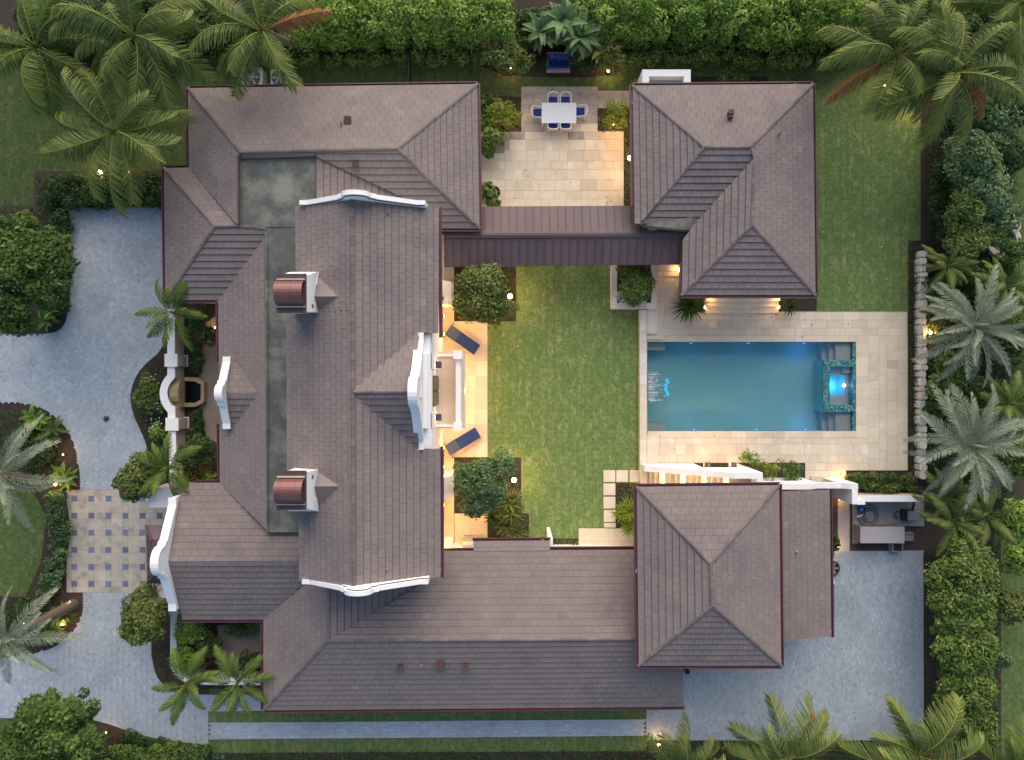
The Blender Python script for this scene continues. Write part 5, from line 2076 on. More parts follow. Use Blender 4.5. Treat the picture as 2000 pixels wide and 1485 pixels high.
# ------------------------------------------------------------------ garden wall with pillars and fountain (west front)
gwl = thing('garden_wall', 'beige garden wall with white coping, square pillars and a curved bay on the driveway side', 'wall', P(333, 770))
zc = 1.3
cpath = [(336, 600), (338, 737)]
cp1 = [(338, 737)] + [(339 - 15 * math.sin(PI * k / 10), 737 + 63 * k / 10) for k in range(1, 10)] + [(341, 800)]
allp = [P(x, y, zc).to_2d() for x, y in [(333.5, 590), (334, 735)] + [(331.5 - 12.5 * math.sin(PI * k / 12) ** 0.8, 738 + 61 * k / 12) for k in range(0, 13)] + [(334.5, 800), (339, 955)]]
def ribbon(path, half, z0, z1, mb):
    n = len(path)
    L_, R_ = [], []
    for i in range(n):
        a_, b_ = path[max(i - 1, 0)], path[min(i + 1, n - 1)]
        d1 = (path[i] - a_) if i else (b_ - path[i])
        d2 = (b_ - path[i]) if i < n - 1 else d1
        d1, d2 = d1.normalized(), d2.normalized()
        n1, n2 = Vector((-d1.y, d1.x)), Vector((-d2.y, d2.x))
        m = (n1 + n2)
        m = m / max(m.dot(n1), 0.5)
        L_.append(path[i] + m * half)
        R_.append(path[i] - m * half)
    V3 = lambda p, z: Vector((p.x, p.y, z))
    for i in range(n - 1):
        a, b, c, d = L_[i], L_[i + 1], R_[i + 1], R_[i]
        mb.poly([V3(d, z1), V3(c, z1), V3(b, z1), V3(a, z1)])
        mb.poly([V3(a, z0), V3(b, z0), V3(b, z1), V3(a, z1)][::-1])
        mb.poly([V3(d, z0), V3(c, z0), V3(c, z1), V3(d, z1)])
    for a, d in ((L_[0], R_[0]), (L_[-1], R_[-1])):
        mb.poly([V3(a, z0), V3(d, z0), V3(d, z1), V3(a, z1)])
mb = MB()
ribbon(allp, 0.13, 0, zc - 0.09, mb)
part('wall', mb, 'beige_stucco', gwl)
mb = MB()
ribbon(allp, 0.20, zc - 0.09, zc, mb)
part('coping', mb, 'stucco', gwl)
for py, px in ((704, 334), (829, 336)):
    c = P(px, py, 1.38)
    mb = MB()
    mb.box(c.x - 0.29, c.x + 0.29, c.y - 0.29, c.y + 0.29, 0, 1.3)
    pr = part('pillar', mb, 'beige_stucco', gwl)
    mb = MB()
    mb.box(c.x - 0.345, c.x + 0.345, c.y - 0.345, c.y + 0.345, 1.3, 1.40)
    part('pillar_cap', mb, 'stucco', pr)
    mb = MB()
    mb.box(c.x - 0.33, c.x + 0.33, c.y - 0.33, c.y + 0.33, 0, 0.14)
    part('pillar_base', mb, 'stucco', pr)
gw2 = thing('corner_wall', 'low white-topped garden wall curving round the palms south of the entrance', 'wall', P(345, 1290))
path2 = [P(x, y, 1.2).to_2d() for x, y in [(339, 1195)] + curve([(339, 1195), (339, 1290), (346, 1312), (362, 1326), (390, 1331), (430, 1332), (516, 1332)])]
mb = MB()
ribbon(path2, 0.12, 0, 1.1, mb)
part('wall', mb, 'beige_stucco', gw2)
mb = MB()
ribbon(path2, 0.17, 1.1, 1.2, mb)
part('coping', mb, 'stucco', gw2)

ft = thing('wall_fountain', 'ochre stone wall fountain with a half-octagon basin of dark water', 'fountain', P(375, 765))
c = P(368, 766, 0.45)
R1, R2 = 0.82, 0.60
oct1 = [(c.x - 0.25, c.y + R1)] + [(c.x + 0.28 + R1 * 0.95 * math.cos(a_), c.y + R1 * math.sin(a_)) for a_ in (PI / 2 - 0.15, PI / 4 - 0.05, -PI / 4 + 0.05, -PI / 2 + 0.15)] + [(c.x - 0.25, c.y - R1)]
oct2 = [(c.x - 0.251, c.y + R2)] + [(c.x + 0.28 + R2 * 0.9 * math.cos(a_), c.y + R2 * math.sin(a_)) for a_ in (PI / 2 - 0.15, PI / 4 - 0.05, -PI / 4 + 0.05, -PI / 2 + 0.15)] + [(c.x - 0.251, c.y - R2)]
mb = MB()
n = len(oct1)
for i in range(n - 1):
    mb.prism([oct1[i], oct1[i + 1], oct2[i + 1], oct2[i]], 0, 0.45)
part('basin_rim', mb, 'fount', ft)
mb = MB()
mb.prism(oct2, 0.01, 0.05)
part('basin_floor', mb, 'dark', ft)
mb = MB()
mb.poly([(x, y, 0.33) for x, y in oct2][::-1])
part('water', mb, 'darkwater', ft)
xb = c.x - 0.25
mb = MB()
prof = [(-0.82, 0.0), (0.82, 0.0), (0.82, 0.75), (0.60, 0.85), (0.5, 1.02), (0.2, 1.12), (-0.2, 1.12), (-0.5, 1.02), (-0.60, 0.85), (-0.82, 0.75)]
vs = [(xb, c.y + a_, z) for a_, z in prof] + [(xb - 0.5, c.y + a_, z) for a_, z in prof]
m_ = len(prof)
mb.mesh(vs, [tuple(range(m_)), tuple(range(m_, 2 * m_))[::-1]] + [(i, m_ + i, m_ + (i + 1) % m_, (i + 1) % m_) for i in range(m_)])
part('back_plate', mb, 'fount', ft)
mb = MB()
mb.tube([(xb - 0.02, c.y, 0.85), (xb + 0.2, c.y, 0.85), (xb + 0.27, c.y, 0.78)], 0.025, 7)
part('spout', mb, 'dark', ft)

# ------------------------------------------------------------------ furniture
tb = thing('dining_table', 'white slatted dining table on the stone patio', 'table', P(1091, 220))
a, b = P(1058, 240, 0.75), P(1125.5, 201, 0.75)
cx, cy = (a.x + b.x) / 2, (a.y + b.y) / 2
ns = 9
for i in range(ns):
    y0 = a.y + (b.y - a.y) * i / ns
    mb = MB()
    mb.box(a.x + 0.03, b.x - 0.03, y0 + 0.006, y0 + (b.y - a.y) / ns - 0.006, 0.715, 0.745)
    part('slat', mb, 'white', tb)
mb = MB()
for x0, x1, y0, y1 in ((a.x, a.x + .05, a.y, b.y), (b.x - .05, b.x, a.y, b.y), (a.x + .05, b.x - .05, a.y, a.y + .05), (a.x + .05, b.x - .05, b.y - .05, b.y)):
    mb.box(x0, x1, y0, y1, 0.66, 0.75)
part('frame', mb, 'white', tb, kind='stuff')
for sx in (0, 1):
    for sy in (0, 1):
        mb = MB()
        x0, y0 = (a.x + 0.04, b.x - 0.11)[sx], (a.y + 0.04, b.y - 0.11)[sy]
        mb.box(x0, x0 + 0.07, y0, y0 + 0.07, 0.05, 0.66)
        part('leg', mb, 'white', tb)


def make_chair(label):
    t_ = thing('dining_chair', label, 'chair', (0, 0, 0), 0, 'white dining chairs with navy cushions')
    mb = MB()
    mb.box(-0.24, 0.24, -0.22, 0.24, 0.44, 0.50)
    part('cushion', mb, 'navy', t_, local=True, bevel=0.03)
    mb = MB()
    mb.box(-0.27, 0.27, -0.25, 0.26, 0.39, 0.438)
    part('seat', mb, 'white', t_, local=True, bevel=0.01)
    arc = [(0.30 * math.sin(a_) , -0.20 - 0.14 * math.cos(a_)) for a_ in [(-80 + 160 * k / 10) * PI / 180 for k in range(11)]]
    mb = MB()
    mb.tube([(x, y, 0.84 - 0.05 * abs(x) / 0.3) for x, y in arc], 0.026, 6)
    part('top_rail', mb, 'white', t_, local=True, smooth=True)
    for k in (1, 3, 5, 7, 9):
        mb = MB()
        x, y = arc[k]
        mb.tube([(x * 0.9, y * 0.93, 0.44), (x, y, 0.83)], 0.014, 5)
        part('spindle', mb, 'white', t_, local=True)
    for s in (-1, 1):
        mb = MB()
        mb.tube([(s * 0.295, -0.22, 0.79), (s * 0.30, 0.0, 0.66), (s * 0.29, 0.2, 0.64), (s * 0.27, 0.22, 0.44)], 0.022, 6)
        part('armrest', mb, 'white', t_, local=True, smooth=True)
        for y in (-0.22, 0.22):
            mb = MB()
            mb.tube([(s * 0.25, y, 0.40), (s * 0.27, y * 1.12, 0.05)], 0.022, 6)
            part('leg', mb, 'white', t_, local=True)
    return t_
ch0 = None
for px, py, rz, lb in ((1080, 197, PI, 'white chair with navy cushion at the far side of the dining table, left one'), (1104.5, 197, PI, 'white chair with navy cushion at the far side of the dining table, right one'),
                       (1080, 245, 0, 'white chair with navy cushion at the near side of the dining table, left one'), (1104.5, 245, 0, 'white chair with navy cushion at the near side of the dining table, right one'),
                       (1049.5, 221, -PI / 2, 'white chair with navy cushion at the left end of the dining table'), (1134, 219, PI / 2, 'white chair with navy cushion at the right end of the dining table')):
    loc = P(px, py, 0.5)
    loc.z = 0.05
    if ch0 is None:
        ch0 = make_chair(lb)
        ch0.location = loc
        ch0.rotation_euler = (0, 0, rz)
    else:
        dup(ch0, loc, rz, lb)

def make_lounger(label):
    t_ = thing('sun_lounger', label, 'sun lounger', (0, 0, 0), 0, 'navy sun loungers on the terrace')
    L, W = 1.02, 0.34                                # half length, half width; head at -x
    for s in (-1, 1):
        mb = MB()
        mb.box(-L, L, s * W - 0.035, s * W + 0.035, 0.26, 0.33)
        part('side_rail', mb, 'cream', t_, local=True)
        for x in (-L + 0.1, L - 0.12):
            mb = MB()
            mb.box(x - 0.03, x + 0.03, s * W - 0.03, s * W + 0.03, 0.0, 0.258)
            part('leg', mb, 'cream', t_, local=True)
        mb = MB()
        mb.box(-0.62, -0.08, s * (W + 0.055) - 0.018, s * (W + 0.055) + 0.018, 0.42, 0.46)
        mb2 = MB()
        part('armrest', mb, 'cream', t_, local=True)
    mb = MB()
    mb.box(L - 0.05, L + 0.015, -W - 0.04, W + 0.04, 0.26, 0.335)
    part('foot_rail', mb, 'cream', t_, local=True)
    for y in (-0.26, -0.09, 0.09, 0.26):
        mb = MB()
        mb.box(-L - 0.12, -L + 0.06, y - 0.045, y + 0.045, 0.28, 0.33)
        part('slat', mb, 'cream', t_, local=True)
    mb = MB()
    mb.prism([(-0.32, -W + 0.02), (L - 0.06, -W + 0.02), (L - 0.06, W - 0.02), (-0.32, W - 0.02)], 0.34, 0.39)
    part('seat_pad', mb, 'navy', t_, local=True, bevel=0.02)
    mb = MB()
    ca, sa = math.cos(0.30), math.sin(0.30)
    mb.obox((-0.32 - 0.34 * ca, 0, 0.37 + 0.34 * sa), (0.34 * ca, 0, -0.34 * sa), (0, W - 0.02, 0), (sa * 0.025, 0, ca * 0.025))
    part('head_pad', mb, 'navylt', t_, local=True, bevel=0.015)
    for s in (-1, 1):
        mb = MB()
        mb.tube([(-0.9, s * 0.30, 0.05), (-1.02, s * 0.52, 0.06)], 0.02, 6)
        part('wheel_axle', mb, 'dark', t_, local=True)
    return t_
lg = make_lounger('navy sun lounger north of the balcony, turned towards the lawn')
c = P(904, 664.5, 0.35)
lg.location = (c.x, c.y, 0.05)
lg.rotation_euler = (0, 0, -math.radians(35))
c = P(904.5, 862, 0.35)
dup(lg, (c.x, c.y, 0.05), math.radians(31), 'navy sun lounger south of the balcony near the dark green tree')

t_ = thing('garden_sofa', 'navy cushioned garden sofa with pale frame below the banana plants', 'sofa', P(1091, 122))
a, b = P(1068, 137, 0.5), P(1114, 107, 0.5)
mb = MB()
mb.box(a.x, b.x, a.y, b.y - 0.02, 0.08, 0.30)
part('frame', mb, 'taupe', t_, bevel=0.02)
mb = MB()
mb.box(a.x + 0.02, b.x - 0.02, a.y + 0.16, b.y - 0.25, 0.301, 0.42)
part('seat_cushion', mb, 'navy', t_, bevel=0.04)
for i in range(3):
    w_ = (b.x - a.x - 0.2) / 3
    mb = MB()
    mb.box(a.x + 0.1 + i * w_ + 0.01, a.x + 0.1 + (i + 1) * w_ - 0.01, b.y - 0.32, b.y - 0.10, 0.43, 0.80)
    part('back_cushion', mb, 'navy', t_, bevel=0.06)
mb = MB()
mb.box(a.x, b.x, b.y - 0.09, b.y, 0.301, 0.82)
part('backrest', mb, 'navylt', t_, bevel=0.02)
for x0 in (a.x, b.x - 0.09):
    mb = MB()
    mb.box(x0, x0 + 0.09, a.y + 0.14, b.y - 0.091, 0.301, 0.60)
    part('armrest', mb, 'navylt', t_, bevel=0.02)
t_ = thing('barbecue_grill', 'stainless steel barbecue grill half under the south wing eave', 'grill', P(922, 1062))
a, b = P(905, 1078, 0.95), P(944, 1046, 0.95)
mb = MB()
mb.box(a.x, b.x - 0.16, a.y, b.y - 0.14, 0.1, 0.85)
part('cabinet', mb, 'steel', t_, bevel=0.02)
mb = MB()
x0, x1, yc, r = a.x, b.x - 0.28, (a.y + b.y - 0.2) / 2, (b.y - a.y - 0.25) / 2
n = 10
arc = [(yc + r * math.cos(PI * k / n), 0.85 + 0.42 * math.sin(PI * k / n)) for k in range(n + 1)]
for k in range(n):
    mb.poly([(x0, *arc[k]), (x1, *arc[k]), (x1, *arc[k + 1]), (x0, *arc[k + 1])][::-1])
mb.poly([(x0, *q) for q in arc])
mb.poly([(x1, *q) for q in arc][::-1])
part('hood', mb, 'steel', t_)
mb = MB()
mb.box(x0, x1 + 0.05, b.y - 0.13, b.y - 0.06, 0.86, 0.90)
part('control_panel', mb, 'steel', t_)
for k in range(5):
    mb = MB()
    mb.tube([(x0 + 0.12 + 0.15 * k, b.y - 0.07, 0.85), (x0 + 0.12 + 0.15 * k, b.y - 0.01, 0.85)], 0.03, 8)
    part('knob', mb, 'dark', t_)
mb = MB()
mb.box(b.x - 0.15, b.x, a.y + 0.2, b.y - 0.16, 0.80, 0.84)
part('side_shelf', mb, 'dark', t_)
mb = MB()
mb.tube([(x0 - 0.02, yc + 0.1, 0.95), (x0 - 0.14, yc + 0.1, 0.95)], 0.025, 6)
part('handle', mb, 'steel', t_)

# ------------------------------------------------------------------ dry-stone wall at the east end
sw = thing('dry_stone_wall', 'long pale dry-stone wall between the pool lawn and the date palms', 'wall', P(1802, 700))
y = 489.0
k = 0
while y < 925:
    ln = rnd.choice([10, 12, 14, 17, 20, 24])
    bits = [(0, 1)] if rnd.random() < 0.55 else [(0, 0.45), (0.5, 1)]
    for f0, f1 in bits:
        x0, x1 = 1797 + 12 * f0 - rnd.uniform(0, 1.5), 1797 + 12 * f1 + (rnd.uniform(0, 5) if f1 == 1 else 0)
        zt_ = 0.55 + rnd.uniform(-0.06, 0.06)
        pts = []
        for q in range(9):
            a_ = q * 2 * PI / 9
            sx = math.copysign(abs(math.cos(a_)) ** 0.55, math.cos(a_))
            sy = math.copysign(abs(math.sin(a_)) ** 0.55, math.sin(a_))
            rr_ = rnd.uniform(0.9, 1.02)
            pts.append(tuple(P((x0 + x1) / 2 + sx * rr_ * (x1 - x0) / 2, y + ln / 2 + sy * rr_ * (ln / 2 - 0.05), zt_).to_2d()))
        mb = MB()
        cen = (sum(p[0] for p in pts) / 9, sum(p[1] for p in pts) / 9)
        n = 9
        vs = [(*p, 0) for p in pts] + [(*p, zt_ - 0.07) for p in pts] + [(cen[0] + (p[0] - cen[0]) * 0.93, cen[1] + (p[1] - cen[1]) * 0.93, zt_ + rnd.uniform(-.02, .02)) for p in pts]
        fs = [(i, n + i, n + (i + 1) % n, (i + 1) % n) for i in range(n)] + [(n + i, 2 * n + i, 2 * n + (i + 1) % n, n + (i + 1) % n) for i in range(n)] + [tuple(range(2 * n, 3 * n))[::-1]]
        mb.mesh(vs, [f[::-1] for f in fs], rnd.random())
        part('stone', mb, 'coral', sw)
    y += ln
mb = MB()
a, b = P(1798.5, 923, 0.4), P(1808, 492, 0.4)
mb.box(a.x, b.x, a.y, b.y, 0, 0.4)
part('wall_core', mb, 'coral', sw)

# neighbour's round stone basin and a white garden table beyond the hedge
t_ = thing('round_basin', 'round pale stone basin half hidden by shrubs at the right edge', 'fire pit', P(1962, 470))
c = P(1962, 470, 0.5)
mb = MB()
mb.lathe((c.x, c.y, 0), [(0.70, 0.05), (0.95, 0.05), (0.95, 0.5), (0.68, 0.5), (0.62, 0.12), (0.0, 0.12)], 28)
part('rim', mb, 'palecon', t_)
mb = MB()
mb.lathe((c.x, c.y, 0.13), [(0.62, 0), (0.62, 0.02), (0.0, 0.02)], 24)
part('basin_floor', mb, 'concrete', t_)
t_ = thing('round_table', 'small white round table beside the stone basin at the right edge', 'table', P(1983, 441))
c = P(1983, 441, 0.7)
mb = MB()
mb.lathe((c.x, c.y, 0), [(0.22, 0), (0.22, 0.04), (0.05, 0.06), (0.05, 0.64), (0.32, 0.66), (0.32, 0.70)], 20)
part('table_body', mb, 'palecon', t_)
mb = MB()
mb.lathe((c.x + 0.1, c.y - 0.12, 0.70), [(0.06, 0), (0.08, 0.1), (0.05, 0.14)], 10)
tag(part('pot', mb, 'acgrey'), 'tiny grey pot standing on the white round table', 'pot')

# valve-box lids in the lawns
for i, (px, py, w, h, rd, lb) in enumerate(((169, 1012, 7, 7, True, 'round pale green lid in the island lawn by the driveway'), (186, 1014, 10, 14, False, 'square pale green lid in the island lawn by the driveway'),
                                    (776, 132, 7, 7, True, 'round green lid in the grass left of the metal fence'), (789, 127, 8, 15, False, 'oblong green lid in the grass left of the metal fence'),
                                    (1461, 115, 8, 8, True, 'round grey-green lid in the grass under the top hedge'), (1447, 119, 10, 12, False, 'square green lid in the grass under the top hedge'),
                                    (434, 1479, 8, 8, True, 'round green lid at the bottom edge near the driveway corner'), (420, 1478, 14, 10, False, 'oblong green lid at the bottom edge near the driveway corner'))):
    c = P(px, py, 0.04)
    mb = MB()
    if rd:
        mb.lathe((c.x, c.y, 0.006), [(w / 70, 0), (w / 70, 0.03), (w / 80, 0.035)], 14)
    else:
        mb.box(c.x - w / 70, c.x + w / 70, c.y - h / 70, c.y + h / 70, 0.006, 0.04)
    tag(part('valve_box_lid', mb, 'greenlid'), lb, 'lid', 'valve box lids in the grass')
# fallen debris on the driveway
dbm = MB()
c = P(207, 818, 0.07)
for k in range(16):
    a_ = rnd.uniform(0, 2 * PI)
    q = Vector((math.cos(a_), math.sin(a_), 0))
    s_ = rnd.uniform(-0.1, 0.1)
    o_ = Vector((rnd.uniform(-.1, .1), rnd.uniform(-.15, .15), 0))
    dbm.tube([c + o_ - q * 0.02, c + o_ + q * rnd.uniform(0.12, 0.26) + Vector((0, 0, rnd.uniform(0, .03)))], [0.024, 0.006], 4)
tag(part('dry_plant', dbm, 'dark', smooth=True), 'dark spiky bit of fallen plant lying alone on the driveway', 'debris')

# ------------------------------------------------------------------ garden lamps
LAMPS = [
    (196, 337, 0.5, 0.12, 50, 'bright garden light under the lowest left palm at the dark bed'), (253, 337, 0.5, 0.05, 12, 'smaller garden light right of the bright one at the dark bed'),
    (996, 579, 0.9, 0.13, 75, 'bright garden light beside the upper lawn tree'), (1004, 938, 0.9, 0.13, 75, 'bright garden light beside the lower lawn tree'),
    (1230.5, 309, 1.2, 0.13, 45, 'bright light at the west eave of the guest pavilion'), (1787, 202, 0.5, 0.08, 28, 'garden light under the coconut palms at the upper right lawn'),
    (1817, 650, 0.4, 0.08, 34, 'garden light between the stone wall and the upper date palm'), (1287, 1455, 0.4, 0.07, 22, 'garden light at the lower edge of the motor court'),
    (1188, 139, 0.4, 0.06, 18, 'garden light in the shrubs right of the navy sofa'), (108, 946, 0.5, 0.08, 26, 'garden light at the island bed beside the entrance court'),
    (121, 1220, 0.5, 0.06, 16, 'garden light low in the island bed near its lower tip'), (123, 888, 0.4, 0.04, 8, 'tiny red garden light in the island mulch'),
    (136, 1176, 0.4, 0.04, 6, 'tiny garden light in the island bed below the entrance court'), (207, 1431, 0.4, 0.04, 6, 'tiny garden light in the bed at the bottom left'),
    (1000, 227, 0.4, 0.05, 16, 'small light inside the yellow-green bush left of the dining table'), (1198, 243, 0.4, 0.05, 16, 'small light under the yellow-green bush right of the dining table'),
    (998, 133, 0.4, 0.045, 12, 'small light in the olive shrub left of the navy sofa'), (1728, 168, 0.5, 0.05, 14, 'small light half hidden by the left coconut palm of the upper right'),
    (126, 495, 0.4, 0.035, 5, 'tiny red light at the bed edge left of the driveway'), (420, 640, 0.4, 0.045, 10, 'small light in the shrubs below the west roof corner'),
    (373, 917, 0.5, 0.045, 12, 'small orange light among the plants above the entrance roof'), (45, 1218, 1.2, 0.05, 10, 'orange light on the trunk of the lower left date palm'),
]
for px, py, z, r, pw, lb in LAMPS:
    c = P(px, py, z)
    t_ = thing('garden_light', lb, 'garden light', (c.x, c.y, 0), 0, 'lit garden lights')
    mb = MB()
    mb.tube([(c.x, c.y, 0), (c.x, c.y, z - 0.05)], 0.02, 6)
    part('stake', mb, 'dark', t_)
    mb = MB()
    mb.lathe((c.x, c.y, z), [(r * 0.5, -r), (r * 0.9, -r * 0.5), (r, 0), (r * 0.8, r * 0.6), (0.0, r)], 12)
    part('lamp_head', mb, 'bulb' if r > 0.055 else 'bulbsm', t_, smooth=True)
    lamp('garden_glow', (c.x, c.y, z + r + 0.12), pw, WARM, 0.08, t_)

# ------------------------------------------------------------------ vegetation
def unit(n):
    d = rng.normal(size=(n, 3))
    return d / np.linalg.norm(d, axis=1, keepdims=True)


def leaf_quads(Pt, N, L, asp):
    n = len(Pt)
    N = N / np.linalg.norm(N, axis=1, keepdims=True)
    T = unit(n)
    T -= N * (T * N).sum(1, keepdims=True)
    T /= np.linalg.norm(T, axis=1, keepdims=True) + 1e-9
    B = np.cross(N, T)
    L = L[:, None]
    return np.stack([Pt - T * L * 0.5, Pt + B * L * asp * 0.5 - T * L * 0.05 + N * L * 0.06, Pt + T * L * 0.5 - N * L * 0.05, Pt - B * L * asp * 0.5 - T * L * 0.05 + N * L * 0.06], 1)


def blob_leaves(blobs, dens, size, asp, tvar, low=-0.35, rough=0.18, flat=0.45):
    Ps, Ns, Ls, Ts = [], [], [], []
    for (x, y, z, r, rz, tb) in blobs:
        n = max(12, int(dens * 2.6 * 4 * PI * r * (r + rz) / 2 * 0.62))
        d = unit(n)
        d = d[d[:, 2] > low]
        n = len(d)
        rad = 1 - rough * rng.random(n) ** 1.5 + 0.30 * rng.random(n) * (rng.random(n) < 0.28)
        Ps.append(np.array([x, y, z]) + d * rad[:, None] * np.array([r, r, rz]))
        Ns.append(d + unit(n) * 0.75 + np.array([0, 0, flat]))
        Ls.append(size * 1.12 * rng.uniform(0.65, 1.35, n))
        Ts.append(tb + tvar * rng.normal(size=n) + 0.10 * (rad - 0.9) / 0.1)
    return leaf_quads(np.concatenate(Ps), np.concatenate(Ns), np.concatenate(Ls), asp), np.concatenate(Ts)


def crown_blobs(c, R_, Hh, n, rmin=0.24, rmax=0.42, tb=0.45, tsd=0.15):
    out = []
    f1, f2 = rnd.uniform(0, 6), rnd.uniform(0, 6)
    for i in range(n):
        a_ = rnd.uniform(0, 2 * PI)
        th = i * 2.4 + a_ * 0.3
        rad = R_ * 0.80 * math.sqrt((i + 0.5) / n) * (1 + 0.16 * math.sin(2 * th + f1) + 0.16 * math.sin(3 * th + f2))
        r = R_ * rnd.uniform(rmin, rmax)
        z = c.z + Hh * math.sqrt(max(0.05, 1 - (rad / R_) ** 2)) * rnd.uniform(0.6, 1.0)
        out.append((c.x + rad * math.cos(th), c.y + rad * math.sin(th), z, r, r * rnd.uniform(0.7, 0.95), rnd.gauss(tb, tsd)))
    return out


def shrub(name, label, cat, px, py, rpx, zc, mat, group=None, h=0.8, nb=None, size=0.13, asp=0.55, dens=70, trunk=True, extra=(), tb=0.45, tvar=0.16, squash=(1, 1)):
    """A bush or small tree whose crown is seen about (px, py) with radius rpx."""
    c = P(px, py, zc)
    R_ = rpx / S * (H - zc) / H
    t_ = thing(name, label, cat, (c.x, c.y, 0), 0, group)
    bl = crown_blobs(Vector((c.x, c.y, zc - h * 0.6)), R_, h, nb or int(12 + 9 * R_ * R_), tb=tb)
    for ex, ey, er in extra:
        c2 = P(ex, ey, zc)
        r2 = er / S * (H - zc) / H
        bl += crown_blobs(Vector((c2.x, c2.y, zc - h * 0.6)), r2, h * 0.9, int(9 + 9 * r2 * r2), tb=tb)
    if squash != (1, 1):
        bl = [(c.x + (x - c.x) * squash[0], c.y + (y - c.y) * squash[1], z, r, rz, q) for x, y, z, r, rz, q in bl]
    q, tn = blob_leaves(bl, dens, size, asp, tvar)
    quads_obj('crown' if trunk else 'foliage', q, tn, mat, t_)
    if trunk:
        mb = MB()
        zt = max(0.3, zc - h * 0.5)
        ft_ = P(px, py, 0)
        mb.tube([ft_, ft_.lerp(c, 0.6).to_2d().to_3d() + Vector((0.05, 0.03, zt * 0.6)), (c.x + 0.02, c.y, zt)], [0.05 + 0.035 * R_, 0.045 + 0.03 * R_, 0.035 + 0.02 * R_], 8)
        part('trunk', mb, 'bark', t_, smooth=True)
        for k in range(5):
            a_ = k * 2 * PI / 5 + rnd.random()
            mb = MB()
            e = R_ * 0.55
            mb.tube([(c.x + 0.03, c.y, zt * 0.65), (c.x + e * 0.5 * math.cos(a_), c.y + e * 0.5 * math.sin(a_), zt * 0.9), (c.x + e * math.cos(a_), c.y + e * math.sin(a_), zc - h * 0.15)], [0.04, 0.03, 0.012], 6)
            part('branch', mb, 'bark', t_, smooth=True)
    return t_


def hedge(label, line, half, z, mat, size=0.13, dens=62, step=0.42, group=None, tb=0.45, name='hedge', cat='hedge', zvar=0.25, asp=0.55, tvar=0.15, tsd=0.14):
    """Clumped hedge along pixel points (seen at height z), half width in metres."""
    pts = [P(x, y, z) for x, y in line]
    t_ = thing(name, label, cat, (pts[0].x, pts[0].y, 0), 0, group)
    bl = []
    for p, q in zip(pts[:-1], pts[1:]):
        d = q - p
        L = d.length
        d.normalize()
        n_ = Vector((-d.y, d.x, 0))
        k = max(1, int(L / step))
        m = max(1, int(2 * half / step))
        for i in range(k):
            for j in range(m):
                o = -half + (j + 0.5) * 2 * half / m
                c = p + d * ((i + rnd.random()) * L / k) + n_ * (o + rnd.uniform(-0.2, 0.2) * step)
                r = step * rnd.uniform(0.55, 0.95)
                edge = 1 - 0.35 * (abs(o) / half) ** 3
                bl.append((c.x, c.y, z * edge - r * 0.6 + rnd.uniform(-zvar, zvar * 0.6), r, r * 0.9, rnd.gauss(tb, tsd)))
                if m > 1 and (j == 0 or j == m - 1) and z > 0.8:
                    bl.append((c.x, c.y, z * 0.45, r * 0.9, z * 0.35, rnd.gauss(tb, tsd)))
        if z > 0.7:
            pass
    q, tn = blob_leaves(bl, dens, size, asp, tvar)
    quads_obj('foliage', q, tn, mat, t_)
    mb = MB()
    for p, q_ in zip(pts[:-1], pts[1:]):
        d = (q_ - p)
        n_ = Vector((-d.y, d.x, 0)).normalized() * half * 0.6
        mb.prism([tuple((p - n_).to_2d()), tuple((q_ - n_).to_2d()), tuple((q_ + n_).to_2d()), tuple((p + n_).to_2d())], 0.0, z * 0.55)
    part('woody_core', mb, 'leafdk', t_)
    return t_


def cover(name, px_poly, z, mat, size=0.10, dens=120, tb=0.4, tvar=0.2, asp=0.5, patch=1.2):
    """Low planting nobody could count: leaves scattered over a bed."""
    poly = wpoly(px_poly) * (1 - z * 0.8 / H)
    lo, hi = poly.min(0), poly.max(0)
    n = int((hi[0] - lo[0]) * (hi[1] - lo[1]) * dens * 1.6)
    q = rng.uniform(lo, hi, (n, 2))
    q = q[inside(poly, q)]
    n = len(q)
    f = np.sin(q[:, 0] * patch * 3.1 + np.sin(q[:, 1] * patch * 2.3) * 2) * np.sin(q[:, 1] * patch * 2.7 + np.sin(q[:, 0] * patch * 1.9) * 2)
    keep = rng.random(n) < 0.75 + 0.35 * f
    q, f = q[keep], f[keep]
    n = len(q)
    zz = 0.02 + z * (0.45 + 0.35 * f + 0.4 * rng.random(n))
    pt = np.concatenate([q, np.maximum(zz, 0.03)[:, None]], 1)
    N = unit(n) * 0.8 + np.array([0, 0, 1.0])
    Q = leaf_quads(pt, N, size * rng.uniform(0.6, 1.4, n), asp)
    return quads_obj(name, Q, tb + tvar * rng.normal(size=n) + 0.15 * f, mat, None, 'stuff')


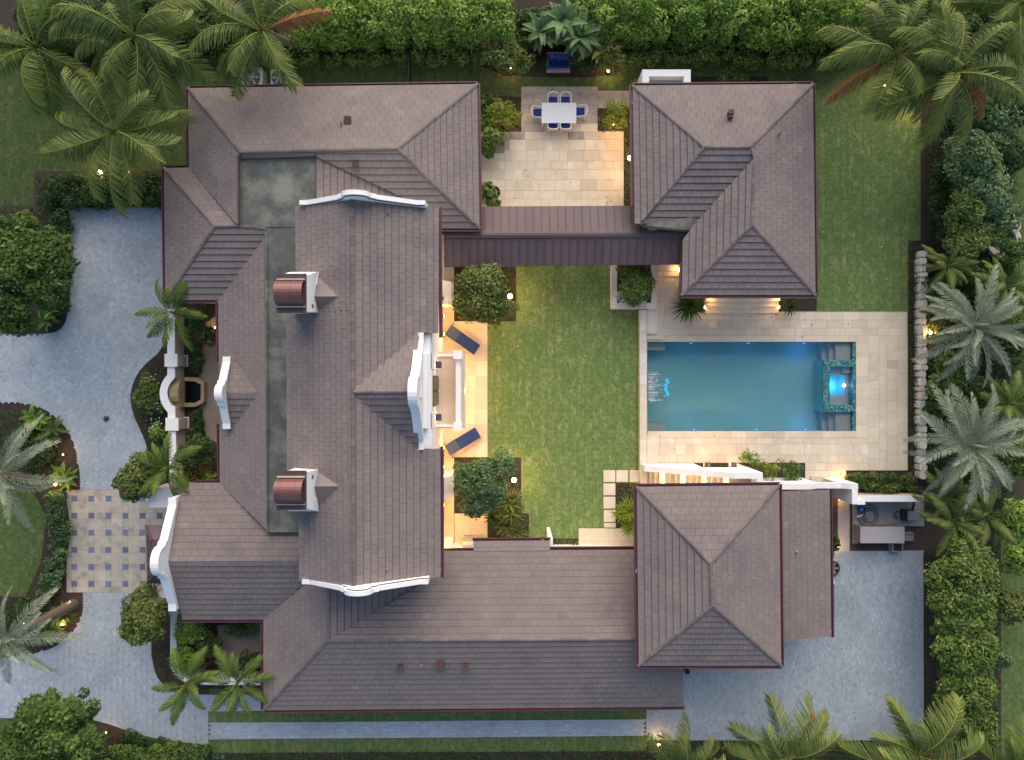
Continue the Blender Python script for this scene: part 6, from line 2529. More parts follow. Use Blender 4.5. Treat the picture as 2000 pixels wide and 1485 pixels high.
# ---- palms
def frond_mesh(name, L, a0, droop, npair, leaf_len, leaf_w, mat, seed, hang=0.55, tip=0.5, base_t=0.12, phi0=72, phi1=24, rach=0.035, tb=0.45, vee=0.0, gap=0.0, stiff=0.25):
    r = random.Random(seed)
    N = 14
    pts = [Vector((0, 0, 0))]
    side = r.uniform(-0.6, 0.6)
    for i in range(N):
        t = (i + 0.5) / N
        an = a0 - droop * t ** 1.2
        yaw = side * t
        pts.append(pts[-1] + Vector((math.cos(an) * math.cos(yaw), math.cos(an) * math.sin(yaw), math.sin(an))) * (L / N))
    mb = MB()
    mb.tube(pts, [rach * (1 - 0.8 * i / N) for i in range(N + 1)], 4, 0.92)
    for k in range(npair):
        t = base_t + (1 - base_t) * (k + 0.5) / npair
        f = t * N
        i = min(int(f), N - 1)
        p = pts[i].lerp(pts[i + 1], f - i)
        T = (pts[i + 1] - pts[i]).normalized()
        Sd = T.cross(Vector((0, 0, 1))).normalized()
        U = Sd.cross(T)
        for s in (-1, 1):
            if r.random() < gap:
                continue
            ph = math.radians(phi0 + (phi1 - phi0) * t ** 1.3 + r.uniform(-6, 6))
            hg = hang * r.uniform(0.6, 1.3)
            dr = T * math.cos(ph) + Sd * (s * math.sin(ph) * math.cos(hg)) + U * (-math.sin(ph) * math.sin(hg) + vee)
            dr.normalize()
            x = (t - base_t) / (1 - base_t)
            ln = leaf_len * (0.50 + 0.5 * math.sin(PI * min(1, x * 0.9 + 0.10))) * (1 - (1 - tip) * x ** 2) * r.uniform(0.85, 1.1)
            w = (T - dr * T.dot(dr)).normalized() * leaf_w * 0.5
            m = p + dr * ln * 0.5
            e = p + dr * ln + Vector((0, 0, -ln * stiff))
            tn = min(max(r.gauss(tb - 0.12, 0.15) + 0.45 * x ** 1.5, 0), 1)
            b = len(mb.v)
            mb.mesh([p - w * 0.5, p + w * 0.5, m + w, m - w, e + w * 0.35, e - w * 0.35], [(0, 1, 2, 3), (3, 2, 4, 5)], tn)
    me = bpy.data.meshes.new(name)
    me.from_pydata([tuple(v) for v in mb.v], [], mb.f)
    at = me.attributes.new('tint', 'FLOAT', 'FACE')
    at.data.foreach_set('value', np.array(mb.t, dtype=np.float32))
    me.materials.append(MT[mat])
    return me


COCO = {}
for sc in ('palm', 'palmgr', 'dead'):
    COCO[sc] = [
        [frond_mesh('frond', 3.4, 1.15, 1.5, 46, 0.80, 0.058, sc, 10 + s, tip=1.05, phi1=34) for s in range(3)],
        [frond_mesh('frond', 3.6, 0.65, 1.35, 48, 0.86, 0.060, sc, 20 + s, tip=1.05, phi1=34) for s in range(3)],
        [frond_mesh('frond', 3.6, 0.15, 1.1, 48, 0.86, 0.060, sc, 30 + s, tip=1.05, phi1=34) for s in range(3)],
    ]
DATE = [
    [frond_mesh('frond', 2.6, 1.2, 1.0, 48, 0.40, 0.030, 'palmsil', 40 + s, hang=-0.35, tip=0.75, phi0=62, phi1=30, rach=0.022, vee=0.25, stiff=0.08, gap=0.06) for s in range(3)],
    [frond_mesh('frond', 3.0, 0.62, 0.95, 54, 0.44, 0.031, 'palmsil', 50 + s, hang=-0.3, tip=0.7, phi0=62, phi1=30, rach=0.022, vee=0.2, stiff=0.1, gap=0.08) for s in range(3)],
    [frond_mesh('frond', 3.1, 0.15, 0.9, 54, 0.44, 0.031, 'palmsil', 60 + s, hang=-0.1, tip=0.7, phi0=62, phi1=30, rach=0.022, vee=0.1, stiff=0.12, gap=0.1) for s in range(3)],
]
ARECA = {m: [
    [frond_mesh('frond', 1.7, 1.1, 1.0, 30, 0.50, 0.045, m, 70 + s, hang=0.2, tip=0.6, phi0=52, phi1=22, rach=0.025) for s in range(3)],
    [frond_mesh('frond', 2.0, 0.7, 1.1, 32, 0.52, 0.046, m, 80 + s, hang=0.25, tip=0.6, phi0=52, phi1=22, rach=0.025) for s in range(3)],
    [frond_mesh('frond', 2.0, 0.25, 0.9, 32, 0.52, 0.046, m, 90 + s, hang=0.25, tip=0.6, phi0=52, phi1=22, rach=0.025) for s in range(3)],
] for m in ('palmgr', 'leafol', 'leaf')}


def palm(name, label, px, py, z, rings, meshes, group, scale=1.0, lean=(0, 0), dead=None, trunk_r=0.15, spin=None, foot=None, angles=None):
    c = P(px, py, z)
    base = P(*foot) if foot else Vector((c.x + lean[0], c.y + lean[1], 0))
    t_ = thing(name, label, 'palm tree', base, 0, group)
    mb = MB()
    n = 9
    tp = []
    for i in range(n + 1):
        f = i / n
        q = base.lerp(c, f ** 1.3)
        q.z = z * f - 0.1 * f
        tp.append(q)
    mb.tube(tp, [trunk_r * (1.45 - 0.55 * (i / n) ** 0.5 + (0.06 if i % 2 else 0)) for i in range(n + 1)], 10)
    part('trunk', mb, 'bark', t_, smooth=False)
    a0 = spin if spin is not None else rnd.uniform(0, 6)
    k = 0
    todo = []
    for ri, cnt in enumerate(rings):
        if angles and ri:
            continue
        for i in range(cnt):
            todo.append((ri, a0 + (i + rnd.uniform(-0.3, 0.3)) * 2 * PI / cnt + ri * 0.7))
    for i, d_ in enumerate(angles or ()):
        todo.append((2 if i % 3 else 1, math.radians(d_)))
    for ri, a_ in todo:
        if True:
            o = bpy.data.objects.new('frond', rnd.choice(meshes[ri]))
            COL.objects.link(o)
            o.parent = t_
            o.location = c + Vector((math.cos(a_), math.sin(a_), 0)) * 0.08 - base
            o.rotation_euler = (rnd.uniform(-0.55, 0.55), rnd.uniform(-0.15, 0.15), a_)
            s_ = scale * rnd.uniform(0.80, 1.10)
            o.scale = (s_, s_, s_)
    for a_, s_ in (dead or ()):
        o = bpy.data.objects.new('frond', rnd.choice(COCO['dead'][2]))
        COL.objects.link(o)
        o.parent = t_
        o.location = c + Vector((math.cos(a_), math.sin(a_), -0.1)) * 0.1 - base
        o.rotation_euler = (0.2, 0.05, a_)
        o.scale = (s_ * scale, s_ * scale * 0.7, s_ * scale)
        o['label'] = 'dry orange-brown frond'
    mb = MB()
    mb.tube([c - Vector((0, 0, 0.3)), c + Vector((0.02, 0.02, 0.5 * scale)), c + Vector((0.08, 0.03, 1.1 * scale))], [trunk_r * 0.8, trunk_r * 0.5, 0.02], 7, 0.9)
    part('crown_shaft', mb, COCO['palmgr'][0][0].materials[0] if meshes is not DATE else 'palmsil', t_, smooth=True)
    return t_


G1 = 'coconut palms around the garden'
palm('coconut_palm', 'dark green coconut palm cut by the left edge at the top', 70, 92, 6.5, (5, 6, 6), COCO['palmgr'], G1, 0.95, foot=(125, 125))
palm('coconut_palm', 'large coconut palm at the top left, middle of the three', 262, 72, 7.0, (5, 7, 7), COCO['palm'], G1, 1.0, spin=0.4, foot=(300, 120), angles=(168, 200, 225, 242, -72, -48, 8, 35, 62, 108, 140, -15, 185))
palm('coconut_palm', 'coconut palm above the two lights of the left bed', 222, 258, 6.2, (4, 6, 6), COCO['palm'], G1, 0.98, foot=(262, 285), angles=(176, 196, 215, 236, -88, -60, 2, 34, 62, 100, 128, 147, -22))
palm('coconut_palm', 'coconut palm with leaning trunk at the north wing roof corner', 512, 60, 6.2, (4, 6, 6), COCO['palm'], G1, 1.0, foot=(588, 103), angles=(-72, -122, -150, -172, 164, 140, 112, 84, 58), dead=((0.42, 1.0),))
palm('coconut_palm', 'coconut palm at the upper right lawn with an orange frond to the left', 1750, 108, 6.4, (5, 6, 6), COCO['palm'], G1, 0.95, foot=(1735, 135), angles=(235, 130, 155, 108, 80, 56, 12, -42, 172, -75), dead=((PI + 0.45, 1.0),))
palm('coconut_palm', 'coconut palm at the upper right, nearest the right shrubs', 1862, 142, 6.8, (5, 7, 6), COCO['palm'], G1, 0.98, foot=(1840, 165), angles=(16, 40, 75, -118, -95, -52, -20, 212, 170, 135, 105, -140), dead=((-0.35, 0.8), (-0.75, 0.85)))
palm('coconut_palm', 'yellow-green coconut palm at the bottom below the motor court, with a red-brown frond', 1540, 1482, 4.2, (5, 6, 6), COCO['palm'], G1, 0.98, foot=(1536, 1478), dead=((0.85, 0.8),))
palm('coconut_palm', 'yellow-green coconut palm at the bottom right corner of the motor court', 1792, 1478, 4.4, (5, 6, 6), COCO['palm'], G1, 1.0, foot=(1786, 1476), dead=((-0.12, 0.8),))
palm('coconut_palm', 'coconut palm fronds at the bottom edge beside the court light', 1330, 1502, 3.4, (4, 5, 5), COCO['palm'], G1, 0.78, foot=(1330, 1490))
palm('coconut_palm', 'coconut palm cut by the bottom right corner', 1985, 1500, 4.0, (4, 5, 5), COCO['palmgr'], G1, 0.8)
palm('coconut_palm', 'dim coconut palm cut by the top right corner', 1992, 10, 6.0, (4, 5, 5), COCO['palmgr'], G1, 0.9)
G2 = 'silvery date palms'
palm('date_palm', 'silvery date palm nearest the garden light east of the pool', 1902, 638, 3.3, (10, 13, 12), DATE, G2, 1.0, trunk_r=0.22, foot=(1856, 646))
palm('date_palm', 'silvery date palm beside the south end of the stone wall', 1893, 871, 3.4, (11, 13, 13), DATE, G2, 1.12, trunk_r=0.22, foot=(1852, 862))
palm('date_palm', 'silvery date palm at the left edge above the entrance court', 4, 925, 4.6, (6, 8, 8), DATE, G2, 0.98, trunk_r=0.2, foot=(40, 930))
palm('date_palm', 'silvery date palm at the left edge with its trunk leaning into the island bed', 12, 1250, 4.6, (6, 8, 8), DATE, G2, 1.0, trunk_r=0.24, lean=(0.5, 0.3))
G3 = 'small feather palms by the house'
palm('feather_palm', 'small feather palm over the garden wall below the west roof corner', 342, 612, 3.2, (3, 4, 4), ARECA['palmgr'], G3, 1.02, trunk_r=0.08)
palm('feather_palm', 'small feather palm over the garden wall by the entrance roof', 328, 915, 3.4, (3, 4, 5), ARECA['palmgr'], G3, 0.92, trunk_r=0.08)
palm('feather_palm', 'small feather palm at the curved corner of the low garden wall', 362, 1338, 3.4, (2, 4, 4), ARECA['palmgr'], G3, 1.0, trunk_r=0.08, spin=0.2)
palm('feather_palm', 'small feather palm against the south-west roof edge', 464, 1333, 3.5, (3, 4, 5), ARECA['palmgr'], G3, 1.0, trunk_r=0.08)
G4 = 'understory palms east of the stone wall'
for px, py, z, s_, lb in ((1850, 520, 2.2, 0.75, 'low olive palm at the north end of the stone wall'), (1845, 600, 1.8, 0.6, 'low olive palm between stone wall and upper date palm'),
                          (1850, 975, 2.4, 0.8, 'olive feathery palm under the lower date palm fronds'), (1862, 1020, 2.8, 0.95, 'large olive feathery palm right of the equipment yard'),
                          (1925, 1010, 2.6, 0.9, 'olive feathery palm at the right, below the lower date palm'), (1965, 560, 2.5, 0.9, 'green feathery palm at the right edge above the upper date palm'),
                          (1975, 790, 2.4, 0.9, 'green feathery palm at the right edge between the date palms')):
    palm('understory_palm', lb, px, py, z, (4, 6, 6), ARECA['leafol'] if px < 1950 else ARECA['leaf'], G4, s_, trunk_r=0.07)


# ---- broad straps: dracaena, bird-of-paradise
def strap_mesh(L, w, a0, droop, mat, tn, seed, fold=0.15, n=6, shape=0.6):
    mb = MB()
    r = random.Random(seed)
    p = Vector((0, 0, 0))
    rows = []
    for i in range(n + 1):
        t = i / n
        an = a0 - droop * t ** 1.3
        ww = w * 0.5 * (math.sin(PI * (0.08 + 0.9 * t ** shape)) ** 0.8)
        rows.append((p + Vector((0, -ww, ww * fold)), p.copy(), p + Vector((0, ww, ww * fold))))
        p = p + Vector((math.cos(an), 0, math.sin(an))) * L / n
    for i in range(n):
        for j in (0, 1):
            mb.poly([rows[i][j], rows[i + 1][j], rows[i + 1][j + 1], rows[i][j + 1]], min(max(tn + r.uniform(-.06, .06), 0), 1))
    me = bpy.data.meshes.new('leaf')
    me.from_pydata([tuple(v) for v in mb.v], [], mb.f)
    at = me.attributes.new('tint', 'FLOAT', 'FACE')
    at.data.foreach_set('value', np.array(mb.t, dtype=np.float32))
    me.materials.append(MT[mat])
    return me


def rosette(name, label, cat, px, py, z, heads, nleaf, L, w, mat, group=None, a0=(0.2, 1.3), droop=0.9, spread=0.4, shape=0.6, tn=0.5):
    c = P(px, py, z)
    t_ = thing(name, label, cat, (c.x, c.y, 0), 0, group)
    ms = [strap_mesh(L * rnd.uniform(0.8, 1.15), w * rnd.uniform(0.85, 1.15), a0[0] + (a0[1] - a0[0]) * k / 7, droop * rnd.uniform(0.8, 1.2), mat, rnd.gauss(tn, 0.16), k + int(px), shape=shape) for k in range(8)]
    for h in range(heads):
        a_ = rnd.uniform(0, 2 * PI)
        r_ = spread * math.sqrt(rnd.random()) if heads > 1 else 0
        hc = Vector((c.x + r_ * math.cos(a_), c.y + r_ * math.sin(a_), z - 0.25 * rnd.random()))
        mb = MB()
        mb.tube([(hc.x, hc.y, 0), hc], [0.05, 0.035], 6)
        part('stem', mb, 'bark', t_, smooth=True)
        for k in range(nleaf):
            o = bpy.data.objects.new('leaf', ms[int(8 * (k / nleaf))])
            COL.objects.link(o)
            o.parent = t_
            o.location = hc - t_.location
            o.rotation_euler = (rnd.uniform(-.2, .2), 0, k * 2.4 + a_)
    return t_


rosette('dracaena', 'dark green strap-leaved plant at the lower left corner of the lawn', 'plant', 996, 992, 1.5, 4, 26, 0.85, 0.12, 'leafol', spread=0.35, tn=0.6)
rosette('dracaena', 'strap-leaved plant closest to the south wing roof edge at the lawn corner', 'plant', 1003, 1028, 1.1, 3, 24, 0.8, 0.12, 'leafol', spread=0.4, tn=0.45)
rosette('dracaena', 'small strap-leaved plant left of the larger ones beside the grill terrace', 'plant', 968, 1010, 0.9, 2, 20, 0.6, 0.11, 'leafdk', spread=0.3, tn=0.6)
rosette('spiky_plant', 'round spiky green plant left of the pavilion steps', 'plant', 1346, 596, 0.9, 1, 150, 1.05, 0.085, 'palmgr', a0=(0.0, 1.4), droop=0.6, shape=0.4, tn=0.30)
rosette('spiky_plant', 'dark spiky plant right of the pavilion steps', 'plant', 1540, 588, 0.5, 2, 34, 0.6, 0.07, 'leafdk', a0=(0.0, 1.3), droop=0.6, spread=0.5, tn=0.6)
rosette('fern', 'bright fern against the west eave of the garage building', 'fern', 1232, 1003, 0.9, 7, 30, 0.62, 0.075, 'leafyl', a0=(0.1, 1.1), droop=1.1, spread=0.55, tn=0.45)
rosette('fern', 'lower fern at the edge of the pale slab by the garage building', 'fern', 1238, 1035, 0.8, 4, 26, 0.55, 0.07, 'leafyl', a0=(0.1, 1.1), droop=1.1, spread=0.4, tn=0.4)
for i, (px, py, z, n_, lb) in enumerate(((1058, 62, 2.6, 12, 'banana-like plant above the left end of the navy sofa'), (1098, 50, 3.0, 14, 'banana-like plant directly behind the navy sofa'),
                                         (1142, 66, 2.5, 11, 'banana-like plant above the right end of the navy sofa'), (1168, 98, 1.8, 9, 'banana-like plant with yellowing leaf near the sofa light'))):
    rosette('bird_of_paradise', lb, 'plant', px, py, z, 2, n_, 1.35, 0.42, 'leafbl' if i < 3 else 'leafol', 'banana-like plants behind the navy sofa', a0=(0.2, 1.25), droop=1.3, spread=0.3, tn=0.55)
for i, (px, py, s_, lb) in enumerate(((63, 812, 0.7, 'bright-leaved plant at the top of the island bed'), (100, 852, 0.75, 'broad-leaved plant in the island bed mulch'), (128, 925, 0.75, 'bright broad-leaved plant above the island light by the entrance court'),
                                      (118, 1195, 0.7, 'broad-leaved plant lit yellow in the lower island bed'), (95, 1240, 0.6, 'dark broad-leaved plant at the lower tip of the island bed'), (100, 618, 0.75, 'broad-leaved plant at the driveway corner below the left tree'))):
    rosette('broad_leaf_plant', lb, 'plant', px, py, 0.5, 3, 11, s_, 0.26, 'leafbr' if i in (0, 2) else 'leaf', 'broad-leaved plants along the driveway', a0=(0.1, 1.1), droop=0.9, spread=0.4, tn=0.35)

# ---- trees and shrubs
GT = 'round shrubs and small trees'
shrub('garden_tree', 'round green tree beside the upper lawn light', 'tree', 940, 576, 56, 2.9, 'leafol', h=1.4, extra=((915, 555, 32), (978, 606, 28), (968, 548, 26)), size=0.15, tb=0.40)
shrub('garden_tree', 'blue-green tree beside the lower lawn light', 'tree', 934, 952, 50, 2.9, 'leafbl', h=1.4, extra=((975, 915, 34), (928, 980, 32), (905, 925, 24), (968, 965, 28)), size=0.15, asp=0.45, dens=85)
shrub('driveway_tree', 'olive green tree over the driveway below the entrance court', 'tree', 275, 1207, 50, 3.0, 'leafol', h=1.2, size=0.18, asp=0.6, extra=((305, 1190, 26),), tb=0.40)
shrub('driveway_tree', 'olive green tree over the driveway above the entrance court', 'tree', 262, 940, 40, 3.0, 'leafol', h=1.1, size=0.18, asp=0.6, extra=((290, 915, 34), (255, 965, 18)), tb=0.36)
shrub('large_tree', 'big dark green tree at the left edge beside the driveway arm', 'tree', 40, 520, 80, 5.0, 'leaf', h=2.2, nb=34, size=0.2, tb=0.10, extra=((25, 590, 55), (85, 560, 42), (40, 455, 45)))
shrub('large_tree', 'big dark green tree at the bottom left corner', 'tree', 90, 1440, 78, 4.6, 'leaf', h=2.0, nb=30, size=0.2, tb=0.14, extra=((150, 1385, 34), (160, 1450, 40), (40, 1470, 55), (70, 1390, 36)))
shrub('topiary', 'rounded bright green bush just under the entrance roof corner', 'bush', 372, 1232, 32, 1.6, 'leafbr', GT, h=0.8, size=0.10, dens=110, tb=0.36)
shrub('topiary', 'rounded bright green bush below the other one inside the corner wall', 'bush', 368, 1285, 33, 1.5, 'leafbr', GT, h=0.8, size=0.10, dens=110, tb=0.30)
shrub('courtyard_bush', 'dark bush between the rounded bushes and the gravel', 'bush', 404, 1256, 28, 1.3, 'leafdk', GT, h=0.7, size=0.15, tb=0.6)
shrub('courtyard_bush', 'dark bush at the south-west roof edge by the feather palm', 'bush', 492, 1288, 24, 0.9, 'leafdk', GT, h=0.6, tb=0.55)
shrub('courtyard_bush', 'low olive bush under the dark entrance-wing eave', 'bush', 470, 1226, 28, 0.9, 'leafol', GT, h=0.5, tb=0.3, squash=(1.2, 0.6))
shrub('courtyard_bush', 'dark green bush in the corner above the entrance roof', 'bush', 384, 882, 40, 1.5, 'leafdk', GT, h=0.9, tb=0.65)
shrub('courtyard_bush', 'small light green bush at the gutter corner above the entrance roof', 'bush', 410, 932, 16, 0.9, 'leafbr', GT, h=0.5, tb=0.4)
shrub('courtyard_bush', 'green bush beside the orange light over the entrance roof', 'bush', 372, 925, 26, 1.0, 'leafol', GT, h=0.6, tb=0.5)
shrub('courtyard_bush', 'dark bush below the west roof corner by the feather palm', 'bush', 398, 640, 30, 1.2, 'leafdk', GT, h=0.8, tb=0.5, squash=(1, 1.3))
shrub('driveway_bush', 'pale green bush beside the lower pillar of the garden wall', 'bush', 312, 845, 20, 0.9, 'leafbr', GT, h=0.6, tb=0.35)
shrub('flower_bush', 'bush covered in small white flowers beside the curved garden wall', 'bush', 289, 772, 30, 1.0, 'leaf', GT, h=0.7, squash=(1, 1.6), tb=0.4)
shrub('patio_bush', 'yellow-green lit bush left of the dining table', 'bush', 980, 222, 31, 1.3, 'leafyl', GT, h=0.9, size=0.12, tb=0.45)
shrub('patio_bush', 'yellow-green lit bush right of the dining table', 'bush', 1200, 222, 29, 1.3, 'leafyl', GT, h=0.9, size=0.12, tb=0.42)
shrub('sea_grape', 'big round-leaved bush along the east wall of the north wing', 'bush', 956, 274, 28, 1.1, 'leaf', GT, h=0.8, size=0.30, asp=0.9, dens=26, extra=((948, 245, 20), (950, 205, 22)), tb=0.5)
shrub('sea_grape', 'round-leaved bush at the corner of the covered walkway', 'bush', 957, 381, 23, 1.0, 'leaf', GT, h=0.7, size=0.26, asp=0.9, dens=30, tb=0.45)
shrub('olive_shrub', 'pale olive shrub left of the banana-like plants', 'bush', 982, 106, 36, 2.0, 'leafol', GT, h=1.1, size=0.16, asp=0.45, tb=0.62)
shrub('olive_shrub', 'green shrub between the olive shrub and the navy sofa', 'bush', 1022, 122, 24, 1.4, 'leaf', GT, h=0.8, tb=0.5)
shrub('olive_shrub', 'pale olive shrub at the light right of the navy sofa', 'bush', 1192, 104, 30, 1.9, 'leafol', GT, h=1.0, size=0.16, asp=0.45, tb=0.6)
shrub('olive_shrub', 'dark green shrub just right of the navy sofa', 'bush', 1142, 122, 22, 1.2, 'leafdk', GT, h=0.7, tb=0.6)
shrub('back_shrub', 'dark shrub behind the guest pavilion north eave', 'bush', 1432, 150, 30, 1.0, 'leafdk', GT, h=0.6, size=0.16, asp=0.3, tb=0.55, squash=(1.3, 0.7))
shrub('back_shrub', 'tiny green shrub at the corner of the white enclosure', 'bush', 1243, 164, 10, 0.7, 'leafbr', GT, h=0.4, tb=0.3, trunk=False)
shrub('planter_bush', 'dense dark green ball-shaped bush in the stone planter', 'bush', 1243, 562, 34, 1.5, 'leaf', GT, h=0.9, size=0.11, dens=130, tb=0.18, nb=34)
shrub('planter_bush', 'loose green bush at the walkway end of the stone planter', 'bush', 1236, 532, 30, 1.1, 'leaf', GT, h=0.6, tb=0.25, squash=(1.2, 0.8))
shrub('deck_bush', 'fresh green bush at the top of the white stair wall', 'bush', 1466, 896, 19, 1.6, 'leafbr', GT, h=0.9, size=0.14, asp=0.4, tb=0.42)
shrub('deck_bush', 'yellow-green bush right of the white stair wall', 'bush', 1500, 916, 21, 1.2, 'leafyl', GT, h=0.9, size=0.14, asp=0.35, tb=0.35)
shrub('deck_bush', 'clipped dark green bush beside the gateway path', 'bush', 1546, 922, 24, 1.0, 'leaf', GT, h=0.7, size=0.10, dens=120, tb=0.40)
shrub('lean_to_bush', 'small dark bush between the lean-to and the narrow side walkway', 'bush', 1628, 1055, 18, 1.0, 'leafdk', GT, h=0.8, size=0.16, asp=0.45, tb=0.62, squash=(0.7, 1.4))
shrub('court_bush', 'tiny dark bush at the corner of the garage building on the court', 'bush', 1341, 1309, 9, 0.6, 'leafdk', GT, h=0.4, tb=0.5, trunk=False)
GR = 'tall shrubs along the east boundary'
for px, py, r, z, m, tb, lb in ((1930, 215, 55, 2.6, 'leafbl', 0.30, 'tall dark shrub right of the upper right coconut palms'), (1908, 305, 56, 3.0, 'leafbl', 0.45, 'tall blue-green shrub below the upper right coconut palms'),
                                (1932, 372, 48, 2.8, 'leafbl', 0.62, 'tall pale blue-green shrub on the right, above the round stone basin'), (1885, 405, 44, 2.6, 'leaf', 0.55, 'tall green shrub left of the round stone basin'),
                                (1892, 462, 44, 2.2, 'leafol', 0.6, 'olive shrub just below the round stone basin'), (1860, 440, 30, 1.4, 'leafdk', 0.6, 'dark shrub at the lawn corner above the stone wall'),
                                (1965, 300, 40, 2.4, 'leafdk', 0.55, 'dark shrub cut by the right edge'), (1858, 735, 42, 1.8, 'leaf', 0.42, 'green shrub between the two silvery date palms'),
                                (1900, 770, 36, 1.6, 'leafdk', 0.6, 'dark shrub in the shade between the date palms'), (1835, 655, 20, 0.9, 'leafol', 0.5, 'low bush lit by the garden light at the stone wall'),
                                (1960, 680, 40, 1.8, 'leafdk', 0.5, 'dark shrub at the right edge behind the upper date palm'), (1985, 500, 36, 1.6, 'leaf', 0.3, 'green shrub at the right edge below the stone basin'),
                                (1868, 240, 34, 1.8, 'leafdk', 0.5, 'dark shrub under the fronds at the upper right lawn edge'), (1845, 335, 32, 1.4, 'leafdk', 0.55, 'low dark shrub at the right lawn edge, upper one'), (1842, 390, 28, 1.2, 'leafdk', 0.6, 'low dark shrub at the right lawn edge, lower one'),
                                (1938, 450, 30, 2.0, 'leaf', 0.5, 'green shrub covering the left half of the round stone basin'), (1960, 420, 34, 2.2, 'leafbl', 0.5, 'blue-green shrub above the round stone basin at the edge'), (1985, 210, 36, 2.2, 'leafdk', 0.45, 'dark shrub at the right edge below the corner palm'),
                                (1985, 640, 36, 1.8, 'leaf', 0.3, 'green shrub at the right edge level with the upper date palm'), (1985, 900, 36, 1.8, 'leaf', 0.3, 'green shrub at the right edge level with the lower date palm'), (1840, 800, 30, 1.2, 'leafdk', 0.6, 'dark shrub right of the stone wall above the lower date palm'),
                                (1835, 560, 26, 1.0, 'leafdk', 0.6, 'dark shrub right of the stone wall near its north end'), (1930, 555, 36, 1.8, 'leafdk', 0.55, 'dark shrub above the crown of the upper date palm')):
    shrub('boundary_shrub', lb, 'bush', px, py, r, z, m, GR, h=z * 0.5, size=0.17, tb=tb, dens=62)
for px, py, r, z, lb in ((1885, 1112, 59, 3.0, 'first tall light green shrub of the south-east row, nearest the equipment yard'), (1880, 1185, 61, 3.0, 'light green shrub of the south-east row level with the lean-to'),
                         (1892, 1262, 61, 3.0, 'light green shrub of the south-east row level with the garage corner'), (1888, 1335, 59, 2.9, 'light green shrub of the south-east row above the last one'),
                         (1900, 1400, 53, 2.6, 'last light green shrub of the south-east row, beside the bottom palm')):
    shrub('row_shrub', lb, 'bush', px, py, r, z, 'leaf', 'light green shrubs in a row east of the motor court', h=1.5, size=0.19, asp=0.45, tb=0.52, tvar=0.24, dens=60, extra=((px - 22, py + 34, 30), (px + 24, py + 36, 28)))
for px, py, r, z, m, lb in ((1985, 1015, 38, 2.4, 'leafbr', 'bright green hedge bush at the right edge below the date palm'), (1988, 1085, 34, 2.2, 'leafbr', 'bright green bush at the right edge, below the hedge bush'),
                         (1975, 1185, 36, 2.0, 'leafol', 'olive bush behind the south-east shrub row'), (1960, 1290, 20, 1.2, 'leafbl', 'small blue-green bush behind the south-east shrub row')):
    shrub('neighbour_bush', lb, 'bush', px, py, r, z, m, 'bushes beyond the east boundary', h=1.0, size=0.17, tb=0.4)

# ---- hedges
hedge('clipped green hedge along the grass strip behind the north wing', [(545, 88), (700, 86), (860, 84), (945, 84)], 0.75, 1.6, 'leaf', tb=0.46, tsd=0.2, tvar=0.2, size=0.15)
hedge('clipped green hedge along the grass strip behind the guest pavilion', [(1210, 84), (1350, 85), (1500, 88), (1660, 92)], 0.75, 1.6, 'leaf', tb=0.50, tsd=0.2, tvar=0.2, size=0.15)
hedge('tall bright green hedge along the top edge, left stretch', [(560, 20), (700, 18), (850, 16), (1000, 14)], 1.15, 3.2, 'leafbr', size=0.16, step=0.55, tb=0.36, tsd=0.18, zvar=0.5)
hedge('tall bright green hedge along the top edge, right stretch', [(1130, 12), (1300, 14), (1500, 16), (1700, 18)], 1.15, 3.2, 'leafbr', size=0.16, step=0.55, tb=0.27, tsd=0.18, zvar=0.5)
hedge('dark low hedge between the left bed and the driveway arm', [(75, 372), (180, 370), (318, 368)], 0.85, 0.9, 'leafdk', tb=0.40, size=0.12)
hedge('dark low hedge along the left side of the driveway arm', [(112, 420), (112, 500), (110, 600)], 0.45, 0.8, 'leafdk', tb=0.4)
hedge('dark trimmed hedge around the island lawn, right side', [(98, 960), (110, 1040), (100, 1120), (80, 1170)], 0.55, 0.8, 'leafbl', tb=0.25)
hedge('dark shrubs of the island bed above the left date palm', [(20, 850), (60, 880), (70, 910)], 0.8, 0.9, 'leafdk', tb=0.45, zvar=0.3)
hedge('dark shrubs of the island bed around the leaning trunk', [(20, 1190), (60, 1215), (80, 1245)], 0.8, 0.8, 'leafdk', tb=0.45, zvar=0.3)
hedge('clipped green hedge between the pool deck and the white yard wall', [(1662, 944), (1720, 945), (1790, 947)], 0.55, 0.8, 'leafol', tb=0.30, size=0.13)
hedge('narrow dark hedge on the inner side of the garden wall', [(379, 660), (379, 730)], 0.28, 0.6, 'leafdk', tb=0.5)
hedge('narrow dark hedge on the inner side of the wall below the fountain', [(381, 800), (381, 860)], 0.28, 0.6, 'leafdk', tb=0.5)
hedge('green hedge along the bottom edge left of the walkway', [(170, 1484), (300, 1482), (400, 1480)], 0.5, 0.9, 'leaf', tb=0.5)
hedge('dark bank of shrubs along the driveway bend at the bottom', [(235, 1440), (300, 1458), (395, 1470)], 0.28, 0.5, 'leafdk', tb=0.45)
hedge('dark hedge behind the palms at the top left', [(20, 40), (180, 30), (330, 35), (520, 60)], 1.2, 2.0, 'leafdk', tb=0.45, size=0.18, step=0.6)
hedge('dark hedge under the coconut palms at the top right', [(1690, 30), (1820, 30), (1990, 40)], 1.3, 2.0, 'leafdk', tb=0.55, size=0.18, step=0.6)
hedge('shrubs between the top hedge and the navy sofa', [(1010, 50), (1060, 40), (1130, 45)], 0.9, 1.4, 'leafdk', tb=0.5, size=0.17)

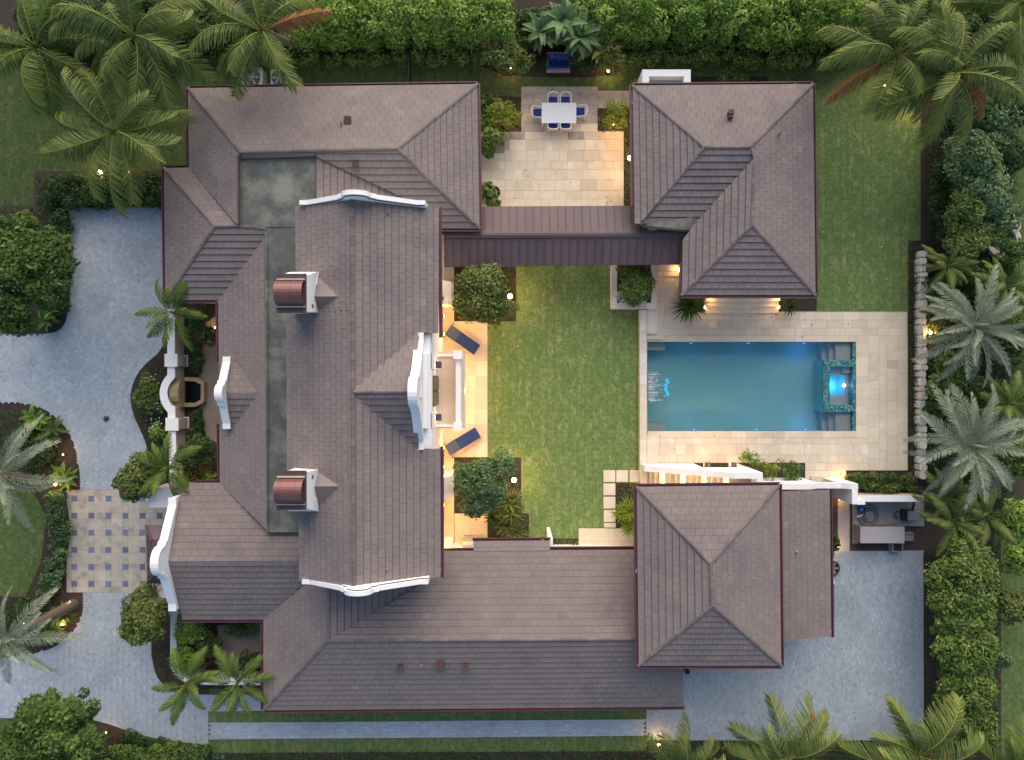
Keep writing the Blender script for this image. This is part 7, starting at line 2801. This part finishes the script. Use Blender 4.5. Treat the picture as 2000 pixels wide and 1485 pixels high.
# ---- ground cover
cover('ground_cover', [(1775, 472), (1796, 472), (1796, 920), (1775, 920)], 0.28, 'leafdk', tb=0.55, dens=150)
cover('ground_cover', [(409, 1471), (1262, 1467), (1262, 1452), (1806, 1449), (1806, 1500), (409, 1500)], 0.35, 'leafdk', tb=0.5, size=0.13, dens=110)
cover('ground_cover', [(1806, 1075), (1838, 1075), (1838, 1450), (1806, 1450)], 0.2, 'leafdk', tb=0.5, dens=70)
cover('ground_cover', [(888, 518), (1004, 518), (1004, 626), (888, 626)], 0.25, 'leafdk', tb=0.45, dens=120)
cover('ground_cover', [(888, 898), (1014, 898), (1014, 1000), (955, 1000), (955, 990), (888, 960)], 0.25, 'leafdk', tb=0.45, dens=100)
cover('ground_cover', [(955, 1005), (1030, 1005), (1030, 1072), (955, 1072)], 0.3, 'leafdk', tb=0.5, dens=130)
cover('ground_cover', [(888, 960), (955, 985), (955, 1002), (888, 1002)], 0.2, 'leafdk', tb=0.4, dens=120)
cover('ground_cover', [(1204, 945), (1243, 945), (1243, 1030), (1215, 1030)], 0.25, 'leaf', tb=0.4, dens=90)
cover('ground_cover', [(1077, 1055), (1130, 1055), (1130, 1078), (1077, 1078)], 0.3, 'leafyl', tb=0.3, dens=150)
cover('ground_cover', [(1219, 258), (1238, 258), (1240, 402), (1219, 402)], 0.35, 'leafyl', tb=0.2, dens=170, size=0.12, asp=0.25)
cover('ground_cover', [(1168, 214), (1238, 214), (1238, 258), (1168, 258)], 0.25, 'leafyl', tb=0.15, dens=130)
cover('ground_cover', [(940, 195), (1018, 210), (1018, 257), (975, 258)], 0.25, 'leafyl', tb=0.15, dens=130)
cover('ground_cover', [(268, 735), (325, 665), (330, 950), (300, 950), (290, 880), (262, 790)], 0.3, 'leafdk', tb=0.45, dens=120)
cover('ground_cover', [(300, 1250), (335, 1240), (336, 1320), (320, 1325), (300, 1290)], 0.3, 'leafdk', tb=0.45, dens=120)
cover('ground_cover', [(1818, 110), (1990, 100), (1990, 560), (1812, 560), (1812, 480), (1817, 400)], 0.4, 'leafdk', tb=0.5, dens=110, size=0.14)
cover('ground_cover', [(1830, 1060), (1955, 1040), (1955, 1480), (1830, 1480)], 0.4, 'leafdk', tb=0.5, dens=90, size=0.14)
cover('ground_cover', [(1806, 500), (2000, 500), (1975, 1050), (1812, 990)], 0.5, 'leafdk', tb=0.5, dens=120, size=0.16)
cover('ground_cover', [(930, 95), (1215, 98), (1205, 146), (1120, 150), (985, 146)], 0.3, 'leafdk', tb=0.45, dens=70)
cover('ground_cover', [(-40, 405), (67, 405), (67, 340), (130, 400), (128, 600), (90, 645), (20, 650), (-40, 620)], 0.4, 'leafdk', tb=0.4, dens=70, size=0.15)
cover('ground_cover', [(1207, 520), (1270, 520), (1270, 590), (1207, 590)], 0.75, 'leaf', tb=0.15, dens=260)
cover('ground_cover', [(1252, 152), (1500, 152), (1500, 168), (1252, 168)], 0.25, 'leafdk', tb=0.4, dens=70)
cover('ground_cover', [(-40, 800), (60, 805), (110, 850), (120, 940), (95, 955), (60, 950), (-40, 950)], 0.35, 'leafdk', tb=0.45, dens=70, size=0.14)
cover('ground_cover', [(-40, 1170), (60, 1170), (110, 1165), (125, 1200), (70, 1258), (-40, 1275)], 0.35, 'leafdk', tb=0.45, dens=80, size=0.14)
cover('ground_cover', [(200, 1425), (280, 1448), (400, 1462), (400, 1480), (180, 1480)], 0.25, 'leafdk', tb=0.45, dens=90)
# white blossom on two plantings
def blossom(name, label, px_poly, z0, z1, n):
    poly = wpoly(px_poly) * (1 - (z0 + z1) / 2 / H)
    lo, hi = poly.min(0), poly.max(0)
    q = rng.uniform(lo, hi, (n * 3, 2))
    q = q[inside(poly, q)][:n]
    pt = np.concatenate([q, rng.uniform(z0, z1, (len(q), 1))], 1)
    Q = leaf_quads(pt, unit(len(q)) * 0.4 + np.array([0, 0, 1.0]), rng.uniform(0.06, 0.12, len(q)), 0.9)
    quads_obj(name, Q, rng.random(len(q)), 'flower', None, 'stuff')
blossom('white_flowers', '', [(272, 740), (300, 725), (318, 745), (318, 830), (300, 850), (280, 825), (268, 785)], 0.85, 1.15, 70)
blossom('white_flowers', '', [(1206, 565), (1222, 585), (1262, 588), (1262, 592), (1206, 592)], 0.85, 1.1, 90)

# a few fallen leaves and petals on the paving and grass
def litter(name, areas, n, mat, tb):
    pts = []
    for x0, y0, x1, y1, z in areas:
        k = int(n * (x1 - x0) * (y1 - y0) / 40000)
        q = np.stack([rng.uniform(x0, x1, k), rng.uniform(y0, y1, k)], 1)
        pts.append(np.concatenate([(q - np.array([1000, 742.5])) * np.array([1, -1]) / S, np.full((k, 1), z)], 1))
    pt = np.concatenate(pts)
    Q = leaf_quads(pt, unit(len(pt)) * 0.15 + np.array([0, 0, 1.0]), rng.uniform(0.05, 0.13, len(pt)), 0.5)
    quads_obj(name, Q, tb + 0.2 * rng.normal(size=len(pt)), mat, None, 'stuff')
litter('fallen_leaves', [(140, 410, 318, 640, 0.07), (0, 660, 250, 780, 0.07), (170, 1200, 290, 1400, 0.07), (1560, 1260, 1800, 1440, 0.07), (1275, 612, 1765, 660, 0.075), (1275, 850, 1560, 900, 0.075), (945, 265, 1215, 400, 0.07), (960, 640, 1245, 900, 0.03), (1600, 200, 1810, 600, 0.03)], 22, 'dead', 0.3)
litter('fallen_petals', [(960, 530, 1190, 900, 0.03), (1600, 250, 1810, 600, 0.03), (1275, 612, 1765, 660, 0.075)], 5, 'flower', 0.5)
